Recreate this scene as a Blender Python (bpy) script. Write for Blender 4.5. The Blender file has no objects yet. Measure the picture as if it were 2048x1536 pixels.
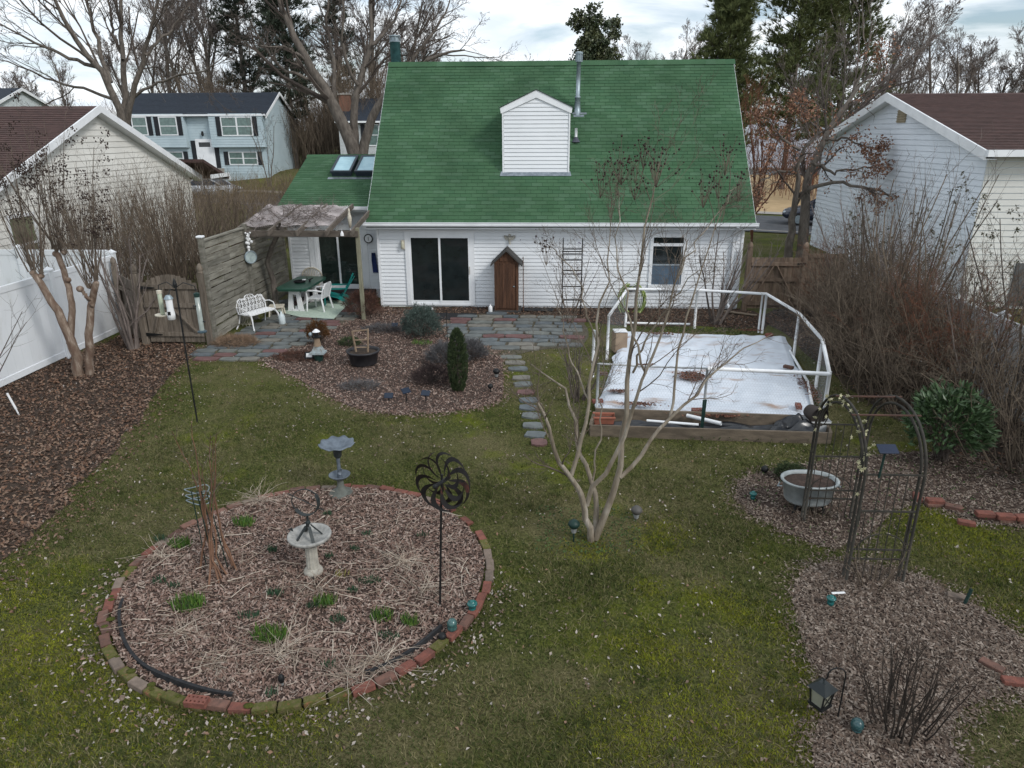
import bpy, math, random
import numpy as np
from mathutils import Vector, Matrix
random.seed(7)
rng = np.random.default_rng(11)
scene = bpy.context.scene
col = scene.collection
pi = math.pi
rad = math.radians

# ------------------------------------------------------------------ camera
CAM = np.array([4.7909, -20.0773, 4.8041]); YAW, PITCH, ROLL, FPX = -0.0488, 0.3421, -0.0042, 1419.4
_f = np.array([math.sin(YAW)*math.cos(PITCH), math.cos(YAW)*math.cos(PITCH), -math.sin(PITCH)])
_r0 = np.array([math.cos(YAW), -math.sin(YAW), 0.0]); _u0 = np.cross(_r0, _f)
_r = _r0*math.cos(ROLL)+_u0*math.sin(ROLL); _u = np.cross(_r, _f)
cam_data = bpy.data.cameras.new('camera'); cam = bpy.data.objects.new('camera', cam_data); col.objects.link(cam)
cam.matrix_world = Matrix(((_r[0], _u[0], -_f[0], CAM[0]), (_r[1], _u[1], -_f[1], CAM[1]), (_r[2], _u[2], -_f[2], CAM[2]), (0, 0, 0, 1)))
cam_data.sensor_width = 36; cam_data.lens = FPX*36/2048; cam_data.clip_end = 2000; cam_data.clip_start = .05
scene.camera = cam

# ------------------------------------------------------------------ world and sun (bright broken overcast)
SUN_EL, SUN_AZ = rad(38), rad(128)          # azimuth from +Y towards +X
world = bpy.data.worlds.new('World'); scene.world = world; world.use_nodes = True
nt = world.node_tree; nt.nodes.clear()
def wn(t, **k):
    n = nt.nodes.new(t)
    for a, b in k.items(): setattr(n, a, b)
    return n
sky = wn('ShaderNodeTexSky', sky_type='NISHITA', sun_disc=False, sun_elevation=SUN_EL, sun_rotation=SUN_AZ, air_density=1.0, dust_density=1.6, ozone_density=1.2)
bg1 = wn('ShaderNodeBackground'); bg1.inputs[1].default_value = 0.115
bg2 = wn('ShaderNodeBackground'); bg2.inputs[1].default_value = .97
tc = wn('ShaderNodeTexCoord'); sep = wn('ShaderNodeSeparateXYZ'); nt.links.new(tc.outputs['Generated'], sep.inputs[0])
ad = wn('ShaderNodeMath', operation='ADD'); ad.inputs[1].default_value = 0.16; nt.links.new(sep.outputs[2], ad.inputs[0])
mxm = wn('ShaderNodeMath', operation='MAXIMUM'); mxm.inputs[1].default_value = 0.05; nt.links.new(ad.outputs[0], mxm.inputs[0])
dx = wn('ShaderNodeMath', operation='DIVIDE'); dy = wn('ShaderNodeMath', operation='DIVIDE')
nt.links.new(sep.outputs[0], dx.inputs[0]); nt.links.new(mxm.outputs[0], dx.inputs[1]); nt.links.new(sep.outputs[1], dy.inputs[0]); nt.links.new(mxm.outputs[0], dy.inputs[1])
cmb = wn('ShaderNodeCombineXYZ'); nt.links.new(dx.outputs[0], cmb.inputs[0]); nt.links.new(dy.outputs[0], cmb.inputs[1])
cn = wn('ShaderNodeTexNoise'); cn.inputs['Scale'].default_value = 1.15; cn.inputs['Detail'].default_value = 9; cn.inputs['Roughness'].default_value = .55; cn.inputs['Distortion'].default_value = .5
nt.links.new(cmb.outputs[0], cn.inputs['Vector'])
cr = wn('ShaderNodeValToRGB'); cr.color_ramp.elements[0].position = .33; cr.color_ramp.elements[1].position = .50
nt.links.new(cn.outputs['Fac'], cr.inputs[0])
cn2 = wn('ShaderNodeTexNoise'); cn2.inputs['Scale'].default_value = 2.3; cn2.inputs['Detail'].default_value = 6
nt.links.new(cmb.outputs[0], cn2.inputs['Vector'])
cr2 = wn('ShaderNodeValToRGB'); cr2.color_ramp.elements[0].position = .35; cr2.color_ramp.elements[0].color = (.70, .78, .86, 1); cr2.color_ramp.elements[1].position = .6; cr2.color_ramp.elements[1].color = (.93, .97, 1, 1)
nt.links.new(cn2.outputs['Fac'], cr2.inputs[0]); nt.links.new(cr2.outputs[0], bg2.inputs[0])
mixw = wn('ShaderNodeMixShader'); nt.links.new(sky.outputs[0], bg1.inputs[0])
nt.links.new(cr.outputs[0], mixw.inputs[0]); nt.links.new(bg1.outputs[0], mixw.inputs[1]); nt.links.new(bg2.outputs[0], mixw.inputs[2])
wo = wn('ShaderNodeOutputWorld'); nt.links.new(mixw.outputs[0], wo.inputs[0])
sd = bpy.data.lights.new('sun', 'SUN'); sd.energy = 1.4; sd.angle = rad(13); sd.color = (1, .97, .93)
sun = bpy.data.objects.new('sun', sd); col.objects.link(sun)
sdir = Vector((math.sin(SUN_AZ)*math.cos(SUN_EL), math.cos(SUN_AZ)*math.cos(SUN_EL), math.sin(SUN_EL)))
sun.rotation_euler = (-sdir).to_track_quat('-Z', 'Y').to_euler(); sun.location = (8, -14, 30)
vs = scene.view_settings; vs.view_transform = 'Standard'; vs.look = 'None'; vs.gamma = 1; vs.exposure = 0.36; vs.use_curve_mapping = False

# ------------------------------------------------------------------ where a pixel of the photograph meets a plane
def ray(x, y): return _f+_r*(x-1024)/FPX-_u*(y-768)/FPX
def G(x, y, z=0.0):
    d = ray(x, y); t = (z-CAM[2])/d[2]; return CAM+d*t
def V(x, y, Y):
    d = ray(x, y); t = (Y-CAM[1])/d[1]; return CAM+d*t
def XP(x, y, X):
    d = ray(x, y); t = (X-CAM[0])/d[0]; return CAM+d*t
def sstep(a, b, x):
    t = np.clip((np.asarray(x, float)-a)/(b-a), 0, 1); return t*t*(3-2*t)
def gz(x, y):
    x = np.asarray(x, float); y = np.asarray(y, float); t = ((y-19)+(x-19)*(19/44.))/1.09
    return 1.35*sstep(5, 13, t)*sstep(6, -6, x)+3.0*sstep(60, 220, y)

# ------------------------------------------------------------------ materials
MATS = {}
def M(name, c1, c2=None, scale=4.0, rough=.85, bump=0.0, bscale=40.0, vary=0.0, isl=0.0, metal=0.0, spec=.3, stretch=(1, 1, 1), c3=None, pos=(.38, .62), detail=6, coat=0.0, trans=0.0):
    if name in MATS: return MATS[name]
    m = bpy.data.materials.new(name); MATS[name] = m; m.use_nodes = True
    t = m.node_tree; b = t.nodes['Principled BSDF']; L = t.links.new
    b.inputs['Roughness'].default_value = rough; b.inputs['Metallic'].default_value = metal
    b.inputs['Specular IOR Level'].default_value = spec; b.inputs['Coat Weight'].default_value = coat
    b.inputs['Transmission Weight'].default_value = trans
    c2 = c2 or tuple(v*.78 for v in c1)
    geo = t.nodes.new('ShaderNodeNewGeometry'); mp = t.nodes.new('ShaderNodeMapping'); mp.inputs['Scale'].default_value = stretch
    L(geo.outputs['Position'], mp.inputs['Vector'])
    n = t.nodes.new('ShaderNodeTexNoise'); n.inputs['Scale'].default_value = scale; n.inputs['Detail'].default_value = detail; n.inputs['Roughness'].default_value = .62
    L(mp.outputs[0], n.inputs['Vector'])
    r = t.nodes.new('ShaderNodeValToRGB'); e = r.color_ramp.elements
    e[0].position, e[1].position = pos; e[0].color = (*c1, 1); e[1].color = (*c2, 1)
    if c3:
        x = e.new(min(.97, pos[1]+.14)); x.color = (*c3, 1)
    L(n.outputs['Fac'], r.inputs[0]); out = r.outputs[0]
    if vary or isl:
        oi = t.nodes.new('ShaderNodeObjectInfo'); a = t.nodes.new('ShaderNodeMath'); a.operation = 'ADD'
        L(oi.outputs['Random'], a.inputs[0])
        if isl: L(geo.outputs['Random Per Island'], a.inputs[1])
        else: a.inputs[1].default_value = 0
        fr = t.nodes.new('ShaderNodeMath'); fr.operation = 'FRACT'; L(a.outputs[0], fr.inputs[0])
        k = max(vary, isl); mr = t.nodes.new('ShaderNodeMapRange'); mr.inputs[3].default_value = 1-k; mr.inputs[4].default_value = 1+k
        L(fr.outputs[0], mr.inputs[0])
        hs = t.nodes.new('ShaderNodeHueSaturation'); L(mr.outputs[0], hs.inputs['Value']); L(out, hs.inputs['Color']); out = hs.outputs[0]
    L(out, b.inputs['Base Color'])
    if bump:
        n2 = t.nodes.new('ShaderNodeTexNoise'); n2.inputs['Scale'].default_value = bscale; n2.inputs['Detail'].default_value = 5; L(mp.outputs[0], n2.inputs['Vector'])
        bp = t.nodes.new('ShaderNodeBump'); bp.inputs['Strength'].default_value = bump; bp.inputs['Distance'].default_value = .02
        L(n2.outputs['Fac'], bp.inputs['Height']); L(bp.outputs[0], b.inputs['Normal'])
    return m
def palette(name, cols, rough=.8, bump=0.0, bscale=60, spec=.25, noise=.25, nscale=12, use='both', trans=0.0):
    """each piece takes one of several colours"""
    if name in MATS: return MATS[name]
    m = bpy.data.materials.new(name); MATS[name] = m; m.use_nodes = True
    t = m.node_tree; b = t.nodes['Principled BSDF']; L = t.links.new
    b.inputs['Roughness'].default_value = rough; b.inputs['Specular IOR Level'].default_value = spec
    oi = t.nodes.new('ShaderNodeObjectInfo'); geo = t.nodes.new('ShaderNodeNewGeometry')
    a = t.nodes.new('ShaderNodeMath'); a.operation = 'ADD'; L(oi.outputs['Random'], a.inputs[0])
    if use == 'both': L(geo.outputs['Random Per Island'], a.inputs[1])
    else: a.inputs[1].default_value = 0
    fr = t.nodes.new('ShaderNodeMath'); fr.operation = 'FRACT'; L(a.outputs[0], fr.inputs[0])
    r = t.nodes.new('ShaderNodeValToRGB'); r.color_ramp.interpolation = 'CONSTANT'; e = r.color_ramp.elements
    for i, c in enumerate(cols):
        x = e[0] if i == 0 else (e[1] if i == 1 else e.new(i/len(cols)))
        x.position = i/len(cols); x.color = (*c, 1)
    L(fr.outputs[0], r.inputs[0])
    n = t.nodes.new('ShaderNodeTexNoise'); n.inputs['Scale'].default_value = nscale; n.inputs['Detail'].default_value = 6; L(geo.outputs['Position'], n.inputs['Vector'])
    mr = t.nodes.new('ShaderNodeMapRange'); mr.inputs[1].default_value = .3; mr.inputs[2].default_value = .7; mr.inputs[3].default_value = 1-noise; mr.inputs[4].default_value = 1+noise; L(n.outputs['Fac'], mr.inputs[0])
    hs = t.nodes.new('ShaderNodeHueSaturation'); L(mr.outputs[0], hs.inputs['Value']); L(r.outputs[0], hs.inputs['Color']); L(hs.outputs[0], b.inputs['Base Color'])
    if bump:
        n2 = t.nodes.new('ShaderNodeTexNoise'); n2.inputs['Scale'].default_value = bscale; L(geo.outputs['Position'], n2.inputs['Vector'])
        bp = t.nodes.new('ShaderNodeBump'); bp.inputs['Strength'].default_value = bump; bp.inputs['Distance'].default_value = .01
        L(n2.outputs['Fac'], bp.inputs['Height']); L(bp.outputs[0], b.inputs['Normal'])
    return m
def glass(name, c=(.012, .016, .017), rough=.04):
    m = M(name, c, tuple(v*1.4 for v in c), rough=rough, spec=.55); return m

# ------------------------------------------------------------------ mesh helpers
def wl(o):
    p = Vector((0, 0, 0))
    while o is not None: p = p+o.location; o = o.parent
    return p
def mesh_np(name, v, f3=None, f4=None, smooth=False):
    me = bpy.data.meshes.new(name); v = np.asarray(v, np.float32).reshape(-1, 3)
    f3 = np.zeros((0, 3), np.int32) if f3 is None else np.asarray(f3, np.int32).reshape(-1, 3)
    f4 = np.zeros((0, 4), np.int32) if f4 is None else np.asarray(f4, np.int32).reshape(-1, 4)
    me.vertices.add(len(v)); me.vertices.foreach_set('co', v.ravel())
    me.loops.add(f3.size+f4.size); me.loops.foreach_set('vertex_index', np.concatenate([f3.ravel(), f4.ravel()]).astype(np.int32))
    n = len(f3)+len(f4); me.polygons.add(n)
    tot = np.concatenate([np.full(len(f3), 3), np.full(len(f4), 4)]).astype(np.int32)
    me.polygons.foreach_set('loop_start', np.concatenate([[0], np.cumsum(tot)[:-1]]).astype(np.int32)); me.polygons.foreach_set('loop_total', tot)
    me.polygons.foreach_set('use_smooth', np.full(n, bool(smooth)))
    me.update(calc_edges=True); me.validate()
    return me
def obj(name, me, mat=None, parent=None, world_coords=True):
    o = bpy.data.objects.new(name, me); col.objects.link(o)
    if mat is not None and not me.materials: me.materials.append(mat)
    if parent is not None:
        o.parent = parent
        if world_coords: o.location = -wl(parent)
    return o
def tag(o, label=None, cat=None, group=None, kind=None):
    if label: o['label'] = label
    if cat: o['category'] = cat
    if group: o['group'] = group
    if kind: o['kind'] = kind
    return o
def thing(name, label, cat, loc=(0, 0, 0), group=None, rz=0):
    o = bpy.data.objects.new(name, None); col.objects.link(o); o.location = loc; o.rotation_euler = (0, 0, rz)
    o.empty_display_size = .1
    return tag(o, label, cat, group)
def structure(o): o['kind'] = 'structure'; return o
def copy_tree(o, parent=None):
    c = o.copy(); col.objects.link(c)
    if parent is not None: c.parent = parent
    for ch in o.children: copy_tree(ch, c)
    return c
def piece(name, me, mat, loc, rot, scale, parent):
    o = bpy.data.objects.new(name, me); col.objects.link(o)
    if not me.materials: me.materials.append(mat)
    o.parent = parent; o.location = Vector(loc)-wl(parent)
    if isinstance(rot, (int, float)): o.rotation_euler = (0, 0, rot)
    else: o.rotation_euler = rot
    o.scale = scale
    return o
class MB:
    def __init__(s): s.v = []; s.f3 = []; s.f4 = []; s.n = 0
    def add(s, v, f3=None, f4=None):
        v = np.asarray(v, float).reshape(-1, 3); s.v.append(v)
        if f3 is not None and len(f3): s.f3.append(np.asarray(f3, int).reshape(-1, 3)+s.n)
        if f4 is not None and len(f4): s.f4.append(np.asarray(f4, int).reshape(-1, 4)+s.n)
        s.n += len(v); return s
    def box(s, c, d, R=None):
        h = np.array(d)/2.0
        v = np.array([(x, y, z) for x in (-1, 1) for y in (-1, 1) for z in (-1, 1)])*h
        if R is not None: v = v@np.array(R).T
        return s.add(v+np.array(c), f4=[(0, 1, 3, 2), (4, 6, 7, 5), (0, 4, 5, 1), (2, 3, 7, 6), (0, 2, 6, 4), (1, 5, 7, 3)])
    def bb(s, a, b):
        a, b = np.array(a, float), np.array(b, float); return s.box((a+b)/2, np.abs(b-a))
    def rbox(s, c, d, r=.01, rz=0.0, R=None):
        """box with chamfered edges"""
        h = np.array(d)/2.0; r = min(r, *(h*.49)); vs = []; idx = {}
        for sx in (-1, 1):
            for sy in (-1, 1):
                for sz in (-1, 1):
                    for ax in range(3):
                        p = np.array([sx, sy, sz])*(h-r); p[ax] = (sx, sy, sz)[ax]*h[ax]; idx[(sx, sy, sz, ax)] = len(vs); vs.append(p)
        f4 = []; f3 = []
        for ax in range(3):
            o1, o2 = (ax+1) % 3, (ax+2) % 3
            for sg in (-1, 1):
                q = []
                for a, b in ((-1, -1), (1, -1), (1, 1), (-1, 1)):
                    k = [0, 0, 0]; k[ax] = sg; k[o1] = a; k[o2] = b; q.append(idx[(*k, ax)])
                f4.append(q if sg > 0 else q[::-1])
            for a in (-1, 1):
                for b in (-1, 1):
                    k0 = [0, 0, 0]; k1 = [0, 0, 0]; k0[ax] = -1; k1[ax] = 1
                    for k in (k0, k1): k[o1] = a; k[o2] = b
                    q = [idx[(*k0, o1)], idx[(*k1, o1)], idx[(*k1, o2)], idx[(*k0, o2)]]; f4.append(q if a*b > 0 else q[::-1])
        for sx in (-1, 1):
            for sy in (-1, 1):
                for sz in (-1, 1):
                    q = [idx[(sx, sy, sz, a)] for a in range(3)]; f3.append(q if sx*sy*sz > 0 else q[::-1])
        v = np.array(vs)
        if R is None and rz: R = [[math.cos(rz), -math.sin(rz), 0], [math.sin(rz), math.cos(rz), 0], [0, 0, 1]]
        if R is not None: v = v@np.array(R).T
        return s.add(v+np.array(c), f3, f4)
    def bar(s, p, q, w, h=None, up=(0, 0, 1)):
        """rectangular bar from p to q"""
        p, q = np.array(p, float), np.array(q, float); d = q-p; L = np.linalg.norm(d); d = d/L; up = np.array(up, float)
        x = np.cross(d, up)
        if np.linalg.norm(x) < 1e-3: x = np.cross(d, (1, 0, 0))
        x /= np.linalg.norm(x); u = np.cross(x, d); R = np.stack([d, x, u], 1)
        return s.box((p+q)/2, (L, w, h or w), R)
    def tube(s, P, r, n=6, cap=True):
        P = np.asarray(P, float); K = len(P); r = np.full(K, r) if np.isscalar(r) else np.asarray(r, float)
        v, f = tubes(P[None], r[None], n); s.add(v, f4=f)
        if cap:
            b = s.n-len(v)
            for e, o in ((0, True), (K-1, False)):
                ids = [b+e*n+i for i in range(n)]
                if o: ids = ids[::-1]
                s.f3.append(np.array([(ids[0], ids[i], ids[i+1]) for i in range(1, n-1)]))
        return s
    def lathe(s, prof, c=(0, 0, 0), n=16, wob=None):
        prof = np.array(prof, float); K = len(prof); a = np.arange(n)*2*pi/n
        v = np.zeros((K, n, 3)); rr = prof[:, 0][:, None]*np.ones(n)
        zz = prof[:, 1][:, None]*np.ones(n)
        if wob is not None: rr, zz = wob(rr, zz, a)
        v[..., 0] = rr*np.cos(a); v[..., 1] = rr*np.sin(a); v[..., 2] = zz
        f = [(k*n+i, k*n+(i+1) % n, (k+1)*n+(i+1) % n, (k+1)*n+i) for k in range(K-1) for i in range(n)]
        return s.add(v.reshape(-1, 3)+np.array(c), f4=f)
    def prism(s, poly, z0, z1, axes=(0, 1, 2), off=0):
        """polygon in two axes extruded along the third"""
        n = len(poly); v = np.zeros((2*n, 3)); p = np.array(poly, float)
        for k, z in ((0, z0), (1, z1)):
            v[k*n:(k+1)*n, axes[0]] = p[:, 0]; v[k*n:(k+1)*n, axes[1]] = p[:, 1]; v[k*n:(k+1)*n, axes[2]] = z
        f4 = [(i, (i+1) % n, n+(i+1) % n, n+i) for i in range(n)]
        tri = ear(p); f3 = [(a, c, b) for a, b, c in tri]+[(n+a, n+b, n+c) for a, b, c in tri]
        return s.add(v, f3, f4)
    def ball(s, c, r, n=8, m=5, sq=(1, 1, 1)):
        v = [(0, 0, -1)]; 
        for j in range(1, m):
            t = -pi/2+pi*j/m
            v += [(math.cos(t)*math.cos(2*pi*i/n), math.cos(t)*math.sin(2*pi*i/n), math.sin(t)) for i in range(n)]
        v.append((0, 0, 1)); f3 = []; f4 = []
        for i in range(n): f3.append((0, 1+(i+1) % n, 1+i)); f3.append((len(v)-1, 1+(m-2)*n+i, 1+(m-2)*n+(i+1) % n))
        for j in range(m-2):
            for i in range(n): f4.append((1+j*n+i, 1+j*n+(i+1) % n, 1+(j+1)*n+(i+1) % n, 1+(j+1)*n+i))
        return s.add(np.array(v)*r*np.array(sq)+np.array(c), f3, f4)
    def xf(s, R=None, t=(0, 0, 0)):
        for i in range(len(s.v)):
            v = s.v[i]
            if R is not None: v = v@np.array(R).T
            s.v[i] = v+np.array(t)
        return s
    def mesh(s, name='m', smooth=False):
        return mesh_np(name, np.concatenate(s.v), np.concatenate(s.f3) if s.f3 else None, np.concatenate(s.f4) if s.f4 else None, smooth)
    def build(s, name, mat, parent=None, smooth=False, local=False):
        return obj(name, s.mesh(name, smooth), mat, parent, not local)
def ear(p):
    """ear clipping for simple polygons"""
    p = [tuple(q) for q in p]; n = len(p); idx = list(range(n))
    A = sum(p[i][0]*p[(i+1) % n][1]-p[(i+1) % n][0]*p[i][1] for i in range(n))
    if A < 0: idx.reverse()
    def cr(a, b, c): return (b[0]-a[0])*(c[1]-a[1])-(b[1]-a[1])*(c[0]-a[0])
    out = []; g = 0
    while len(idx) > 3 and g < 5000:
        g += 1; ok = False
        for k in range(len(idx)):
            i, j, l = idx[k-1], idx[k], idx[(k+1) % len(idx)]
            if cr(p[i], p[j], p[l]) <= 1e-12: continue
            if any(cr(p[i], p[j], p[m]) >= 0 and cr(p[j], p[l], p[m]) >= 0 and cr(p[l], p[i], p[m]) >= 0 for m in idx if m not in (i, j, l)): continue
            out.append((i, j, l)); idx.pop(k); ok = True; break
        if not ok: break
    if len(idx) >= 3: out += [(idx[0], idx[i], idx[i+1]) for i in range(1, len(idx)-1)]
    return out
def tubes(P, R, n):
    """many polylines of equal length to tubes: P (N,K,3), R (N,K)"""
    N, K, _ = P.shape; T = np.gradient(P, axis=1) if K > 2 else np.repeat((P[:, 1:]-P[:, :1]), 2, 1)
    T = T/np.maximum(np.linalg.norm(T, axis=2, keepdims=True), 1e-9)
    ref = np.where(np.abs(T[:, :1, 2:3]) > .9, np.array([1., 0, 0]), np.array([0, 0, 1.]))*np.ones((N, K, 1))
    X = np.cross(T, ref); X /= np.maximum(np.linalg.norm(X, axis=2, keepdims=True), 1e-9); Y = np.cross(T, X)
    a = np.arange(n)*2*pi/n
    v = P[:, :, None, :]+R[:, :, None, None]*(X[:, :, None, :]*np.cos(a)[None, None, :, None]+Y[:, :, None, :]*np.sin(a)[None, None, :, None])
    b = (np.arange(N)*K*n)[:, None, None]+(np.arange(K-1)*n)[None, :, None]; i = np.arange(n)[None, None, :]; j = (i+1) % n
    f = np.stack([b+i, b+n+i, b+n+j, b+j], -1).reshape(-1, 4)
    return v.reshape(-1, 3), f
def rotz(a): return np.array([[math.cos(a), -math.sin(a), 0], [math.sin(a), math.cos(a), 0], [0, 0, 1]])
def inpoly(p, x, y):
    x = np.asarray(x, float); y = np.asarray(y, float); r = np.zeros(x.shape, bool); n = len(p)
    for i in range(n):
        x1, y1 = p[i]; x2, y2 = p[(i+1) % n]
        c = ((y1 > y) != (y2 > y)); r ^= c & (x < (x2-x1)*(y-y1)/((y2-y1) if y2 != y1 else 1e-9)+x1)
    return r
def smoothpoly(p, per=6, jit=.03):
    """closed Catmull-Rom through points with a ragged edge"""
    p = np.array(p, float); n = len(p); o = []
    for i in range(n):
        a, b, c, d = p[i-1], p[i], p[(i+1) % n], p[(i+2) % n]
        for k in range(per):
            t = k/per; o.append(.5*((2*b)+(-a+c)*t+(2*a-5*b+4*c-d)*t*t+(-a+3*b-3*c+d)*t**3))
    return np.array(o)+rng.normal(0, jit, (len(o), 2))
def flat_quads(name, P, L, W, az, tilt, roll=None, fold=0.0):
    """small flat flakes: centres P, half length L, half width W"""
    N = len(P); d = np.stack([np.cos(az)*np.cos(tilt), np.sin(az)*np.cos(tilt), np.sin(tilt)], 1)
    s = np.stack([-np.sin(az), np.cos(az), np.zeros(N)], 1); nrm = np.cross(d, s)
    roll = rng.uniform(-.6, .6, N) if roll is None else roll
    s = s*np.cos(roll)[:, None]+nrm*np.sin(roll)[:, None]; up = np.cross(d, s)
    L = L[:, None]; W = W[:, None]
    if fold:
        v = np.stack([P-d*L, P+s*W+up*W*fold, P+d*L, P-s*W+up*W*fold], 1).reshape(-1, 3)
        b = np.arange(N)[:, None]*4; f = np.concatenate([b+np.array([0, 2, 1]), b+np.array([0, 3, 2])])
        return mesh_np(name, v, f3=f)
    v = np.stack([P-d*L-s*W, P+d*L-s*W, P+d*L+s*W, P-d*L+s*W], 1).reshape(-1, 3)
    return mesh_np(name, v, f4=np.arange(N*4).reshape(-1, 4))

# ------------------------------------------------------------------ growing plants
def unit(v): return v/np.maximum(np.linalg.norm(v, axis=-1, keepdims=True), 1e-9)
def curve(P0, D, L, K, jit, up, g):
    """polylines starting at P0 heading D with length L, wandering and bending"""
    N = len(P0); P = np.zeros((N, K, 3)); P[:, 0] = P0; d = unit(D).copy(); st = (L/(K-1))[:, None]
    for k in range(1, K):
        d = unit(d+g.normal(0, jit, (N, 3))+np.array([0, 0, up])); P[:, k] = P[:, k-1]+d*st
    return P
def children(P, R, L, n, ang, lr, rr, K, jit, up, g, t0=.3, tmax=1.0, rmin=.0015):
    """n children for every polyline"""
    N, Kp, _ = P.shape; pi_ = np.repeat(np.arange(N), n); t = g.uniform(t0, tmax, N*n); t[::n] = np.maximum(t[::n], .97 if tmax >= 1 else tmax)
    x = t*(Kp-1); i = np.minimum(x.astype(int), Kp-2); fr = (x-i)[:, None]
    p = P[pi_, i]*(1-fr)+P[pi_, i+1]*fr; tan = unit(P[pi_, i+1]-P[pi_, i])
    r = R[pi_, i]*(1-fr[:, 0])+R[pi_, i+1]*fr[:, 0]
    q = unit(np.cross(tan, g.normal(0, 1, (N*n, 3)))); a = g.uniform(*ang, N*n)[:, None]
    d = tan*np.cos(a)+q*np.sin(a); ll = L[pi_]*lr*g.uniform(.65, 1.2, N*n)*(1.15-.5*t)
    Pc = curve(p, d, ll, K, jit, up, g); r0 = np.maximum(r*rr, rmin)
    return Pc, r0[:, None]*np.linspace(1, .45, K)[None], ll
def bare(name, base, height, r0, g, stems=1, spread=.15, lv=None, lean=(0, 0), t0=.3, K0=8, jit0=.05, mats=('bark', 'twig'), parent=None, trunk_up=.04, rmin=.002, sides=(8, 6, 3), nbase=.0, ret=False, trunk_name='trunk', crown_name='crown', taper=.35):
    """bare deciduous plant: stems, then levels of branches. lv rows: (n, angles, length ratio, radius ratio, K, jitter, up)"""
    base = np.array(base, float); a = np.arange(stems)*2*pi/max(stems, 1)+g.uniform(0, 6.28)
    if stems > 1: a += g.normal(0, .35, stems)
    sp = spread*g.uniform(.5, 1.2, stems) if stems > 1 else np.array([spread*.3])
    D = np.stack([np.cos(a)*np.sin(sp)+lean[0], np.sin(a)*np.sin(sp)+lean[1], np.cos(sp)], 1)
    P0 = base+np.stack([np.cos(a), np.sin(a), 0*a], 1)*nbase*np.sqrt(g.uniform(.1, 1, stems))[:, None]
    L = height*g.uniform(.75, 1.05, stems) if stems > 1 else np.array([height])
    P = curve(P0, D, L, K0, jit0, trunk_up, g); R = (r0*g.uniform(.7, 1.1, (stems, 1)) if stems > 1 else np.array([[r0]]))*np.linspace(1, taper, K0)[None]
    R[:, 0] *= 1.25
    tr = MB(); cr = MB(); v, f = tubes(P, R, sides[0]); tr.add(v, f4=f); ends = [P[:, -1]]; tw = None
    for i, (n, ang, lr, rr, K, jit, up) in enumerate(lv):
        P, R, L = children(P, R, L, n, ang, lr, rr, K, jit, up, g, t0=t0 if i == 0 else .2, rmin=rmin)
        s = sides[1] if i == 0 else sides[2]; v, f = tubes(P, R, s); (tr if i == 0 and stems < 6 else cr).add(v, f4=f)
        tw = P
    root = parent
    if ret == 'mb': return tr, cr, tw
    to = tr.build(trunk_name, MATS[mats[0]], root, smooth=True); co = cr.build(crown_name, MATS[mats[1]], root)
    return tw
def octas(mb, C, r):
    """small octahedra at centres"""
    C = np.asarray(C); N = len(C); r = np.asarray(r)*np.ones(N)
    o = np.array([(1, 0, 0), (0, 1, 0), (-1, 0, 0), (0, -1, 0), (0, 0, 1), (0, 0, -1)], float)
    v = (C[:, None]+o[None]*r[:, None, None]).reshape(-1, 3)
    fi = np.array([(0, 1, 4), (1, 2, 4), (2, 3, 4), (3, 0, 4), (1, 0, 5), (2, 1, 5), (3, 2, 5), (0, 3, 5)])
    mb.add(v, f3=((np.arange(N)*6)[:, None, None]+fi[None]).reshape(-1, 3))
def leafquads(mb, C, D, L, W, g, fold=.4):
    """pointed leaves at C heading D"""
    N = len(C); D = unit(D); s = unit(np.cross(D, g.normal(0, 1, (N, 3)))); u = np.cross(D, s)
    L = (np.asarray(L)*np.ones(N))[:, None]; W = (np.asarray(W)*np.ones(N))[:, None]; m = C+D*L*.5
    v = np.stack([C, m+s*W+u*W*fold, C+D*L, m-s*W+u*W*fold], 1).reshape(-1, 3); b = np.arange(N)[:, None]*4
    mb.add(v, f3=np.concatenate([b+np.array([0, 1, 2]), b+np.array([0, 2, 3])]))
def needles(mb, C, D, L, W, k, spread, g):
    """k thin blades fanning from each C around D"""
    N = len(C); c = np.repeat(C, k, 0); d = unit(np.repeat(unit(D), k, 0)+g.normal(0, spread, (N*k, 3)))
    L = (np.repeat(np.asarray(L)*np.ones(N), k)*g.uniform(.6, 1.1, N*k))[:, None]; s = unit(np.cross(d, g.normal(0, 1, (N*k, 3))))*(W*np.ones(1))
    v = np.stack([c-s, c+s, c+d*L], 1).reshape(-1, 3); mb.add(v, f3=np.arange(N*k*3).reshape(-1, 3))

# ================================================================== materials used everywhere
WHITE = M('white_vinyl', (.74, .77, .80), (.68, .71, .74), scale=1.1, rough=.45, spec=.4, vary=.03, c3=(.50, .52, .50), pos=(.3, .56), detail=9, stretch=(1, 1, .5))
TRIM = M('white_trim', (.78, .80, .82), (.70, .72, .74), scale=2, rough=.4, spec=.4)
BLACK = M('black_metal', (.012, .013, .014), (.02, .021, .022), rough=.5, metal=.3)
BARK = M('bark', (.15, .13, .112), (.08, .068, .058), scale=9, rough=.95, bump=.6, bscale=25, stretch=(1, 1, .35))
TWIG = M('twig', (.10, .082, .07), (.065, .052, .045), scale=3, rough=.95)
GREYTWIG = M('grey_twig', (.17, .142, .128), (.105, .086, .077), scale=2, rough=.95, isl=.4)
BROWNTWIG = M('brown_twig', (.155, .122, .090), (.085, .064, .048), scale=2.5, rough=.95, isl=.5)
REDTWIG = M('red_twig', (.16, .065, .035), (.10, .045, .03), scale=2, rough=.95)
CRAPE = M('crape_bark', (.165, .135, .10), (.25, .215, .17), scale=10, rough=.8, bump=.5, bscale=22, stretch=(1, 1, .25), c3=(.38, .345, .30), pos=(.40, .55), detail=9)
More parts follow.
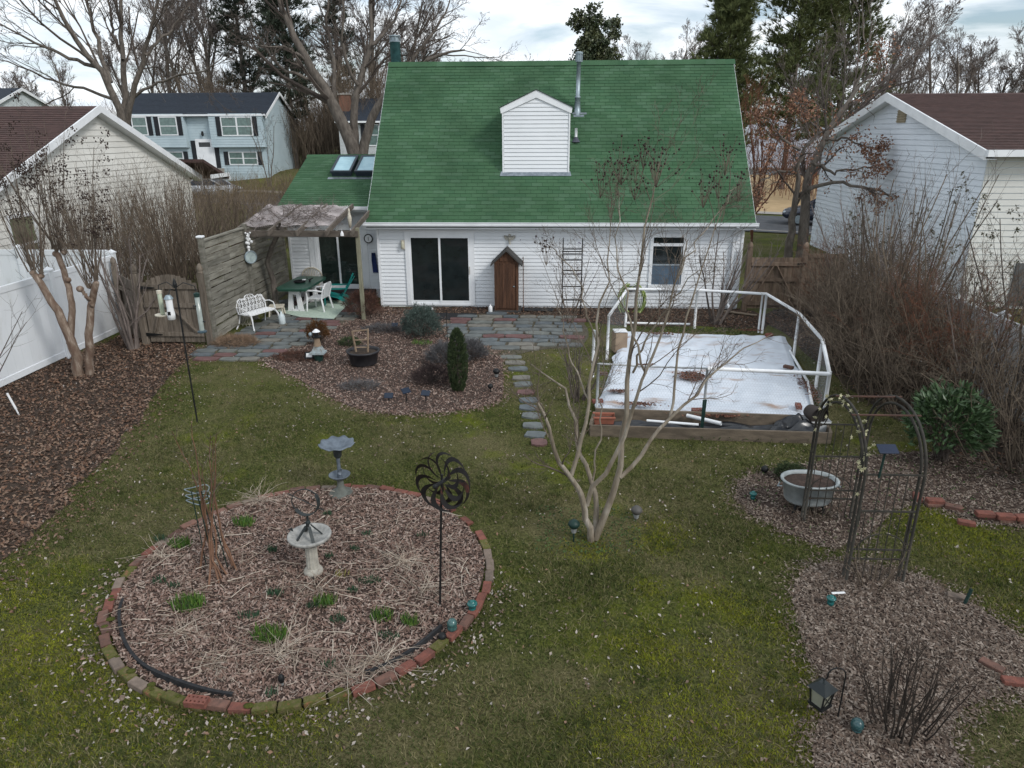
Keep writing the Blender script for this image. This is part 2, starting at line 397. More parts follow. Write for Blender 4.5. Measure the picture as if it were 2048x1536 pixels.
CRAPE2 = M('peeling_bark', (.13, .085, .063), (.20, .15, .115), scale=12, rough=.9, bump=.9, bscale=18, stretch=(1, 1, .3), c3=(.36, .30, .25), pos=(.42, .56), detail=10)
PALETWIG = M('pale_twig', (.15, .12, .095), (.09, .07, .055), scale=3, rough=.9)
SEED = M('seed_head', (.05, .032, .026), (.025, .017, .015), rough=.9)
OAKLEAF = palette('oak_leaf', [(.25, .13, .08), (.18, .09, .057), (.31, .18, .12), (.14, .075, .055)], rough=.8)
WEATHER = M('weathered_wood', (.19, .16, .13), (.11, .09, .07), scale=3, rough=.9, bump=.4, bscale=30, stretch=(6, 6, .7), vary=.22)
SCREENW = M('grey_green_board', (.24, .23, .195), (.13, .122, .10), scale=2.2, rough=.92, bump=.4, bscale=30, stretch=(3, .8, 6), vary=.25, c3=(.17, .18, .10))
GATEW = M('brown_fence_wood', (.21, .155, .115), (.125, .088, .064), scale=3, rough=.9, bump=.4, bscale=28, stretch=(6, 6, .6), vary=.2)
DARKMAT = M('dark_rubber', (.014, .015, .017), (.025, .026, .028), scale=20, rough=.85)
SOIL = M('soil', (.055, .04, .03), (.032, .024, .019), scale=8, rough=1, bump=.8, bscale=30)
MULCH = M('mulch_base', (.075, .05, .04), (.042, .029, .024), scale=14, rough=1, bump=1, bscale=45, c3=(.11, .08, .065))
LITTER = M('leaf_litter_base', (.058, .040, .029), (.034, .024, .018), scale=10, rough=1, bump=1, bscale=35)
ASPHALT = M('asphalt', (.075, .08, .088), (.055, .058, .064), scale=2, rough=.9)
CONCRETE = M('concrete', (.33, .31, .28), (.26, .245, .22), scale=3, rough=.9)
GLASSD = glass('dark_glass')

# lawn: winter grass, moss, thin brown spots
def lawn_material():
    m = bpy.data.materials.new('lawn'); MATS['lawn'] = m; m.use_nodes = True; t = m.node_tree; L = t.links.new; b = t.nodes['Principled BSDF']
    b.inputs['Roughness'].default_value = 1; b.inputs['Specular IOR Level'].default_value = .08
    geo = t.nodes.new('ShaderNodeNewGeometry')
    def noise(s, d=6, r=.6):
        n = t.nodes.new('ShaderNodeTexNoise'); n.inputs['Scale'].default_value = s; n.inputs['Detail'].default_value = d; n.inputs['Roughness'].default_value = r; L(geo.outputs['Position'], n.inputs['Vector']); return n.outputs['Fac']
    def ramp(x, a, ca, b_, cb):
        r = t.nodes.new('ShaderNodeValToRGB'); r.color_ramp.elements[0].position = a; r.color_ramp.elements[1].position = b_; r.color_ramp.elements[0].color = (*ca, 1); r.color_ramp.elements[1].color = (*cb, 1); L(x, r.inputs[0]); return r.outputs[0]
    def mix(f, a, b_):
        k = t.nodes.new('ShaderNodeMix'); k.data_type = 'RGBA'; L(f, k.inputs[0]); L(a, k.inputs[6]); L(b_, k.inputs[7]); return k.outputs[2]
    base = ramp(noise(26, 8, .7), .40, (.026, .036, .009), .62, (.130, .138, .043))
    brown = ramp(noise(33, 8, .7), .38, (.055, .048, .022), .62, (.185, .165, .085))
    moss = ramp(noise(40, 6, .7), .36, (.06, .08, .006), .64, (.17, .19, .02))
    c = mix(ramp(noise(.55, 5, .62), .44, (0, 0, 0), .59, (.85, .85, .85)), base, brown)
    c = mix(ramp(noise(.62, 5, .65), .55, (0, 0, 0), .66, (.8, .8, .8)), c, moss)
    L(c, b.inputs['Base Color'])
    bp = t.nodes.new('ShaderNodeBump'); bp.inputs['Strength'].default_value = .9; bp.inputs['Distance'].default_value = .03; L(noise(55, 6, .75), bp.inputs['Height']); L(bp.outputs[0], b.inputs['Normal'])
    return m
LAWN = lawn_material()

# ================================================================== ground
def axis(lo, hi, fine0, fine1, step, coarse):
    a = list(np.arange(fine0, fine1+1e-6, step)); x = fine0; s = step
    while x > lo: s = min(s*1.35, coarse); x -= s; a.insert(0, x)
    x = fine1; s = step
    while x < hi: s = min(s*1.35, coarse); x += s; a.append(x)
    return np.array(a)
gx = axis(-420, 420, -14, 18, 1.0, 25); gy = axis(-60, 700, -18, 60, 1.5, 30)
XX, YY = np.meshgrid(gx, gy); ZZ = gz(XX, YY)
nx, ny = len(gx), len(gy); ii = np.arange(nx*ny).reshape(ny, nx)
gme = mesh_np('ground', np.stack([XX, YY, ZZ], -1), f4=np.stack([ii[:-1, :-1], ii[:-1, 1:], ii[1:, 1:], ii[1:, :-1]], -1).reshape(-1, 4), smooth=True)
structure(obj('ground', gme, LAWN))

def sheet(name, poly, mat, z=.004, kind='structure', parent=None):
    p = np.array(poly); tri = ear(p)
    v = np.column_stack([p, gz(p[:, 0], p[:, 1])+z]); me = mesh_np(name, v, f3=[(a, b, c) for a, b, c in tri])
    o = obj(name, me, mat, parent); 
    if parent is None and kind: o['kind'] = kind
    return o
def band(name, P, w, mat, z, n=30):
    """a strip of ground following a line of points"""
    P = np.array(P, float); t = np.linspace(0, 1, n); d = P[1]-P[0]; s = np.array([-d[1], d[0]])/np.linalg.norm(d)
    c = P[0]+t[:, None]*d; a = c+s*w[0]; b = c+s*w[1]; v = np.concatenate([np.column_stack([a, gz(a[:, 0], a[:, 1])+z]), np.column_stack([b, gz(b[:, 0], b[:, 1])+z])])
    return structure(obj(name, mesh_np(name, v, f4=[(i, i+1, n+i+1, n+i) for i in range(n-1)]), mat))
RL = ((60, 1.3), (-80, 61.8))
band('road', RL, (-3.8, 3.8), ASPHALT, .03)
for k, w in enumerate(((-4.0, -3.8), (3.8, 4.0))): band('kerb' if k == 0 else 'kerb.001', RL, w, CONCRETE, .13)
band('pavement', RL, (-5.9, -4.6), CONCRETE, .05)
TANLAWN = M('tan_lawn', (.42, .30, .17), (.33, .24, .13), scale=1.5, rough=1, bump=.4, bscale=30)
sheet('front_lawn', [(13.5, 27.5), (20, 24.8), (42, 15.5), (60, 30), (55, 60), (25, 66), (16, 55)], TANLAWN, .02)

# beds of wood chips
def G2(px): return [G(*a)[:2] for a in px]
BC = np.array([2.1, -13.2]); BR = 2.02
ang = np.linspace(0, 2*pi, 72, endpoint=False)
bed1 = BC+np.column_stack([np.cos(ang), np.sin(ang)])*BR
bed2 = smoothpoly(G2([(528, 722), (560, 702), (612, 690), (652, 664), (705, 640), (760, 618), (885, 636), (905, 670), (945, 690), (1000, 702), (1006, 745), (1003, 795), (960, 815), (880, 826), (800, 830), (715, 818), (650, 790), (600, 760), (560, 742)]), 5, .015)
bed3 = smoothpoly(G2([(1474, 985), (1490, 955), (1560, 938), (1680, 918), (1830, 905), (2020, 925), (2200, 980), (2200, 1070), (1990, 1048), (1930, 1040), (1860, 1008), (1800, 1020), (1720, 1085), (1640, 1092), (1540, 1050), (1484, 1018)]), 5, .015)
bed4 = smoothpoly(G2([(1588, 1165), (1640, 1130), (1720, 1128), (1830, 1152), (1935, 1205), (2040, 1275), (2200, 1380), (2150, 1440), (2020, 1390), (1930, 1420), (1900, 1480), (1930, 1600), (1660, 1620), (1625, 1480), (1650, 1400), (1600, 1270)]), 5, .015)
bed5 = smoothpoly(G2([(-160, 1180), (-260, 800), (60, 740), (180, 700), (300, 655), (395, 700), (340, 750), (270, 850), (170, 960), (60, 1070)]), 5, .05)
bed6 = smoothpoly([(-.9, .9), (0.1, -.05), (4, .02), (10.2, .02), (10.4, -2.3), (9.2, -2.0), (7.0, -1.95), (5.6, -1.5), (3.0, -.85), (.3, -1.0), (-.6, -.4)], 5, .03)
bed7 = smoothpoly([(10.9, -.5), (13.1, -.5), (13.1, -11), (11.6, -10.6), (10.9, -8), (10.8, -4)], 5, .08)
bed8 = smoothpoly([(5.35+math.cos(a)*.75, -12.15+math.sin(a)*.72) for a in np.linspace(0, 6.28, 9)[:-1]], 4, .03)
sheet('mulch_bed', bed1, MULCH, .03)
sheet('mulch_bed', bed2, MULCH, .006); sheet('mulch_bed', bed3, MULCH, .006); sheet('mulch_bed', bed4, MULCH, .006)
sheet('leaf_litter', bed5, LITTER, .006); sheet('soil_bed', bed6, LITTER, .005); sheet('soil_bed', bed7, SOIL, .005)
TREERING = M('tree_ring_soil', (.06, .062, .022), (.05, .04, .026), scale=6, rough=1, bump=.9, bscale=40)

CHIP = palette('wood_chip', [(.23, .158, .128), (.18, .118, .093), (.285, .21, .175), (.135, .085, .067), (.33, .262, .222), (.165, .105, .084)], rough=.95, noise=.15)
CHIP2 = palette('vignetted_grey_wood_chip', [(.155, .12, .095), (.11, .08, .062), (.205, .165, .135), (.078, .056, .044), (.26, .215, .18), (.125, .09, .07)], rough=.95, noise=.15)  # grey-brown chips, colours darkened further to stand in for corner vignetting
DRYLEAF = palette('dry_leaf', [(.145, .09, .064), (.105, .066, .049), (.21, .148, .112), (.155, .088, .057), (.078, .05, .038), (.185, .125, .088)], rough=.85, noise=.15)
PALELEAF = palette('pale_leaf', [(.30, .255, .22), (.19, .145, .115), (.42, .375, .34), (.13, .09, .068), (.22, .14, .095), (.17, .13, .105), (.36, .32, .29)], rough=.85, noise=.15)
def scatter(poly, n, g, dens=None):
    p = np.array(poly); lo, hi = p.min(0), p.max(0); out = []
    c = 0
    while c < n:
        q = g.uniform(lo, hi, (n*2, 2)); q = q[inpoly(p, q[:, 0], q[:, 1])]
        if dens is not None: q = q[g.uniform(0, 1, len(q)) < dens(q)]
        out.append(q); c += len(q)
    return np.concatenate(out)[:n]
def flakes(name, poly, n, mat, L, W, z, label, cat, g, tiltmax=.35, dens=None, fold=0.0, zr=.012):
    q = scatter(poly, n, g, dens); P = np.column_stack([q, z+g.uniform(0, zr, n)])
    me = flat_quads(name, P, g.uniform(*L, n), g.uniform(*W, n), g.uniform(0, 6.28, n), g.normal(0, tiltmax, n), g.normal(0, tiltmax, n), fold)
    o = obj(name, me, mat); return tag(o, label, cat, kind='stuff')
g = np.random.default_rng(3)
flakes('wood_chips', bed1, 34000, CHIP, (.005, .031), (.002, .010), .035, 'shredded tan wood chips covering the round brick-edged bed', 'mulch', g, zr=.02)
flakes('wood_chips', bed2, 20000, CHIP, (.010, .028), (.004, .010), .011, 'tan wood chips covering the bed in front of the patio', 'mulch', g)
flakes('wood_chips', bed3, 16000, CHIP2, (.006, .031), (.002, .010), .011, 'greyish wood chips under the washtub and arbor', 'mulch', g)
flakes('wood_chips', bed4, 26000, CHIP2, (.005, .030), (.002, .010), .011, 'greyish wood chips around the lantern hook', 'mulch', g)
flakes('fallen_leaves', bed5, 15000, DRYLEAF, (.02, .045), (.012, .026), .012, 'thick brown leaf litter along the white vinyl fence', 'leaves', g, .45, fold=.5, zr=.03)
flakes('fallen_leaves', bed6, 5000, DRYLEAF, (.018, .04), (.01, .024), .012, 'brown leaves against the house wall', 'leaves', g, .45, fold=.5)
flakes('fallen_leaves', bed7, 5000, DRYLEAF, (.018, .04), (.01, .024), .012, 'dark leaves under the right hand shrubs', 'leaves', g, .45, fold=.5)
lawnpoly = [(-6, -17), (13, -17), (13, -1), (-6, -1)]
blocked = [bed1, bed2, bed3, bed4]
def lawn_d(q):
    r = np.ones(len(q))
    for b in blocked: r *= ~inpoly(np.array(b), q[:, 0], q[:, 1])
    n = .35+.65*(np.sin(q[:, 0]*1.7+q[:, 1]*.6)*np.sin(q[:, 1]*1.3-q[:, 0]*.7) > -.1)
    edge = np.exp(-((np.hypot(q[:, 0]-BC[0], q[:, 1]-BC[1])-2.35)/.25)**2)
    return r*np.clip(.35*n+.65*edge*(q[:, 1] < -13), 0, 1)
flakes('fallen_leaves', lawnpoly, 7500, PALELEAF, (.009, .027), (.006, .016), .014, 'pale curled leaves scattered over the lawn', 'leaves', g, .5, dens=lawn_d, fold=.55, zr=.015)
# grass blades
GRASS = palette('grass_blade', [(.036, .054, .012), (.066, .082, .021), (.118, .116, .040), (.18, .16, .085), (.030, .042, .010), (.090, .098, .030), (.155, .135, .065)], rough=.9, noise=.3, nscale=1.1)
def grass(name, poly, n, h, g, label, dens=None, mat=None):
    q = scatter(poly, n, g, dens); P = np.column_stack([q, np.full(n, .0)]); a = g.uniform(0, 6.28, n); H = g.uniform(h*.4, h, n)
    lean = g.normal(0, .8, (n, 2))*H[:, None]; w = np.column_stack([np.cos(a), np.sin(a), 0*a])*g.uniform(.0025, .0058, n)[:, None]
    tip = P+np.column_stack([lean, H]); v = np.stack([P-w, P+w, tip], 1).reshape(-1, 3)
    return tag(obj(name, mesh_np(name, v, f3=np.arange(3*n).reshape(-1, 3)), mat or GRASS), label, 'grass', kind='stuff')
def grass_d(q):
    r = np.ones(len(q))
    for b in (bed1, bed2, bed3, bed4, bed5, bed8): r *= ~inpoly(np.array(b), q[:, 0], q[:, 1])
    n = .5+.5*np.sin(q[:, 0]*2.1+1.3*np.sin(q[:, 1]*1.2))*np.sin(q[:, 1]*1.9+q[:, 0]*.8)
    near = np.clip((-q[:, 1]-4)/10, .25, 1)
    bare_ = np.sin(q[:, 0]*.9+1.7+.8*np.sin(q[:, 1]*.7))*np.sin(q[:, 1]*.8+.6*np.sin(q[:, 0]*1.1)+.5)
    return r*(.25+.75*n)*near*np.clip(1.15-1.3*np.clip(bare_-.25, 0, 1), .25, 1)
grass('lawn_grass', [(-6, -17.2), (11, -17.2), (11, -4), (-6, -4)], 300000, .05, g, 'short uneven winter grass of the back lawn', grass_d)

MOSSG = palette('moss_blade', [(.155, .178, .012), (.125, .145, .010), (.195, .20, .018), (.165, .16, .024)], rough=1, noise=.35, nscale=6)
moss_at = [(G(px, py)[:2], r) for px, py, r in ((70, 1310, .42), (120, 1390, .30), (40, 1460, .5), (330, 1420, .28), (20, 1180, .35), (1295, 1175, .12), (1420, 1195, .16), (1470, 1215, .18), (1545, 1250, .2), (1330, 1065, .2), (1310, 1090, .15), (1600, 1340, .10), (1600, 1400, .14), (1630, 1440, .12), (1260, 1490, .28), (1420, 1450, .3), (1550, 1500, .35), (1880, 1062, .35), (1960, 1080, .3), (1850, 1030, .2), (2030, 1230, .25), (2010, 1130, .3), (560, 1440, .3), (1180, 1100, .18), (1440, 1320, .2), (1300, 1300, .25))]
def moss_d(q):
    r = np.zeros(len(q))
    for c, s_ in moss_at: r += np.exp(-((q-c)**2).sum(1)/(2*s_*s_))
    n = .5+.5*np.sin(q[:, 0]*9+2*np.sin(q[:, 1]*7))*np.sin(q[:, 1]*8+q[:, 0]*5)
    for b in (bed1, bed3, bed4): r *= ~inpoly(np.array(b), q[:, 0], q[:, 1])
    return np.clip(r*(.25+1.0*n), 0, 1)
grass('moss', [(-2, -17), (11.5, -17), (11.5, -10), (-2, -10)], 80000, .026, g, 'yellow green moss patches in the lawn', moss_d, MOSSG)

# chips spilling over the bed edges, leaves gathered along them, coarse grass tufts
def spill(name, poly, n, mat, L, W, w, label, cat, fold=0.0):
    p = np.array(poly); k = g.integers(0, len(p), n); t = g.uniform(0, 1, (n, 1)); c = p[k]*(1-t)+p[(k+1) % len(p)]*t+g.normal(0, w, (n, 2)); P = np.column_stack([c, np.full(n, .012)+g.uniform(0, .02, n)])
    me = flat_quads(name, P, g.uniform(*L, n), g.uniform(*W, n), g.uniform(0, 6.28, n), g.normal(0, .35, n), g.normal(0, .35, n), fold); tag(obj(name, me, mat), label, cat, kind='stuff')
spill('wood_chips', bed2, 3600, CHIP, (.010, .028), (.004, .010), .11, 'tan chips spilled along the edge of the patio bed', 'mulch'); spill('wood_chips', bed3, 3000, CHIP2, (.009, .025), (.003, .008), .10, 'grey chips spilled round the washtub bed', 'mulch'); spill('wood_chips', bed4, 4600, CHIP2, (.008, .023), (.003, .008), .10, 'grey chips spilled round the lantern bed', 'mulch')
spill('fallen_leaves', bed5, 3500, DRYLEAF, (.016, .036), (.010, .022), .28, 'brown leaves drifting from the fence onto the lawn', 'leaves', .5)
ring_out = BC+np.column_stack([np.cos(ang), np.sin(ang)])*(BR+.24)
spill('fallen_leaves', ring_out[36:], 420, PALELEAF, (.012, .032), (.008, .019), .09, 'pale leaves gathered against the outside of the brick ring', 'leaves', .55)
TUFT = palette('tuft_blade', [(.038, .06, .012), (.055, .08, .016), (.08, .088, .025), (.045, .066, .014)], rough=.9, noise=.3, nscale=2)
nt_ = 2600; tc_ = scatter([(-6, -17.2), (11, -17.2), (11, -6), (-6, -6)], nt_, g, grass_d); k_ = np.repeat(np.arange(nt_), 22); n_ = len(k_); q_ = tc_[k_]+g.normal(0, .025, (n_, 2)); H_ = g.uniform(.03, .075, n_)*np.repeat(g.uniform(.6, 1.2, nt_), 22); a_ = g.uniform(0, 6.28, n_); P_ = np.column_stack([q_, np.zeros(n_)]); w_ = np.column_stack([np.cos(a_), np.sin(a_), 0*a_])*.0028; tip_ = P_+np.column_stack([(q_-tc_[k_])*1.1+g.normal(0, .015, (n_, 2)), H_])
tag(obj('grass_tufts', mesh_np('grass_tufts', np.stack([P_-w_, P_+w_, tip_], 1).reshape(-1, 3), f3=np.arange(3*n_).reshape(-1, 3)), TUFT), 'coarser darker grass tufts dotted over the lawn', 'grass', kind='stuff')

# ================================================================== main house
SHG = palette('green_shingle', [(.051, .108, .058), (.056, .114, .063), (.046, .100, .053), (.063, .122, .072), (.053, .110, .060), (.047, .102, .056)], rough=.96, spec=.1, bump=.5, bscale=160, noise=.2, nscale=.8)
SHG2 = M('green_roof_deck', (.018, .05, .023), (.014, .04, .018), rough=.95)
SHB = M('brown_shingle', (.085, .050, .045), (.055, .034, .031), scale=7, rough=.95, bump=.4, bscale=60, stretch=(.5, 1, 3))
SHNAVY = M('navy_shingle', (.026, .034, .048), (.018, .024, .034), scale=6, rough=.9, bump=.4, bscale=40, stretch=(.5, 1, 3))
SIDING = M('white_siding', (.76, .785, .81), (.71, .735, .76), scale=.9, rough=.5, spec=.35, vary=.025)
CREAM = M('cream_siding', (.70, .69, .65), (.63, .62, .58), scale=1, rough=.55, vary=.03)
BLUESID = M('pale_blue_siding', (.44, .53, .57), (.39, .48, .52), scale=1, rough=.55, vary=.03)
SNOWSID = M('cool_white_siding', (.70, .75, .81), (.65, .70, .76), scale=1, rough=.55, vary=.03)
GALV = M('galvanised_metal', (.30, .36, .39), (.22, .27, .30), scale=6, rough=.45, metal=.5)
ALUM = M('flashing_metal', (.30, .34, .38), (.18, .21, .24), scale=9, rough=.4, metal=.6)
TEALPIPE = M('teal_chimney_paint', (.075, .18, .19), (.045, .115, .12), scale=7, rough=.6, c3=(.10, .15, .11))

def board_mesh(expo, t=.026):
    b = MB(); v = [(x, -y, z) for x in (0, 1) for y, z in ((0, expo*.115), (t, expo*.115), (.009, expo), (0, expo))]
    b.add(v, f4=[(0, 1, 2, 3), (7, 6, 5, 4), (1, 5, 6, 2), (0, 4, 5, 1), (3, 2, 6, 7), (0, 3, 7, 4)]); return b.mesh('siding_board')
def siding(parent, O, u, z0, z1, expo, spans, mat, joined=False, hz=.5):
    """lapped boards on a wall: O start, u along the wall, outward on the right of u; spans(z) gives the runs not cut by openings"""
    u = np.array(u, float); me = board_mesh(expo); me.materials.append(mat); a = math.atan2(u[1], u[0]); O = np.array(O, float)
    z = z0; J = MB(); R = rotz(a); bv = np.array([v.co for v in me.vertices]); bf = [tuple(p.vertices) for p in me.polygons]
    while z < z1-.01:
        for s, e in spans(z+expo*hz):
            if e-s < .02: continue
            p = O+u*s+np.array([0, 0, z])
            if joined: J.add((bv*np.array([e-s, 1, 1]))@R.T+p, f4=bf)
            else: piece('siding_board', me, mat, p, a, (e-s, 1, 1), parent)
        z += expo
    if joined: J.build('siding', mat, parent)
def minus(full, holes):
    out = [full]
    for h0, h1 in holes:
        n = []
        for a, b in out:
            if h1 <= a or h0 >= b: n.append((a, b))
            else:
                if h0 > a: n.append((a, h0))
                if h1 < b: n.append((h1, b))
        out = n
    return out
def shingles(parent, E0, u, s, width, length, expo, tab, mat, indiv, g, skip=None):
    u = np.array(u, float); s = np.array(s, float); n = np.cross(u, s); E0 = np.array(E0, float)
    unit_b = MB(); gp = .004
    wv = [(gp, 0, 0), (tab-gp, 0, 0), (tab-gp, expo*1.05, 0), (gp, expo*1.05, 0), (gp, 0, .014), (tab-gp, 0, .014), (tab-gp, expo*1.05, .003), (gp, expo*1.05, .003)]
    wf = [(0, 3, 2, 1), (4, 5, 6, 7), (0, 1, 5, 4), (1, 2, 6, 5), (2, 3, 7, 6), (3, 0, 4, 7)]
    unit_b.add(wv, f4=wf); me = unit_b.mesh('shingle'); me.materials.append(mat)
    eu = Matrix((tuple(u), tuple(s), tuple(n))).transposed().to_euler(); V0 = np.array(wv); k = 0; J = MB(); rows = int(length/expo)
    allv = []; 
    for r in range(rows):
        off = -(r % 2)*tab*.5-(r % 3)*.02
        for c in range(int(width/tab)+2):
            x0 = off+c*tab; a, b = max(x0, 0), min(x0+tab, width)
            if b-a < .03: continue
            if skip is not None and skip((a+b)/2, (r+.5)*expo): continue
            p = E0+u*a+s*(r*expo)+n*(.002+g.uniform(0, .003)); sc = (b-a)/tab
            if k < indiv: piece('shingle', me, mat, p, eu, (sc, 1, 1), parent)
            else: allv.append((V0*np.array([sc, 1, 1]))@np.stack([u, s, n])+p)
            k += 1
    if allv:
        N = len(allv); f = ((np.arange(N)*8)[:, None, None]+np.array(wf)[None]).reshape(-1, 4)
        o = obj('shingle_field', mesh_np('shingle_field', np.concatenate(allv), f4=f), mat, parent); o['kind'] = 'stuff'

house = thing('house', 'white sided house with steep green shingle roof and white dormer', 'house', (5.1, 4, 0))
L = 10.23; WZ = 2.30
wall = MB().bb((0, .002, 0), (L, .12, WZ)).bb((0, .12, 0), (.12, 8, WZ)).bb((L-.12, .12, 0), (L, 8, WZ)).bb((.12, 7.88, 0), (L-.12, 8, WZ))
for x in (0, L-.12): wall.prism([(0.0, WZ), (8, WZ), (3.96, 6.55)], x, x+.12, axes=(1, 2, 0))
wall = wall.build('wall', SIDING, house)
DX0, DX1, DZ0, DZ1 = .80, 2.76, .06, 2.16
WX0, WX1, WZ0, WZ1 = 7.68, 8.68, .55, 2.12
siding(wall, (0, 0, 0), (1, 0, 0), .05, WZ, .1045, lambda z: minus((.075, L-.075), [(DX0, DX1)]*(z < DZ1+.05)+[(WX0, WX1)]*(WZ0 < z < WZ1)), SIDING)
MB().rbox((.036, -.012, 1.17), (.072, .05, 2.26), .006).build('corner_post', TRIM, wall)
MB().rbox((L-.036, -.012, 1.17), (.072, .05, 2.26), .006).build('corner_post', TRIM, wall)
EY, EZ, RY, RZ = -.33, 2.46, 3.96, 6.84; RX0, RX1 = -.2, 10.43
sl = np.array([0, RY-EY, RZ-EZ]); SLEN = np.linalg.norm(sl); sl /= SLEN
rb = MB().prism([(EY, EZ-.03), (RY, RZ-.03), (8.3, EZ-.03), (8.3, EZ-.15), (RY, RZ-.17), (EY, EZ-.15)], RX0, RX1, axes=(1, 2, 0))
roof = rb.build('roof', SHG2, house)
DOR = (3.52, 5.41, .91)
def in_dorm(x, t):
    X = RX0+x; Y = EY+sl[1]*t
    return DOR[0]+.1 < X < DOR[1]-.1 and .98 < Y < 2.5
shingles(roof, (RX0, EY, EZ-.03), (1, 0, 0), sl, RX1-RX0, SLEN, .127, .305, SHG, 300, np.random.default_rng(5), in_dorm)
cap = MB()
for i in range(36):
    a = RX0+i*(RX1-RX0)/36; b = a+(RX1-RX0)/36+.04; w = .03*math.sin(i*.35)+(.05 if i > 31 else 0)
    for sgn in (-1, 1):
        p = np.array([(a, RY, RZ+.012), (b, RY, RZ+.018), (b, RY+sgn*.15, RZ-.135), (a, RY+sgn*.15, RZ-.14)])
        cap.add(p, f4=[(0, 1, 2, 3)] if sgn < 0 else [(3, 2, 1, 0)])
cap.build('ridge_cap', SHG, roof)
# eaves
gut = MB().prism([(-.33, 2.345), (-.43, 2.345), (-.455, 2.38), (-.455, 2.445), (-.47, 2.455), (-.455, 2.462), (-.44, 2.45), (-.44, 2.385), (-.345, 2.36), (-.345, 2.45), (-.33, 2.45)], RX0-.06, RX1+.05, axes=(1, 2, 0))
gut.build('gutter', TRIM, house)
MB().bb((RX0+.02, -.325, 2.27), (RX1-.02, -.30, 2.42)).build('fascia', TRIM, house)
MB().bb((RX0+.02, -.30, 2.300), (RX1-.02, 0, 2.318)).build('soffit', TRIM, house)
MB().bb((.08, -.03, 2.235), (L-.08, -.018, 2.298)).build('frieze_board', TRIM, house)
ds = MB().bar((9.95, -.4, 2.36), (9.95, -.08, 2.12), .06, .08).bar((9.95, -.065, 2.13), (9.95, -.065, .12), .06, .08, up=(0, 1, 0)).bar((9.95, -.065, .14), (9.95, -.35, .06), .06, .08)
ds.build('downspout', SIDING, house)
for x in (RX0, RX1-.02):
    MB().prism([(EY, EZ-.19), (RY, RZ-.21), (RY, RZ-.035), (EY, EZ-.035)], x-.012, x+.03, axes=(1, 2, 0)).build('rake_board', TRIM, house)

# sliding glass door
def slider(parent, x0, x1, z0, z1, y, wide=.11, left_front=False, tint=GLASSD):
    f = MB(); f.bb((x0, y-.055, z1-wide), (x1, y, z1)).bb((x0, y-.055, z0), (x0+wide, y, z1-wide)).bb((x1-wide, y-.055, z0), (x1, y, z1-wide)).bb((x0+wide, y-.07, z0), (x1-wide, y, z0+.06))
    d = f.build('sliding_door', TRIM, parent); xm = (x0+x1)/2; i0, i1 = x0+wide, x1-wide; zb, zt = z0+.06, z1-wide
    for k, (a, b, yy) in enumerate(((i0, xm+.03, y-.012), (xm-.03, i1, y-.042))):
        p = MB(); w = .06; p.bb((a, yy-.022, zt-w), (b, yy, zt)).bb((a, yy-.022, zb), (b, yy, zb+w*1.4)).bb((a, yy-.022, zb+w*1.4), (a+w, yy, zt-w)).bb((b-w, yy-.022, zb+w*1.4), (b, yy, zt-w))
        p.build('door_panel', TRIM, d); MB().bb((a+w, yy-.012, zb+w*1.4), (b-w, yy-.006, zt-w)).build('glass_pane', tint, d)
    MB().rbox((i1-.03, y-.085, (zb+zt)/2), (.025, .04, .22), .008).build('handle', M('door_handle', (.5, .47, .42), rough=.4), d)
    return d
slider(house, DX0, DX1, DZ0, DZ1, -.005)
MB().bb((DX0-.03, -.06, DZ1), (DX1+.03, -.004, DZ1+.05)).build('door_head_trim', TRIM, house)
# window
wnd = MB().bb((WX0, -.05, WZ1-.10), (WX1, -.004, WZ1)).bb((WX0, -.05, WZ0), (WX0+.085, -.004, WZ1-.10)).bb((WX1-.085, -.05, WZ0), (WX1, -.004, WZ1-.10)).bb((WX0, -.075, WZ0-.02), (WX1, -.004, WZ0+.15)).bb((WX0+.085, -.05, 1.78), (WX1-.085, -.004, 1.86)).build('window', TRIM, house)
ix0, ix1 = WX0+.085, WX1-.085
for a, b in ((WZ0+.15, 1.24), (1.28, 1.78), (1.86, WZ1-.10)): MB().bb((ix0, -.02, a), (ix1, -.014, b)).build('pane', glass('blue_glass', (.055, .085, .12)) if a < 1 else GLASSD, wnd)
MB().bb((ix0, -.034, 1.24), (ix1, -.006, 1.28)).bb((ix1-.05, -.034, WZ0+.15), (ix1-.03, -.01, 1.78)).build('sash', M('grey_sash', (.33, .38, .42), rough=.5), wnd)
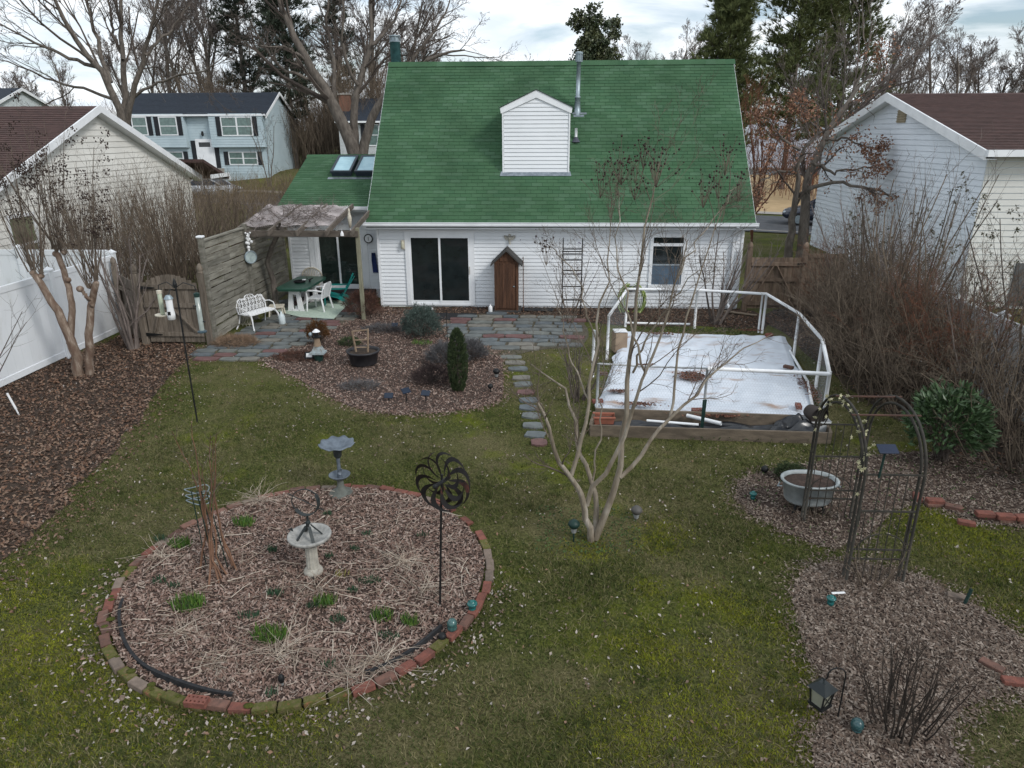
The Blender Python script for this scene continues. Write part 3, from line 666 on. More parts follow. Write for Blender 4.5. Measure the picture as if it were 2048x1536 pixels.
# dormer
d0, d1, dY = DOR; dz0, dz1, dza = 3.70, 5.44, 5.87; dm = (d0+d1)/2
core = MB().prism([(d0, dz0-.25), (d1, dz0-.25), (d1, dz1), (dm, dza-.06), (d0, dz1)], dY+.002, 3.1, axes=(0, 2, 1)).build('dormer', SIDING, house)
def dspan(z):
    if z < dz1-.04: return [(d0+.05, d1-.05)]
    k = (z-dz1+.08)/(dza-dz1); h = (d1-d0)/2*max(0, 1-k); return [(dm-h, dm+h)]
siding(core, (0, dY, 0), (1, 0, 0), dz0, dza-.16, .1075, dspan, SIDING)
for x in (d0+.022, d1-.022): MB().rbox((x, dY-.012, (dz0+dz1)/2-.01), (.044, .05, dz1-dz0-.02), .005).build('corner_post', TRIM, core)
ov = .05; k = (dza-dz1)/((d1-d0)/2)
for sgn in (-1, 1):
    e = dm+sgn*((d1-d0)/2+ov); ez = dza-k*((d1-d0)/2+ov)
    fa = MB().prism([(dm, dza-.005), (e, ez-.005), (e-sgn*.02, ez-.15), (dm+sgn*((d1-d0)/2-.02), ez-.15+k*.03), (dm, dza-.20)][::sgn], dY-.055, dY-.025, axes=(0, 2, 1)); fa.build('rake_trim', TRIM, core)
    MB().prism([(dm, dza+.02), (e+sgn*.02, ez+.012), (e+sgn*.02, ez-.012), (dm, dza-.004)][::sgn], dY-.075, 3.0, axes=(0, 2, 1)).build('dormer_roof', M('dark_shingle_edge', (.05, .075, .06), rough=.9), core)
ry = dY-.02
fl = MB().prism([(d0-.07, 0), (d1+.06, 0), (d1+.03, .16), (d0-.04, .16)], 0, .006); Rr = np.stack([np.array([1, 0, 0]), sl, np.cross((1, 0, 0), sl)], 1)
fl.xf(Rr, (0, dY-.115, EZ+(dY-.115-EY)*(RZ-EZ)/(RY-EY)+.002)).build('flashing', ALUM, core)
# flue, vent, chimney
def roofz(Y): return EZ-.03+(Y-EY)*(RZ-EZ)/(RY-EY)
flue = MB().tube([(5.66, 2.50, roofz(2.5)-.1), (5.66, 2.50, roofz(2.5)+.42)], [.10, .075], 14).tube([(5.66, 2.5, roofz(2.5)+.38), (5.67, 2.5, 6.72)], .062, 14).lathe([(.066, roofz(2.5)+.44), (.085, roofz(2.5)+.445), (.085, roofz(2.5)+.40), (.07, roofz(2.5)+.39)], (5.66, 2.5, 0), 14).build('flue_pipe', GALV, house, True)
cc = MB().lathe([(.06, 6.68), (.105, 6.69), (.105, 6.71), (.09, 6.71)], (5.67, 2.5, 0), 14).lathe([(.09, 6.71), (.09, 6.92)], (5.67, 2.5, 0), 14).lathe([(.112, 6.90), (.112, 6.945), (.05, 6.965), (.001, 6.97)], (5.67, 2.5, 0), 14)
for i in range(10): a = i*2*pi/10; cc.bar((5.67+.1*math.cos(a), 2.5+.1*math.sin(a), 6.69), (5.67+.1*math.cos(a), 2.5+.1*math.sin(a), 6.93), .012)
cc.build('flue_cap', GALV, flue)
MB().box((5.72, 2.44, roofz(2.44)+.035), (.42, .03, .05)).box((5.70, 2.40, roofz(2.40)+.012), (.3, .09, .012), Rr).build('flashing', ALUM, flue)
vp = MB().tube([(5.61, 1.72, roofz(1.72)-.05), (5.61, 1.72, roofz(1.72)+.36)], .038, 12).build('vent_pipe', TRIM, house, True)
MB().lathe([(.13, -.02), (.075, .05), (.052, .10), (.045, .12)], (5.61, 1.72, roofz(1.72)), 12).build('vent_boot', M('lead_boot', (.07, .075, .10), rough=.7), vp)
ch = MB().tube([(-.12, 4.75, 2.0), (-.12, 4.75, 7.50)], .165, 16).build('chimney_pipe', TEALPIPE, house, True)
cp = MB().lathe([(.165, 7.5), (.18, 7.5), (.18, 7.53), (.14, 7.54)], (-.12, 4.75, 0), 16).lathe([(.13, 7.54), (.13, 7.66)], (-.12, 4.75, 0), 16).lathe([(.185, 7.66), (.185, 7.685), (.02, 7.72)], (-.12, 4.75, 0), 16)
for i in range(5): a = i*2*pi/5; cp.bar((-.12+.165*math.cos(a), 4.75+.165*math.sin(a), 7.52), (-.12+.165*math.cos(a), 4.75+.165*math.sin(a), 7.67), .02)
cp.build('chimney_cap', GALV, ch)

# annex with the low green roof
AY = 1.2; AX0 = -2.98; AEY, AEZ, ARY, ARZ = .80, 2.78, 4.1, 4.10
aw = MB().bb((AX0, AY+.002, 0), (-.002, AY+.12, 2.62)).bb((AX0, AY+.12, 0), (AX0+.12, 7, 2.62)).prism([(AY, 2.62), (7, 2.62), (ARY, ARZ-.16)], AX0, AX0+.12, axes=(1, 2, 0)).build('annex_wall', SIDING, house)
siding(aw, (0, AY, 0), (1, 0, 0), .25, 2.62, .1045, lambda z: minus((AX0+.07, -.03), [(-2.36, -.58)]*(z < 2.28)), SIDING)
MB().rbox((AX0+.035, AY-.012, 1.3), (.07, .05, 2.6), .006).build('corner_post', TRIM, aw)
for q0, q1 in ((-2.36, -2.19), (-.74, -.58)): MB().bb((q0, AY-.045, .28), (q1, AY-.004, 2.26)).build('door_casing', TRIM, aw)
slider(house, -2.19, -.74, .28, 2.2, AY-.006, .09, tint=glass('dim_glass', (.016, .024, .021)))
MB().rbox((-1.4, .85, .14), (2.0, .66, .27), .015).build('door_step', DARKMAT, house)
asl = np.array([0, ARY-AEY, ARZ-AEZ]); ASL = np.linalg.norm(asl); asl /= ASL
ar = MB().prism([(AEY, AEZ-.03), (ARY, ARZ-.03), (7.4, AEZ-.03), (7.4, AEZ-.14), (ARY, ARZ-.16), (AEY, AEZ-.14)], -3.08, -.002, axes=(1, 2, 0)).build('annex_roof', SHG2, house)
shingles(ar, (-3.08, AEY, AEZ-.03), (1, 0, 0), asl, 3.07, ASL, .127, .305, SHG, 300, np.random.default_rng(6))
MB().add([(-3.1, ARY, ARZ+.01), (-.01, ARY, ARZ+.02), (-.01, ARY-.14, ARZ-.06), (-3.1, ARY-.14, ARZ-.07)], f4=[(3, 2, 1, 0)]).add([(-3.1, ARY, ARZ+.01), (-.01, ARY, ARZ+.02), (-.01, ARY+.14, ARZ-.06), (-3.1, ARY+.14, ARZ-.07)], f4=[(0, 1, 2, 3)]).build('ridge_cap', SHG, ar)
MB().prism([(AEY, 2.66), (AEY-.10, 2.66), (AEY-.12, 2.69), (AEY-.12, 2.765), (AEY-.10, 2.765), (AEY-.10, 2.70), (AEY-.02, 2.68), (AEY-.02, 2.765), (AEY, 2.765)], -3.15, -.22, axes=(1, 2, 0)).build('gutter', TRIM, house)
MB().bb((-3.06, AEY+.004, 2.60), (-.2, AEY+.025, 2.72)).build('fascia', TRIM, house)
def ARP(x, y, h=0.):
    kk = (ARZ-AEZ)/(ARY-AEY); d = ray(x, y); t = -(CAM[2]-(AEZ-.03+h)-kk*(CAM[1]-AEY))/(d[2]-kk*d[1]); return CAM+d*t
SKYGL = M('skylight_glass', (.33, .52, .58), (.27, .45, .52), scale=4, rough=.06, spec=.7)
SKYFR = M('skylight_frame', (.022, .03, .042), (.03, .04, .055), rough=.45)
aR = np.stack([np.array([1, 0, 0]), asl, np.cross((1, 0, 0), asl)], 1)
for x0, x1 in ((-1.93, -1.28), (-1.18, -.53)):
    y0, y1 = 2.62, 3.72; c = lambda u, v: np.array([u, v, AEZ-.03+(v-AEY)*(ARZ-AEZ)/(ARY-AEY)])
    ln = np.linalg.norm(c(0, y1)-c(0, y0)); w = x1-x0; fb = MB()
    fb.box((w/2, ln/2, .06), (w-.06, ln-.06, .13))
    for q in ((0, 0, w, .07), (0, ln-.07, w, .07), (0, .07, .07, ln-.14), (w-.07, .07, .07, ln-.14)): fb.box((q[0]+q[2]/2, q[1]+q[3]/2, .16), (q[2], q[3], .075))
    so = fb.xf(aR, c(x0, y0)).build('skylight', SKYFR, house); MB().box((w/2, ln/2, .17), (w-.14, ln-.14, .02)).xf(aR, c(x0, y0)).build('pane', SKYGL, so)
MB().box((0, 0, .012), (1.62, .14, .012)).xf(aR, c(-1.2, 2.53)).build('flashing', ALUM, ar)

# ================================================================== neighbouring houses
def winset(parent, x, z, w, h, y, shutters=True, panes=2, fr=TRIM, sh=None, gl=None):
    """window on a wall that faces the yard (-Y)"""
    o = MB().bb((x, y-.06, z), (x+w, y-.02, z+.09)).bb((x, y-.06, z+h-.09), (x+w, y-.02, z+h)).bb((x, y-.06, z+.09), (x+.09, y-.02, z+h-.09)).bb((x+w-.09, y-.06, z+.09), (x+w, y-.02, z+h-.09))
    if panes == 2: o.bb((x+w/2-.07, y-.06, z+.09), (x+w/2+.07, y-.02, z+h-.09))
    wo_ = o.build('window', fr, parent); g_ = gl or GLASSW
    for i in range(panes):
        a = x+.09 if i == 0 else x+w/2+.07; b = (x+w/2-.07 if panes == 2 else x+w-.09) if i == 0 else x+w-.09
        m = z+h/2; MB().bb((a, y-.035, z+.09), (b, y-.025, m-.03)).build('pane', g_, wo_); MB().bb((a, y-.035, m+.03), (b, y-.025, z+h-.09)).build('pane', g_, wo_); MB().bb((a, y-.05, m-.03), (b, y-.025, m+.03)).build('sash', fr, wo_)
    if shutters:
        for sx in (x-.44, x+w+.04): MB().rbox((sx+.2, y-.045, z+h/2), (.40, .05, h), .01).build('shutter', sh or SHUT, parent)
GLASSW = glass('grey_green_glass', (.10, .15, .14), .08)
SHUT = M('black_shutter', (.018, .02, .025), rough=.6)
def gable_box(parent, x0, x1, y0, y1, zb, ze, zr, along='x', wallm=None, roofm=None, ov=.4, rk=.3, thick=.14, wallname='wall', roofname='roof'):
    w = MB(); ym = (y0+y1)/2
    w.prism([(y0, zb), (y1, zb), (y1, ze), (ym, zr-thick*1.1), (y0, ze)], x0, x1, axes=(1, 2, 0)); wo_ = w.build(wallname, wallm, parent)
    k = (zr-ze)/((y1-y0)/2); r = MB()
    for sg, e in ((-1, y0-ov), (1, y1+ov)):
        ez = ze-k*ov+.04; P = [(ym, zr), (e, ez+.0), (e, ez-thick), (ym, zr-thick)]
        r.prism(P if sg < 0 else P[::-1], x0-rk, x1+rk, axes=(1, 2, 0))
    ro = r.build(roofname, roofm, parent)
    return wo_, ro, k

def courses(parent, E0, u, s, width, length, expo, mat):
    u = np.array(u, float); s = np.array(s, float); n = np.cross(u, s); E0 = np.array(E0, float); J = MB(); k = 0
    while (k+1)*expo < length:
        p = E0+s*k*expo; q = [p, p+u*width, p+u*width+s*expo*.97, p+s*expo*.97]; J.add([*q, q[0]+n*.02, q[1]+n*.02, q[2]+n*.004, q[3]+n*.004], f4=[(4, 5, 6, 7), (0, 1, 5, 4), (1, 2, 6, 5), (3, 0, 4, 7)]); k += 1
    o = J.build('shingle_courses', mat, parent); o['kind'] = 'stuff'
def roof_courses(ro, x0, x1, y0, y1, ze, zr, ov, rk, expo, mat):
    k = (zr-ze)/((y1-y0)/2); e = np.array([x0-rk, y0-ov, ze-k*ov+.04]); t = np.array([x0-rk, (y0+y1)/2, zr]); d = t-e; ln_ = np.linalg.norm(d); courses(ro, e, (1, 0, 0), d/ln_, x1-x0+2*rk, ln_, expo, mat)

# blue split level across the street
BY = 47.0; bx1 = V(527, 228, BY)[0]; bx0 = bx1-12.8; bzb = V(480, 348, BY)[2]; bze = V(527, 229, BY)[2]; bzr = 8.35
blue = thing('house', 'pale blue split level house with navy roof and black shutters', 'house', (bx1-8, BY+4, bzb))
bw, brf, k = gable_box(blue, bx0, bx1, BY, BY+7.6, bzb-1, bze+.1, bzr, wallm=BLUESID, roofm=SHNAVY, ov=.35, rk=.3)
roof_courses(brf, bx0, bx1, BY, BY+7.6, bze+.1, bzr, .35, .3, .25, SHNAVY)
zmid = bzb+2.35; xm0, xm1 = V(383, 300, BY)[0], V(428, 300, BY)[0]
MB().bb((bx0+.02, BY-.5, zmid), (xm0-.1, BY-.01, bze)).build('overhang', BLUESID, blue)
MB().bb((xm1+.1, BY-.5, zmid), (bx1-.02, BY-.01, bze)).build('overhang', BLUESID, blue)
siding(bw, (0, BY-.5, 0), (1, 0, 0), zmid, bze-.05, .22, lambda z: [(bx0, xm0-.1), (xm1+.1, bx1)], BLUESID, True)
siding(bw, (0, BY, 0), (1, 0, 0), bzb, bze, .22, lambda z: [(bx0, bx1)] if z < zmid else [(xm0, xm1)], BLUESID, True)
siding(bw, (bx1, BY, 0), (0, 1, 0), bzb-.4, bzr-.5, .22, lambda z: [(0, 7.6)] if z < bze else [(3.8*(z-bze)/(bzr-bze), 7.6-3.8*(z-bze)/(bzr-bze))], BLUESID, True, 1.5)
for a, b in ((bx0, BY-.86),): MB().bb((bx0-.3, BY-.58, bze-.12), (bx1+.3, BY-.44, bze+.04)).build('gutter', TRIM, blue)
for sg in (-1, 1):
    ym = BY+3.8; e = ym+sg*4.15; MB().prism([(ym, bzr+.02), (e, bze-.06), (e, bze-.34), (ym, bzr-.26)][::sg], bx1+.28, bx1+.34, axes=(1, 2, 0)).build('rake_board', TRIM, blue)
def bwin(px0, px1, py0, py1, panes, yy):
    a = V(px0, py1, yy); b = V(px1, py0, yy); winset(blue, a[0], a[2], b[0]-a[0], b[2]-a[2], yy, True, panes)
bwin(322, 352, 233, 271, 1, BY-.51); bwin(445, 503, 233, 272, 2, BY-.51); bwin(460, 514, 303, 330, 2, BY-.01); bwin(268, 292, 233, 271, 1, BY-.51); bwin(330, 366, 303, 330, 1, BY-.01)
a = V(401, 336, BY); b = V(424, 281, BY)
dd = MB().bb((a[0]-.12, BY-.06, a[2]), (b[0]+.12, BY-.015, b[2]+.14)).build('front_door', TRIM, blue); MB().bb((a[0]+.2, BY-.075, b[2]-.55), (b[0]-.2, BY-.062, b[2]-.15)).build('door_light', GLASSD, dd); MB().bb((a[0]+.02, BY-.075, a[2]+.05), (b[0]-.02, BY-.063, b[2]-.62)).build('door_leaf', TRIM, dd)
for x in (a[0]-.55, b[0]+.15): MB().rbox((x+.2, BY-.045, (a[2]+b[2])/2), (.40, .05, b[2]-a[2]), .01).build('shutter', SHUT, blue)
MB().lathe([(.06, 0), (.12, .1), (.1, .35), (.02, .42)], (V(407, 268, BY)[0], BY-.2, V(407, 272, BY)[2]), 8).build('porch_lamp', BLACK, blue)
MB().bb((a[0]-.8, BY-1.6, bzb-.9), (b[0]+.8, BY-.02, a[2]-.02)).build('front_step', CONCRETE, blue)
MB().bar((bx1+.04, BY-.54, bze-.1), (bx1+.06, BY-.06, bze-1.2), .09).bar((bx1+.06, BY-.06, bze-1.2), (bx1+.06, BY-.06, bzb), .09).build('downspout', BLUESID, blue)

# second house behind the forked tree
NY = 50.0; nx0 = V(676, 240, NY)[0]; nze = V(720, 243, NY)[2]; nzb = gz(nx0, NY)-.3
nh = thing('house', 'pale grey house with navy roof and brick chimney behind the forked tree', 'house', (nx0+7, NY+4, nzb))
gable_box(nh, nx0, nx0+14, NY, NY+7.6, nzb-.5, nze+.1, V(720, 197, NY+3.8)[2], wallm=M('pale_grey_siding', (.5, .53, .54), rough=.6), roofm=SHNAVY, ov=.35, rk=.2)
a = V(733, 292, NY); b = V(758, 248, NY); winset(nh, a[0], a[2], b[0]-a[0], b[2]-a[2], NY, True, 1)
MB().bb((nx0-.2, NY-.5, nze-.12), (nx0+14.2, NY-.36, nze+.04)).build('gutter', TRIM, nh)
BRICKC = M('chimney_brick', (.23, .115, .08), (.16, .085, .06), scale=12, rough=.9, bump=.4, bscale=30)
c0 = V(684, 240, NY+2)[0]; c1 = V(703, 240, NY+2)[0]; zt = V(693, 190, NY+2)[2]
MB().bb((c0, NY+1.5, nzb), (c1, NY+2.4, zt)).build('chimney', BRICKC, nh); MB().bb((c0-.08, NY+1.42, zt), (c1+.08, NY+2.48, zt+.15)).build('chimney_cap', CONCRETE, nh)

# far white gable at the left edge
fy = 62.0; fx = V(38, 180, fy)[0]; fz = V(38, 176, fy)[2]
fh = thing('house', 'distant white gabled house beyond the brown roof', 'house', (fx, fy+4, gz(fx, fy)))
_, fro, k = gable_box(fh, fx-14, fx, fy-5, fy+5, gz(fx, fy)-.5, fz-1.9, fz, wallm=M('distant_white_siding', (.60, .66, .68), rough=.7), roofm=SHNAVY, ov=.4, rk=.35)
for sg in (-1, 1):
    e = fy+sg*5.42; ez = fz-1.9-k*.42; MB().prism([(fy, fz+.03), (e, ez+.05), (e, ez-.25), (fy, fz-.28)][::sg], fx+.35, fx+.42, axes=(1, 2, 0)).build('rake_board', TRIM, fh)

# left neighbour: cream gable with brown roof
lx = -9.5; lym, lh = 3.05, 5.75; lze, lzr = 3.28, 5.60
ln = thing('house', 'cream sided house with brown shingle roof behind the white fence', 'house', (lx-7, lym, 0))
lw, lr, k = gable_box(ln, lx-16, lx, lym-lh, lym+lh, -.4, lze, lzr, wallm=CREAM, roofm=SHB, ov=.38, rk=.30)
roof_courses(lr, lx-16, lx, lym-lh, lym+lh, lze, lzr, .38, .30, .15, SHB)
siding(lw, (lx, lym-lh, 0), (0, 1, 0), .2, lzr-.25, .18, lambda z: [(0, 2*lh)] if z < lze else [(lh*(z-lze)/(lzr-lze), 2*lh-lh*(z-lze)/(lzr-lze))], CREAM, False, 1.6)
for sg in (-1, 1):
    e = lym+sg*(lh+.42); ez = lze-k*.42; MB().prism([(lym, lzr+.03), (e, ez+.05), (e, ez-.16), (lym, lzr-.19)][::sg], lx+.29, lx+.34, axes=(1, 2, 0)).build('rake_board', TRIM, ln)
    MB().prism([(lym, lzr-.17), (e, ez-.14), (e, ez-.16), (lym, lzr-.19)][::sg], lx, lx+.29, axes=(1, 2, 0)).build('rake_soffit', TRIM, ln)
MB().bb((lx-16, lym-lh-.5, lze-.22), (lx+.3, lym-lh-.39, lze-.08)).build('gutter', TRIM, ln)
# entry roof reaching out at the far corner
MB().prism([(lym+lh-.6, lze+.55), (lym+lh+1.5, lze-.18), (lym+lh+1.5, lze-.30), (lym+lh-.6, lze+.43)], lx-1, lx+.95, axes=(1, 2, 0)).build('porch_roof', SHB, ln)
MB().bb((lx-1, lym+lh+1.5, lze-.34), (lx+.98, lym+lh+1.62, lze-.2)).bb((lx+.952, lym+lh-.2, lze-.2), (lx+1.0, lym+lh+1.5, lze-.05)).build('porch_gutter', TRIM, ln)
def side_window(parent, X, y0, y1, z0, z1, sgn, gl, fr=TRIM):
    """window on a wall facing +X (sgn 1) or -X (sgn -1)"""
    a, b = (X+sgn*.02, X+sgn*.07); o = MB()
    for q in ((y0, z0, y1, z0+.09), (y0, z1-.09, y1, z1), (y0, z0+.09, y0+.09, z1-.09), (y1-.09, z0+.09, y1, z1-.09), (y0+.09, (z0+z1)/2-.03, y1-.09, (z0+z1)/2+.03)): o.bb((min(a, b), q[0], q[1]), (max(a, b), q[2], q[3]))
    wo_ = o.build('window', fr, parent)
    for q0, q1 in ((z0+.09, (z0+z1)/2-.03), ((z0+z1)/2+.03, z1-.09)): MB().bb((X+sgn*.03-.006, y0+.09, q0), (X+sgn*.03+.006, y1-.09, q1)).build('pane', gl, wo_)
wa = XP(18, 480, lx); wb = XP(62, 418, lx)
side_window(ln, lx, wa[1], wb[1], 1.15, 2.75, 1, glass('olive_glass', (.12, .14, .085), .1))

# right neighbour
rx = 16.5; rym, rh = 6.3, 6.0; rze, rzr = 4.35, 5.95
rn = thing('house', 'white sided house with reddish brown roof beyond the bare shrubs', 'house', (rx+7, rym, 0))
rw, rr, k = gable_box(rn, rx, rx+16, rym-rh, rym+rh, -1.2, rze, rzr, wallm=SNOWSID, roofm=SHB, ov=.35, rk=.28)
roof_courses(rr, rx, rx+16, rym-rh, rym+rh, rze, rzr, .35, .28, .15, SHB)
siding(rw, (rx, rym+rh, 0), (0, -1, 0), -.3, rzr-.25, .165, lambda z: [(0, 2*rh)] if z < rze else [(rh*(z-rze)/(rzr-rze), 2*rh-rh*(z-rze)/(rzr-rze))], SNOWSID, False, 1.6)
siding(rw, (rx, rym-rh, 0), (1, 0, 0), -.3, rze-.1, .165, lambda z: [(0, 7)], M('warm_white_siding', (.66, .66, .63), (.60, .60, .57), scale=1, rough=.55, vary=.03), True)
for sg in (-1, 1):
    e = rym+sg*(rh+.4); ez = rze-k*.4; MB().prism([(rym, rzr+.03), (e, ez+.05), (e, ez-.20), (rym, rzr-.24)][::sg], rx-.33, rx-.28, axes=(1, 2, 0)).build('rake_board', TRIM, rn)
    MB().prism([(rym, rzr-.20), (e, ez-.17), (e, ez-.19), (rym, rzr-.22)][::sg], rx-.28, rx, axes=(1, 2, 0)).build('rake_soffit', TRIM, rn)
MB().bb((rx-.3, rym-rh-.5, rze-.22), (rx+16, rym-rh-.36, rze-.05)).build('gutter', TRIM, rn)
gv = MB().bb((rx-.05, rym-1.05, 5.02), (rx-.018, rym-.45, 5.42))
for i in range(5): gv.box((rx-.06, rym-.75, 5.07+i*.075), (.04, .58, .02))
gv.build('gable_vent', M('tan_vent', (.36, .31, .22), rough=.7), rn)
SHUT2 = M('grey_shutter', (.10, .105, .11), rough=.7)
for (z0, z1) in ((1.0-.9, 2.2-.9), (2.65, 3.75)):
    MB().rbox((rx+1.55, rym-rh-.045, (z0+z1)/2), (.42, .05, z1-z0), .01).build('shutter', SHUT2, rn)
    winset(rn, rx+1.8, z0, 1.5, z1-z0, rym-rh, False, 2)

# pale roofed house glimpsed through the oak
py_ = 66.0; px0 = V(1505, 300, py_)[0]
ph = thing('house', 'low house with pale grey roof glimpsed behind the oak', 'house', (px0+9, py_+4, gz(px0, py_)))
gable_box(ph, px0, px0+17, py_, py_+9, gz(px0, py_)-.5, V(1600, 325, py_)[2], V(1600, 232, py_+4.5)[2]-.4, wallm=M('far_blue_siding', (.42, .5, .58), rough=.7), roofm=M('pale_roof', (.42, .45, .50), (.34, .37, .42), scale=2, rough=.7), ov=.5, rk=.3)

# ================================================================== patio stones and stepping stones
SLATE = palette('slate_paver', [(.115, .130, .135), (.145, .152, .140), (.098, .113, .122), (.165, .156, .135), (.128, .140, .138), (.135, .075, .072), (.12, .128, .124)], rough=.7, bump=.3, bscale=25, noise=.22, nscale=5, use='obj')
stone_me = [MB().rbox((0, 0, 0), (1, 1, 1), .03).mesh('paver') for _ in range(1)][0]
def rough_stone(g):
    n = 10; a = np.arange(n)*2*pi/n; sq = 1/np.maximum(np.abs(np.cos(a)), np.abs(np.sin(a)))
    r = .5*sq*g.uniform(.84, 1.0, n); p = np.column_stack([r*np.cos(a), r*np.sin(a)]); m = MB(); m.prism(p, -.5, .42); m.prism(p*.965, .42, .5); return m.mesh('flagstone')
gp = np.random.default_rng(21); stones = [rough_stone(gp) for _ in range(5)]
for s_ in stones: s_.materials.append(SLATE)
def paving(name, poly, w, d, rz, org, g, keep=1.0):
    root = bpy.data.objects.new(name, None); col.objects.link(root); root.location = (*np.mean(poly, 0), 0); root['kind'] = 'structure'; R = rotz(rz)[:2, :2]
    for r in range(-14, 15):
        x = -8+g.uniform(0, .5)
        while x < 8:
            ww = w*g.uniform(.75, 1.2); c = R@np.array([x+ww/2, r*d])+org
            if inpoly(np.array(poly), c[0], c[1]) and g.uniform() < keep:
                piece('paver', stones[g.integers(5)], SLATE, (c[0], c[1], .013+g.uniform(-.004, .005)), (g.normal(0, .012), g.normal(0, .012), rz+g.normal(0, .015)), ((ww-.025)*1.04, (d-.025)*1.05, .05), root)
            x += ww
    return root
polyA = G2([(372, 716), (380, 700), (425, 690), (470, 668), (520, 650), (545, 632), (560, 600), (720, 590), (705, 640), (655, 662), (612, 690), (575, 700), (540, 722), (440, 722)])
polyB = G2([(880, 660), (905, 636), (985, 628), (1140, 634), (1175, 655), (1165, 690), (1080, 700), (1000, 712), (950, 692)])
sheet('patio_sand', smoothpoly(polyA, 4, .02), M('joint_sand', (.10, .085, .065), (.06, .055, .035), scale=9, rough=1, bump=.5), .008); sheet('patio_sand', smoothpoly(polyB, 4, .02), MATS['joint_sand'], .008)
paving('patio', polyA, .52, .30, .02, np.array([-1.5, -2.5]), gp); paving('patio', polyB, .60, .33, -.015, np.array([4, -2.5]), gp, .97)
path = bpy.data.objects.new('stepping_stone_path', None); col.objects.link(path); path.location = (4.4, -7.5, 0); path['kind'] = 'structure'
for (px, py, w) in [(1022, 716, 52), (1030, 727, 50), (1036, 739, 46), (1043, 757, 44), (1047, 770, 46), (1052, 786, 44), (1057, 802, 44), (1056, 817, 44), (1062, 833, 46), (1066, 853, 48), (1071, 871, 50), (1078, 887, 40)]:
    c = G(px, py); c2 = G(px+w/2, py); piece('flagstone', stones[gp.integers(5)], SLATE, (c[0], c[1], .012), (0, 0, gp.normal(0, .12)), ((c2[0]-c[0])*1.75, .29, .045), path)

# ================================================================== fences
def vinyl_panel(parent, p, q, h, boards=9, zb=.06):
    p, q = np.array(p, float), np.array(q, float); d = q-p; Ln = np.linalg.norm(d); a = math.atan2(d[1], d[0])
    for z, hh in ((zb+.07, .14), (h-.07, .14)): MB().rbox(((p[0]+q[0])/2, (p[1]+q[1])/2, z), (Ln, .05, hh), .008, a).build('rail', WHITE, parent)
    me = MB().rbox((0, 0, 0), (1, 1, 1), .02).mesh('board'); me.materials.append(WHITE); n = boards; bw_ = Ln/n
    for i in range(n):
        c = p+d*(i+.5)/n; piece('board', me, WHITE, (c[0], c[1], (zb+h)/2), a, (bw_-.004, .022, h-zb-.24), parent)
def vinyl_post(parent, p, h):
    m = MB().rbox((p[0], p[1], h/2+.02), (.13, .13, h+.04), .008); m.build('post', WHITE, parent)
    MB().prism([(-.08, -.08), (.08, -.08), (.08, .08), (-.08, .08)], 0, .03).add([(-.075, -.075, .03), (.075, -.075, .03), (.075, .075, .03), (-.075, .075, .03), (0, 0, .10)], f3=[(0, 1, 4), (1, 2, 4), (2, 3, 4), (3, 0, 4)]).xf(None, (p[0], p[1], h+.04)).build('post_cap', WHITE, parent)
wf = thing('vinyl_fence', 'white vinyl privacy fence beside the pollarded tree', 'fence', (-6, -6, 0))
ys = [-12.4, -10.0, -7.62, -5.24, -2.86]
for a, b in zip(ys[:-1], ys[1:]): vinyl_panel(wf, (-6, a+.065), (-6, b-.065), 1.95)
for y in ys: vinyl_post(wf, (-6, y), 1.95)
wf2 = thing('vinyl_fence', 'white vinyl fence run below the cream gable window', 'fence', (-9, -2.7, 0))
for a, b in ((-13.4, -11), (-11, -8.6), (-8.6, -6.2)): vinyl_panel(wf2, (a+.065, -2.55), (b-.065, -2.55), 2.02)
for x in (-13.4, -11, -8.6): vinyl_post(wf2, (x, -2.55), 2.02)
# right boundary fence
wf3 = thing('vinyl_fence', 'white vinyl fence behind the tangled brown shrubs', 'fence', (13.05, -7, 0))
ys3 = [-14.4, -12, -9.6, -7.2, -4.8, -2.4, -.3]
for a, b in zip(ys3[:-1], ys3[1:]): vinyl_panel(wf3, (13.05, a+.065), (13.05, b-.065), 1.6)
for y in ys3: vinyl_post(wf3, (13.05, y), 1.6)

def ballpost(parent, p, h, w, mat, name='post', round_=True):
    m = MB().rbox((p[0], p[1], h/2), (w, w, h), .01)
    o = m.build(name, mat, parent)
    if round_: MB().lathe([(.0, 0), (w*.52, 0), (w*.55, .03), (w*.42, .035), (w*.56, .06), (w*.57, .11), (w*.45, .17), (w*.2, .215), (.001, .225)], (p[0], p[1], h), 10).build('post_finial', mat, o, True)
    return o
plank_me = MB().rbox((0, 0, 0), (1, 1, 1), .04).mesh('plank')
def planks(parent, p, q, z0, ztop, n, mat, y_off=0, name='plank', gap=.008):
    p, q = np.array(p, float), np.array(q, float); d = q-p; Ln = np.linalg.norm(d); a = math.atan2(d[1], d[0]); nr = np.array([-d[1], d[0]])/Ln
    me = plank_me.copy(); me.materials.append(mat)
    for i in range(n):
        t = (i+.5)/n; c = p+d*t+nr*y_off; zt = ztop(t) if callable(ztop) else ztop
        piece(name, me, mat, (c[0], c[1], (z0+zt)/2), a, (Ln/n-gap, .02, zt-z0), parent)
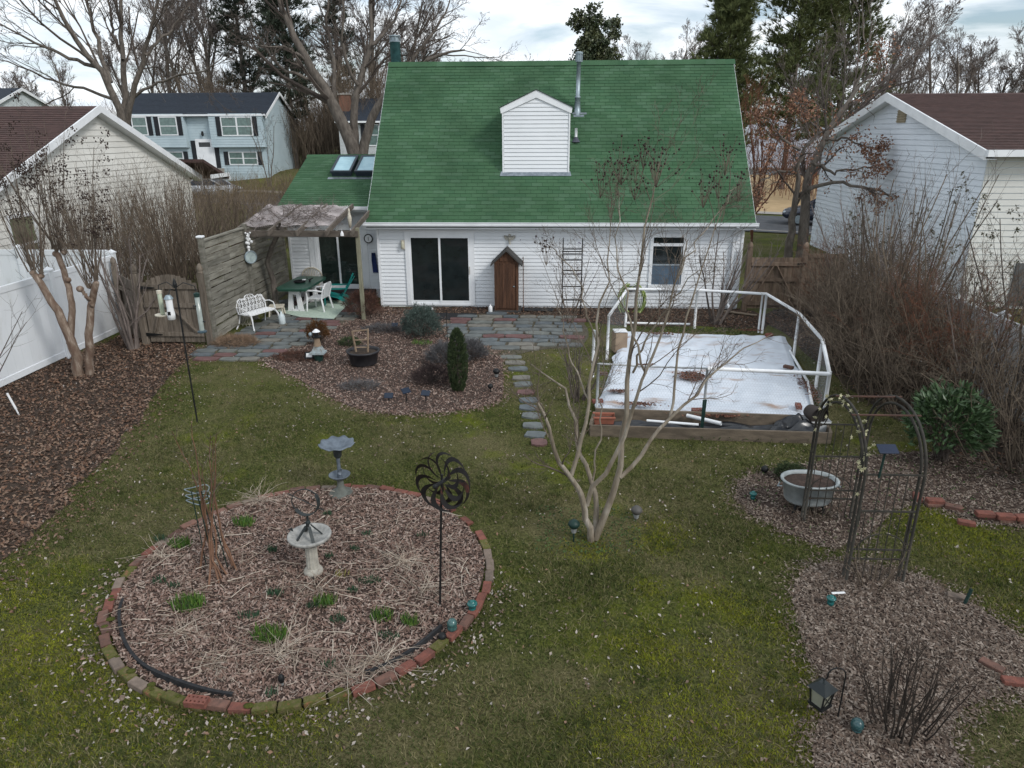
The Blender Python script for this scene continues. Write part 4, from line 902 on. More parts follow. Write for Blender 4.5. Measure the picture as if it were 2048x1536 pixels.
# left garden gate
lg = thing('garden_gate', 'weathered plank garden gate with arched top and strap hinges', 'gate', (-4, -4.1, 0))
g0, g1 = np.array([-4.66, -4.1]), np.array([-3.32, -4.1])
planks(lg, g0, g1, .08, lambda t: 1.48+.22*math.sin(pi*t), 11, WEATHER)
for z in (.28, .98, 1.42): MB().bb((-4.66, -4.15, z-.05), (-3.32, -4.112, z+.05)).build('rail', WEATHER, lg)
MB().bar((-3.45, -4.135, .32), (-4.0, -4.135, .95), .03, .10, up=(0, 1, 0)).build('brace', WEATHER, lg)
MB().bar((-4.5, -4.135, .32), (-4.1, -4.135, 1.4), .03, .10, up=(0, 1, 0)).build('brace', WEATHER, lg)
for z in (.27, 1.40): MB().prism([(-4.72, z-.045), (-4.55, z-.03), (-4.32, z-.008), (-4.32, z+.008), (-4.55, z+.03), (-4.72, z+.045)], -4.165, -4.152, axes=(0, 2, 1)).build('strap_hinge', BLACK, lg)
MB().rbox((-3.38, -4.17, .98), (.16, .03, .03), .006).build('latch', BLACK, lg)
for x, h, lb in ((-4.78, 1.72, 'weathered gate post standing beside the strap hinges'), (-3.20, 1.74, 'weathered gate post with ball top beside the woven screen')):
    o = ballpost(None, (x, -4.09), h, .15, WEATHER, 'gate_post'); tag(o, lb, 'post')
# dark fence between the white fence and the gate
df = thing('plank_fence', 'dark plank fence between the white fence and the gate', 'fence', (-5.4, -3.5, 0))
planks(df, (-5.93, -2.95), (-4.86, -4.02), .05, 1.5, 9, WEATHER); MB().bar((-5.9, -3.04, .35), (-4.9, -4.05, .35), .04, .09).build('rail', WEATHER, df); MB().bar((-5.9, -3.04, 1.2), (-4.9, -4.05, 1.2), .04, .09).build('rail', WEATHER, df)
o = ballpost(None, (-5.84, -3.12), 1.72, .12, WEATHER, 'fence_post'); tag(o, 'slim weathered post with pointed top at the end of the white fence', 'post')

# woven board screen
scr = thing('woven_screen', 'tall grey woven board screen beside the patio', 'fence', (-3.12, -1.6, 0))
SX = -3.12; wb = MB().prism([(0, -.5), (.25, -.42), (.5, .5), (.75, -.42), (1, -.5), (1, -.1), (.75, .02), (.5, .95), (.25, .02), (0, -.1)], -.5, .5, axes=(0, 1, 2)).mesh('board'); wb.materials.append(SCREENW)
gs = np.random.default_rng(8)
for y0, y1, zt in ((-3.98, -1.68, 2.42), (-1.52, 1.08, 2.38)):
    n = 15; hh = (zt-.12)/n
    for k in range(n):
        ym = (y0+y1)/2+(.18 if k % 2 else -.25)
        for a, b in ((y0, ym), (ym, y1)): piece('board', wb, SCREENW, (SX, a+.01, .12+(k+.5)*hh+gs.normal(0, .006)), (gs.normal(0, .03), 0, pi/2), (b-a-.02, .022*(1 if k % 2 else -1), hh-.016), scr)
    MB().rbox((SX, (y0+y1)/2, zt+.04), (.10, y1-y0, .05), .008).build('cap_rail', SCREENW, scr)
fp = MB().rbox((SX+.02, -4.06, 1.27), (.11, .11, 2.54), .008).build('post', SCREENW, scr); MB().rbox((SX+.02, -4.06, 2.565), (.15, .15, .05), .015).build('post_cap', TRIM, fp)
MB().rbox((SX, 1.13, 1.25), (.09, .09, 2.5), .008).build('post', SCREENW, scr)

# pergola
pg = thing('pergola', 'weathered timber pergola over the patio table', 'pergola', (-1.5, -.8, 0))
PGW = M('pergola_timber', (.14, .12, .10), (.085, .07, .058), scale=3, rough=.9, bump=.4, bscale=30, stretch=(1, 3, 3), vary=.15, c3=(.13, .135, .085))
PALEW = M('pale_green_post', (.24, .235, .17), (.17, .165, .115), scale=4, rough=.9, bump=.3, stretch=(4, 4, .6))
MB().rbox((SX+.02, -1.6, 1.28), (.11, .13, 2.56), .008).build('post', SCREENW, pg); MB().rbox((-.13, -1.56, 1.23), (.10, .10, 2.46), .008).build('post', PALEW, pg)
MB().rbox((-1.62, -1.62, 2.31), (3.06, .07, .16), .008).build('beam', PGW, pg)
for x in (-3.25, -2.35, -1.6, -.85, -.2):
    MB().bar((x, -1.95, 2.36), (x+.06, .66, 2.80), .05, .13).build('rafter', PGW, pg)
lat = MB(); cx = np.linspace(-3.2, -.85, 46)
def lz(x, y): return 2.49+(y+1.5)*.172-.05*abs(math.sin((x+3.2)*4.1))-.02*math.sin(x*9+y*7)
for i in range(46):
    P = [(-3.2+.0522*i, y, lz(-3.2+.0522*i, y)) for y in np.linspace(-1.25-.2*math.sin(i*.13), .55, 9)]; lat.tube(P, .009, 4, False)
for j in range(30):
    y = -1.4+j*.067; P = [(x, y, lz(x, y)+.012) for x in np.linspace(-3.2, -.85-.4*max(0, (j-20)/10), 22)]; lat.tube(P, .011, 4, False)
lat.build('shade_lattice', M('pinkish_lattice', (.46, .42, .415), (.35, .31, .305), scale=3, rough=.8), pg)
# right gate and fence
rg = thing('garden_gate', 'brown plank gate with crossed braces beside the house corner', 'gate', (11.1, -.3, 0))
planks(rg, (10.42, -.3), (11.78, -.3), .1, 1.52, 12, GATEW)
for z in (.25, .92, 1.35): MB().bb((10.42, -.36, z-.05), (11.78, -.316, z+.05)).build('rail', GATEW, rg)
for a, b in (((10.5, .32), (11.02, 1.3)), ((11.7, .32), (11.12, 1.3))): MB().bar((a[0], -.345, a[1]), (b[0], -.345, b[1]), .03, .09, up=(0, 1, 0)).build('brace', GATEW, rg)
MB().rbox((11.76, -.37, 1.36), (.22, .02, .06), .006).build('strap_hinge', BLACK, rg)
for x, h, lb in ((10.36, 1.72, 'brown gate post touching the house corner'), (11.86, 1.72, 'brown gate post between the crossed brace gate and plain fence')):
    o = ballpost(None, (x, -.28), h, .13, GATEW, 'gate_post'); tag(o, lb, 'post')
rf = thing('plank_fence', 'brown plank fence running from the gate into the shrubs', 'fence', (12.5, -.3, 0))
planks(rf, (11.94, -.28), (13.0, -.28), .06, 1.62, 9, GATEW)
for z in (.92, 1.58): MB().bb((11.94, -.34, z-.05), (13.0, -.294, z+.05)).build('rail', GATEW, rf)

# ================================================================== netted vegetable garden
PVC = M('white_pipe', (.76, .78, .80), (.66, .67, .68), scale=3, rough=.4, spec=.45)
net = thing('garden_enclosure', 'white pipe and chicken wire enclosure round the covered vegetable bed', 'enclosure', (8, -5.5, 0))
T = [(9.50, -8.72), (10.12, -6.67), (10.37, -4.56), (10.23, -2.57), (8.63, -2.15), (6.87, -2.08), (6.17, -4.91)]
HT = 1.0; FL = (5.72, -8.3)
posts = T+[(5.78, -6.1)]
WPVC = M('wire_wrapped_pipe', (.42, .44, .45), (.30, .31, .32), scale=30, rough=.6)
for x, y in ((7.55, -8.5), FL): MB().tube([(x, y, 0), (x, y, HT)], .024, 8).build('post', WPVC, net, True)
MB().tube([(7.55, -8.5, HT), (6.6, -8.4, HT-.012), (*FL, HT)], .017, 8).build('top_rail', WPVC, net, True)
for x, y in posts: MB().tube([(x, y, 0), (x, y, HT)], .032, 10).build('post', PVC, net, True)
MB().tube([(9.56, -8.60, 0), (9.56, -8.60, HT)], .024, 8).build('post', PVC, net, True); MB().tube([(10.15, -2.52, 0), (10.15, -2.52, HT)], .026, 8).build('post', PVC, net, True)
rails = list(zip(T[:-1], T[1:]))+[(T[0], (7.55, -8.5))]
for a, b in rails: MB().tube([(*a, HT), (*b, HT)], .034, 10).build('top_rail', PVC, net, True)
for a, b in (((10.30, -4.5), (9.98, -6.6)), ((9.98, -6.6), (9.42, -8.62)), ((6.9, -2.12), (8.5, -2.2))): MB().tube([(*a, .12), (*b, .12)], .028, 8).build('bottom_rail', PVC, net, True)
WIRE = M('galvanised_wire', (.36, .38, .40), rough=.5, metal=.4)
def hexwire(a, b, z0, z1, r=.0011, c=.05):
    a, b = np.array(a, float), np.array(b, float); d = b-a; Ln = np.linalg.norm(d); d /= Ln; S = []
    h = c*.58; ny_ = int((z1-z0)/(h*1.5)); nx_ = int(Ln/c)
    for j in range(ny_):
        for i in range(nx_):
            x = (i+.5*(j % 2))*c; z = z0+j*h*1.5
            S += [((x, z), (x+c/2, z+h*.5)), ((x+c/2, z+h*.5), (x+c, z)), ((x+c/2, z+h*.5), (x+c/2, z+h*1.5))]
    S = np.array(S); P = np.zeros((len(S), 2, 3)); P[..., :2] = a+S[..., :1]*d; P[..., 2] = S[..., 1]; v, f = tubes(P, np.full((len(S), 2), r), 3); m = MB(); m.add(v, f4=f); return m
for a, b in ((FL, T[0]), (T[0], T[1]), (T[1], T[2]), (T[2], T[3]), (T[6], T[5])): 
    o = hexwire(a, b, .1, HT, .0011 if a is FL else .0005).build('wire_mesh', WIRE, net); o['kind'] = 'stuff'
# timber edged bed
BRD = M('bed_timber', (.17, .135, .10), (.10, .08, .06), scale=3, rough=.9, bump=.4, stretch=(1, 4, 4), vary=.15)
bedt = thing('raised_bed', 'two grey timber edging boards across the front of the covered bed', 'raised bed', (7.6, -8.7, 0))
fa, fb_ = G(1180, 872), G(1660, 888); ba, bb_ = G(1190, 842), G(1630, 858)
for a, b, h in ((fa, fb_, .20), (ba, bb_, .24)): MB().bar((a[0], a[1], h/2), (b[0], b[1], h/2), .045, h).build('board', BRD, bedt)
MB().bar((fa[0], fa[1]+.03, .1), (ba[0]-.02, ba[1]-.03, .1), .045, .19).build('board', BRD, bedt); MB().bar((fb_[0], fb_[1]+.03, .1), (bb_[0]+.15, bb_[1]-.03, .1), .045, .19).build('board', BRD, bedt)
# wrinkled white sheet
gsn = np.random.default_rng(4)
def wrinkled(name, quad, nu, nv, amp, mat, parent=None, z=.1, fr=5, ragged=.06, edge=.5):
    q = [np.array(p, float) for p in quad]; u, v = np.meshgrid(np.linspace(0, 1, nu), np.linspace(0, 1, nv)); 
    P = (1-u)[..., None]*(1-v)[..., None]*q[0]+u[..., None]*(1-v)[..., None]*q[1]+u[..., None]*v[..., None]*q[2]+(1-u)[..., None]*v[..., None]*q[3]
    Z = np.zeros_like(u)
    for k in range(14):
        a = gsn.uniform(0, 6.28); f = gsn.uniform(.6, 3)*fr; Z += np.sin((u*math.cos(a)+v*math.sin(a))*f+gsn.uniform(0, 6.28)+.8*np.sin(v*f*.5+k))/f*2
    Z = amp*Z; e = np.minimum(np.minimum(u, 1-u), np.minimum(v, 1-v)); Z = Z*np.clip(e*8+.25, 0, 1)+z*np.clip(e*14+edge, 0, 1)
    b = (e < .001)[..., None]; P = P+ragged*np.stack([np.sin(v*21+3*np.sin(v*9))*(np.abs(u-.5) > .499), np.sin(u*23+3*np.sin(u*8))*(np.abs(v-.5) > .499)], -1)
    i = np.arange(nu*nv).reshape(nv, nu); me = mesh_np(name, np.concatenate([P, Z[..., None]], -1), f4=np.stack([i[:-1, :-1], i[:-1, 1:], i[1:, 1:], i[1:, :-1]], -1).reshape(-1, 4), smooth=True)
    return obj(name, me, mat, parent)
SHEET = M('white_row_cover', (.60, .65, .71), (.56, .60, .66), scale=1.4, rough=.85, pos=(.3, .555), c3=(.34, .25, .20), stretch=(.8, 2.2, 1), detail=11, bump=1.0, bscale=5)
sh = wrinkled('row_cover', [G(1186, 828, .1)[:2], G(1636, 846, .1)[:2], G(1572, 672, .1)[:2], G(1246, 662, .1)[:2]], 170, 180, .11, SHEET, None, .14, 26, .04, .5)
tag(sh, 'wrinkled white fabric sheet spread over the vegetable bed', 'row cover')
BPL = M('black_plastic', (.010, .011, .013), (.018, .02, .024), scale=12, rough=.28, spec=.6)
o = wrinkled('plastic_sheeting', [G(1195, 868)[:2], G(1600, 880)[:2], G(1600, 858)[:2], G(1195, 848)[:2]], 90, 16, .10, BPL, None, .07, 16, .0, .8); tag(o, 'crumpled black plastic strip between the two timber boards', 'plastic sheet')
hp = MB(); q = wrinkled('plastic_sheeting', [G(1530, 880)[:2], G(1632, 884)[:2], G(1628, 862)[:2], G(1545, 860)[:2]], 26, 16, .16, BPL, None, .20, 9, .0, .15); tag(q, 'bunched black plastic mound beside the white tub', 'plastic sheet')
TERR = M('terracotta', (.34, .12, .08), (.26, .10, .065), scale=6, rough=.8)
c = G(1207, 852); tp = MB().prism([(-.17, -.08), (.17, -.08), (.17, .08), (-.17, .08)], 0, .02).build('planter_box', TERR); tp.location = (c[0], c[1], .0)
MB().add([(-.15, -.07, 0), (.15, -.07, 0), (.15, .07, 0), (-.15, .07, 0), (-.18, -.1, .2), (.18, -.1, .2), (.18, .1, .2), (-.18, .1, .2)], f4=[(0, 1, 5, 4), (1, 2, 6, 5), (2, 3, 7, 6), (3, 0, 4, 7)]).build('sides', TERR, tp, local=True); MB().rbox((0, -.1, .19), (.38, .025, .04), .006).rbox((0, .1, .19), (.38, .025, .04), .006).build('rim', TERR, tp, local=True)
MB().box((0, 0, .15), (.30, .15, .02)).build('soil', SOIL, tp, local=True); tag(tp, 'terracotta planter box at the end of the black plastic', 'planter')
for (a, b, lb) in (((1292, 862), (1395, 873), 'thin white pipe lying along the outer timber board'), ((1372, 853), (1440, 872), 'short thick white pipe lying across the black plastic')):
    p, q = G(*a), G(*b); r = .022 if a[0] < 1300 else .034; m = MB().tube([(p[0], p[1], .17+r), (q[0], q[1], .19+r)], r, 12, False); m.tube([(p[0], p[1], .17+r), (q[0], q[1], .19+r)], r*.8, 12, False); tag(m.build('loose_pipe', PVC, None, True), lb, 'pipe')
GREENP = M('dark_green_paint', (.012, .035, .03), rough=.5)
p = G(1403, 868); o = MB().bar((p[0], p[1], 0), (p[0]+.02, p[1], .62), .03, .03).bar((p[0]-.02, p[1]-.02, .0), (p[0]-.02, p[1]-.02, .62), .012, .03).build('fence_stake', GREENP); tag(o, 'dark green metal stake at the wire front', 'stake')
p = G(1648, 860); o = MB().bar((p[0], p[1], 0), (p[0], p[1], .60), .025, .025).build('fence_stake', BLACK); tag(o, 'black stake seen through the metal arbor', 'stake')
# tub and brown pot on the corner
p = G(1622, 866); o = MB().add([(-.2, -.09, .02), (.2, -.09, .02), (.2, .09, .02), (-.2, .09, .02), (-.26, -.13, .24), (.26, -.13, .24), (.26, .13, .24), (-.26, .13, .24)], f4=[(3, 2, 1, 0), (0, 1, 5, 4), (1, 2, 6, 5), (2, 3, 7, 6), (3, 0, 4, 7)]).xf(None, (p[0], p[1], .02)).build('tub', PVC); tag(o, 'white plastic tub at the corner of the covered bed', 'tub')
p = G(1625, 846, .2); POTB = M('brown_plastic', (.045, .035, .03), rough=.6)
m = MB(); m.tube([(-.13, 0, .0), (.13, 0, .02)], [.16, .11], 16, False).tube([(-.13, 0, .0), (.13, 0, .02)], [.15, .10], 16, False).tube([(-.15, 0, 0), (-.12, 0, 0)], .172, 16, False); o = m.xf(rotz(1.9), (p[0], p[1], .36)).build('flower_pot', POTB, None, True); tag(o, 'brown plastic pot lying on the corner of the white sheet', 'pot')
# cardboard box, brick weights
p = G(1238, 705); o = MB().rbox((0, 0, .24), (.30, .22, .46), .01, .3).xf(None, (p[0], p[1], .02)).build('cardboard_box', M('cardboard', (.30, .23, .165), (.24, .18, .13), scale=5, rough=.9)); MB().rbox((0, 0, .50), (.30, .24, .035), .01, .1).xf(None, (p[0], p[1], .02)).build('lid', PVC, o); tag(o, 'tan box with white lid inside the wire enclosure', 'box')
REDB = M('red_brick', (.20, .075, .055), (.13, .055, .043), scale=14, rough=.9, bump=.4, bscale=80, vary=.15)
TANB = M('tan_brick', (.20, .155, .125), (.14, .11, .09), scale=12, rough=.95, bump=.4, bscale=80, vary=.15)
MOSSB = M('mossy_brick', (.15, .115, .06), (.075, .085, .018), scale=14, rough=1, bump=.8, bscale=50, vary=.15, pos=(.3, .55), c3=(.22, .10, .06))
DARKB = M('weathered_brick', (.16, .085, .065), (.10, .06, .048), scale=12, rough=.95, bump=.4, bscale=80, vary=.2)
def holed_brick(l=.2, w=.095, h=.06):
    m = MB(); nx_, ny_ = 5, 2; bx = np.linspace(-l/2, l/2, nx_*2+2); m.box((0, 0, -.008), (l, w, h-.016))
    xs = [-l/2]; hole = .018; 
    for i in range(nx_): c = -l/2+(i+.5)*l/nx_; xs += [c-hole/2, c+hole/2]
    xs.append(l/2); ys_ = [-w/2, -w/4-hole/2, -w/4+hole/2, w/4-hole/2, w/4+hole/2, w/2]
    for i in range(len(xs)-1):
        for j in range(len(ys_)-1):
            if i % 2 == 1 and j % 2 == 1: continue
            m.bb((xs[i], ys_[j], h/2-.016), (xs[i+1], ys_[j+1], h/2))
    return m
hb = holed_brick().mesh('brick'); hb.materials.append(REDB); sb = MB().rbox((0, 0, 0), (.2, .095, .06), .006).mesh('brick')
def brick_thing(px, py, rz, me, mat, label, z=.2, group=None, tilt=0):
    me2 = me if me.materials else me.copy()
    if not me2.materials: me2.materials.append(mat)
    c = G(px, py, z); o = bpy.data.objects.new('brick', me2); col.objects.link(o); o.location = (c[0], c[1], z); o.rotation_euler = (tilt, 0, rz); return tag(o, label, 'brick', group)
brick_thing(1597, 812, 1.4, hb, REDB, 'red holed brick weighting the sheet near the brown pot', .21); brick_thing(1395, 820, .1, sb, REDB, 'dark red brick weighting the sheet beside the green stake', .21)
brick_thing(1577, 734, -.7, sb, DARKB, 'weathered brick weighting the right side of the white sheet', .21); brick_thing(1538, 670, .5, sb, REDB, 'reddish brick at the far corner of the white sheet', .21, tilt=.5)
brick_thing(1205, 747, .1, sb, DARKB, 'weathered brick on the sheet beside a leafy weed', .2); brick_thing(1195, 802, .2, sb, REDB, 'orange red brick at the left edge of the sheet', .2)

# leaf debris lying on the sheet
DEB = palette('red_brown_debris', [(.13, .055, .035), (.09, .04, .028), (.18, .085, .055), (.07, .035, .025)], rough=.95)
for px, py, a, b_, n, lb in ((1385, 757, .26, .26, 1300, 'pile of dark red brown pine needles on the middle of the sheet'), (1236, 788, .2, .09, 250, 'streak of red brown debris near the left of the sheet'), (1278, 814, .30, .10, 350, 'wide streak of debris along the front of the sheet'), (1320, 672, .5, .12, 300, 'leaf debris at the back edge of the sheet'), (1620, 775, .14, .75, 420, 'brown leaves in the gap beside the right pipe rail'), (1430, 838, .55, .05, 200, 'thin line of debris by the inner board'), (1290, 735, .2, .08, 90, 'small smear of debris under the wire rail'), (1500, 665, .3, .08, 160, 'scattered leaf debris near the far brick')):
    c = G(px, py, .15); q = gsn.normal(0, 1, (n, 2))*np.array([a, b_])*.5+c[:2]; P = np.column_stack([q, np.full(n, .2 if px < 1600 else .12)+gsn.uniform(0, .03, n)]); me = flat_quads('leaf_debris', P, gsn.uniform(.012, .035, n), gsn.uniform(.003, .012, n), gsn.uniform(0, 6.28, n), gsn.normal(0, .3, n)); tag(obj('leaf_debris', me, DEB), lb, 'debris', kind='stuff')

# ================================================================== patio furniture
RESIN = M('white_resin', (.74, .75, .76), (.68, .69, .70), scale=4, rough=.45)
BEIGE = M('beige_resin', (.56, .52, .43), (.48, .44, .36), scale=4, rough=.5)
TEAL = M('teal_resin', (.006, .20, .185), (.005, .15, .14), scale=4, rough=.45)
GREENT = M('dark_green_top', (.022, .075, .05), (.03, .09, .065), scale=6, rough=.35)
def place(o, x, y, rz, z=0): o.location = (x, y, z); o.rotation_euler = (0, 0, rz); return o
def part(m, name, mat, root, smooth=False): return m.build(name, mat, root, smooth, local=True)
# table
tb = thing('patio_table', 'green topped patio table on white slotted trestle legs', 'table')
part(MB().prism([(-.34, -.92), (.34, -.92), (.44, -.80), (.44, .80), (.34, .92), (-.34, .92), (-.44, .80), (-.44, -.80)], .70, .735), 'table_top', GREENT, tb)
part(MB().prism([(-.33, -.90), (.33, -.90), (.42, -.79), (.42, .79), (.33, .90), (-.33, .90), (-.42, .79), (-.42, -.79)], .66, .70), 'apron', GREENT, tb)
for y in (-.62, .62):
    lg_ = MB()
    for sx in (-1, 1): lg_.prism([(sx*.05, .66), (sx*.14, .66), (sx*.22, .08), (sx*.30, .0), (sx*.30, -.0), (sx*.12, .0), (sx*.075, .10)][::sx], y-.04, y+.04, axes=(0, 2, 1))
    lg_.bb((-.05, y-.04, .52), (.05, y+.04, .66)).bb((-.12, y-.04, 0), (.12, y+.04, .10)); part(lg_, 'leg', RESIN, tb)
part(MB().bb((-.03, -.58, .10), (.03, .58, .16)), 'stretcher', RESIN, tb)
place(tb, -2.22, -.18, -.04)
dz = .735
o = MB().lathe([(.001, .01), (.13, .012), (.17, .05), (.18, .05), (.14, .0), (.001, .0)], (0, 0, 0), 16).build('dish', BLACK, None, True); place(o, -2.27, -.2, 0, dz); tag(o, 'black dish on the green table', 'dish')
o = MB().rbox((0, 0, .02), (.10, .05, .035), .01, .3).build('napkin_holder', RESIN); place(o, -2.16, -.14, 0, dz+.05); tag(o, 'small white object beside the black dish', 'tableware')
o = MB().tube([(0, 0, 0), (.02, 0, .07), (.12, .03, .10)], [.03, .025, .01], 8).tube([(0, 0, .05), (-.08, .05, .12)], .008, 6).build('can', BLACK); place(o, -2.02, -.1, .5, dz); tag(o, 'small dark metal ornament on the green table', 'ornament')
def resin_chair(name, label, mat, fan):
    t = thing(name, label, 'chair')
    s = MB().prism([(-.22, -.22), (.22, -.22), (.24, .20), (-.24, .20)], .40, .43).prism([(-.22, -.235), (.22, -.235), (.22, -.21), (-.22, -.21)], .36, .425); part(s, 'seat', mat, t)
    b = MB()
    if fan:
        for k in range(9):
            a = (k-4)*.135; b.bar((math.sin(a)*.08, .22, .43), (math.sin(a)*.52, .33, .43+.50*math.cos(a)-.02*abs(k-4)), .012, .034, up=(0, 1, 0))
        P = [(-.23, .20, .43)]+[(math.sin(a)*.30, .335, .66+.26*math.cos(a)) for a in np.linspace(-1.7, 1.7, 13)]+[(.23, .20, .43)]; b.tube(P, .024, 6)
    else:
        P = [(-.24, .2, .42), (-.25, .28, .70), (-.17, .31, .82), (0, .32, .85), (.17, .31, .82), (.25, .28, .70), (.24, .2, .42)]; b.tube(P, .022, 6)
        for x in (-.12, -.04, .04, .12): b.bar((x, .21, .43), (x*1.1, .315, .83), .012, .045, up=(0, 1, 0))
    part(b, 'backrest', mat, t)
    for sx in (-1, 1):
        part(MB().tube([(sx*.25, .26, .62), (sx*.29, .05, .65), (sx*.28, -.20, .64), (sx*.26, -.235, .60)], [.02, .026, .026, .02], 6), 'armrest', mat, t)
        part(MB().tube([(sx*.26, -.235, .61), (sx*.235, -.24, .40), (sx*.27, -.26, 0)], [.018, .028, .02], 6), 'leg', mat, t)
        part(MB().tube([(sx*.235, .2, .41), (sx*.27, .28, 0)], [.028, .02], 6), 'leg', mat, t)
    return t
place(resin_chair('garden_chair', 'beige fan back resin chair behind the green table', BEIGE, True), -2.33, .80, .05)
place(resin_chair('garden_chair', 'white resin armchair beside the green table', RESIN, False), -1.62, -.62, -1.75)
ad_ = thing('adirondack_chair', 'teal slatted low chair beside the white armchair', 'chair')
for k in range(5): part(MB().bar((-.22+k*.11, -.32, .36-.0), (-.22+k*.11, .16, .22), .095, .02), 'seat_slat', TEAL, ad_)
for k in range(5): part(MB().bar((-.2+k*.10, .14, .2), (-.2+k*.125-.05, .52, .92-.035*(k-2)**2), .085, .02, up=(0, 1, .4)), 'back_slat', TEAL, ad_)
part(MB().bar((-.28, .34, .56), (.28, .34, .56), .03, .06), 'back_rail', TEAL, ad_)
for sx in (-1, 1):
    part(MB().prism([(sx*.25, -.36), (sx*.38, -.36), (sx*.38, .1), (sx*.32, .36), (sx*.27, .36)][::sx], .52, .545), 'armrest', TEAL, ad_)
    part(MB().bar((sx*.29, -.30, 0), (sx*.29, -.28, .52), .03, .10, up=(1, 0, 0)), 'leg', TEAL, ad_); part(MB().bar((sx*.26, .1, .27), (sx*.27, .56, 0), .03, .10), 'leg', TEAL, ad_)
place(ad_, -1.36, .22, -1.45)
# cast bench
bn = thing('garden_bench', 'white cast metal lace bench in front of the woven screen', 'bench')
bk = MB(); arch = [(-.52, .18, .42), (-.54, .22, .62), (-.46, .25, .76), (-.34, .26, .80), (-.2, .26, .76), (-.14, .27, .84), (0, .27, .89), (.14, .27, .84), (.2, .26, .76), (.34, .26, .80), (.46, .25, .76), (.54, .22, .62), (.52, .18, .42)]
bk.tube(arch, .018, 6)
def ring(m, cx, cz, r, y, th=.011, a0=0, a1=6.28, n=11, sq=1):
    m.tube([(cx+r*math.cos(a), y+(cz+r*math.sin(a)*sq-.42)*.2, cz+r*math.sin(a)*sq) for a in np.linspace(a0, a1, n)], th, 5)
for cx in (-.40, -.27, -.13, 0, .13, .27, .40):
    for cz in (.50, .62, .73): 
        if cz < .75-.0*abs(cx): ring(bk, cx+(.03 if cz > .6 else 0), cz, .068, .185)
        ring(bk, cx, cz, .033, .185, .009)
ring(bk, 0, .80, .06, .185); part(bk, 'backrest', RESIN, bn, True)
st = MB().prism([(-.50, -.22), (-.40, -.27), (.40, -.27), (.50, -.22), (.53, 0), (.50, .20), (-.50, .20), (-.53, 0)], .405, .425)
for i in range(9):
    x = -.44+i*.11
    for y in (-.18, -.06, .06): st.tube([(x+.045*math.cos(a), y+.045*math.sin(a), .43) for a in np.linspace(0, 6.28, 9)], .010, 4)
part(st, 'seat', RESIN, bn)
for sx in (-1, 1):
    part(MB().tube([(sx*.46, -.23, .41), (sx*.50, -.30, .30), (sx*.50, -.31, .15), (sx*.56, -.40, .0)], [.024, .024, .018, .022], 7), 'leg', RESIN, bn, True)
    part(MB().tube([(sx*.48, .17, .41), (sx*.50, .22, .2), (sx*.55, .30, .0)], [.022, .018, .02], 7), 'leg', RESIN, bn, True)
    part(MB().tube([(sx*.53, .21, .60), (sx*.57, .05, .62), (sx*.55, -.12, .58), (sx*.50, -.22, .43)], .016, 6), 'armrest', RESIN, bn, True)
place(bn, -2.74, -2.30, 1.15); bn.scale = (.9, .9, .95)
stl = thing('footstool', 'low beige resin footstool under the table end', 'stool')
part(MB().rbox((0, 0, .29), (.40, .36, .05), .02), 'top', BEIGE, stl)
for sx in (-1, 1):
    for sy in (-1, 1): part(MB().bar((sx*.16, sy*.14, .27), (sx*.19, sy*.17, 0), .035, .035), 'leg', BEIGE, stl)
place(stl, -2.62, -1.28, .2)
def jug(label, mat, px, py, s):
    o = MB().lathe([(.001, 0), (.07, 0), (.078, .02), (.078, .17), (.06, .22), (.025, .25), (.022, .29), (.001, .295)], (0, 0, 0), 12).build('jug', mat, None, True); o.scale = (s, s, s); c = G(px, py); place(o, c[0], c[1], .4, .03)
    return tag(o, label, 'jug')
wb_ = thing('wire_border', 'low cream scrolled wire border behind the dead grass mound', 'border', (*G(478, 655)[:2], .03))
for k in range(8): part(MB().tube([(-.34+k*.09+.045*math.cos(a), 0, .16+.05*math.sin(a)*2.2) for a in np.linspace(0, 6.28, 12)], .006, 5).bar((-.34+k*.09, 0, 0), (-.34+k*.09, 0, .28), .008), 'scroll', BEIGE, wb_)
for z in (.06, .26): part(MB().bar((-.4, 0, z), (.36, 0, z), .01, .01), 'rail', BEIGE, wb_)
jug('translucent white plastic jug on the slate patio', M('milky_plastic', (.55, .62, .64), rough=.4), 565, 650, 1.15); jug('white bottle standing beside the wooden outhouse shed', RESIN, 981, 626, .75)
# mats
RUG = M('pale_green_rug', (.46, .54, .46), (.34, .43, .36), scale=16, rough=.95, c3=(.58, .63, .56))
rugp = [G(*a)[:2] for a in ((600, 637), (668, 641), (706, 601), (672, 597), (585, 612))]; rugp[4] = np.array([-2.9, -.8])
m = MB().prism(rugp, .042, .052); o = m.build('outdoor_rug', RUG); tag(o, 'pale green patterned rug under the patio table', 'rug')
MB().prism([(rugp[0][0]+.35, rugp[0][1]-.12), (rugp[1][0], rugp[1][1]-.10), (rugp[1][0]-.05, rugp[1][1]+.02), (rugp[0][0]+.3, rugp[0][1]+.02)], .036, .0415).build('rug_border', DARKMAT, o)
def mat_oval(px, py, a, b, label, z=.045):
    c = G(px, py); t = np.linspace(0, 2*pi, 20)[:-1]; o = MB().prism([(c[0]+a*math.cos(k), c[1]+b*math.sin(k)) for k in t], z, z+.012).build('door_mat', DARKMAT); return tag(o, label, 'mat')
mat_oval(697, 594, .38, .28, 'black oval mat below the annex door step', .054)
c = G(885, 634); o = MB().prism([(c[0]-.75, c[1]-.28), (c[0]+.85, c[1]-.36), (c[0]+.9, c[1]+.36), (c[0]-.75, c[1]+.36)], .012, .026).build('door_mat', DARKMAT); tag(o, 'large dark rubber mat in front of the main sliding door', 'mat')
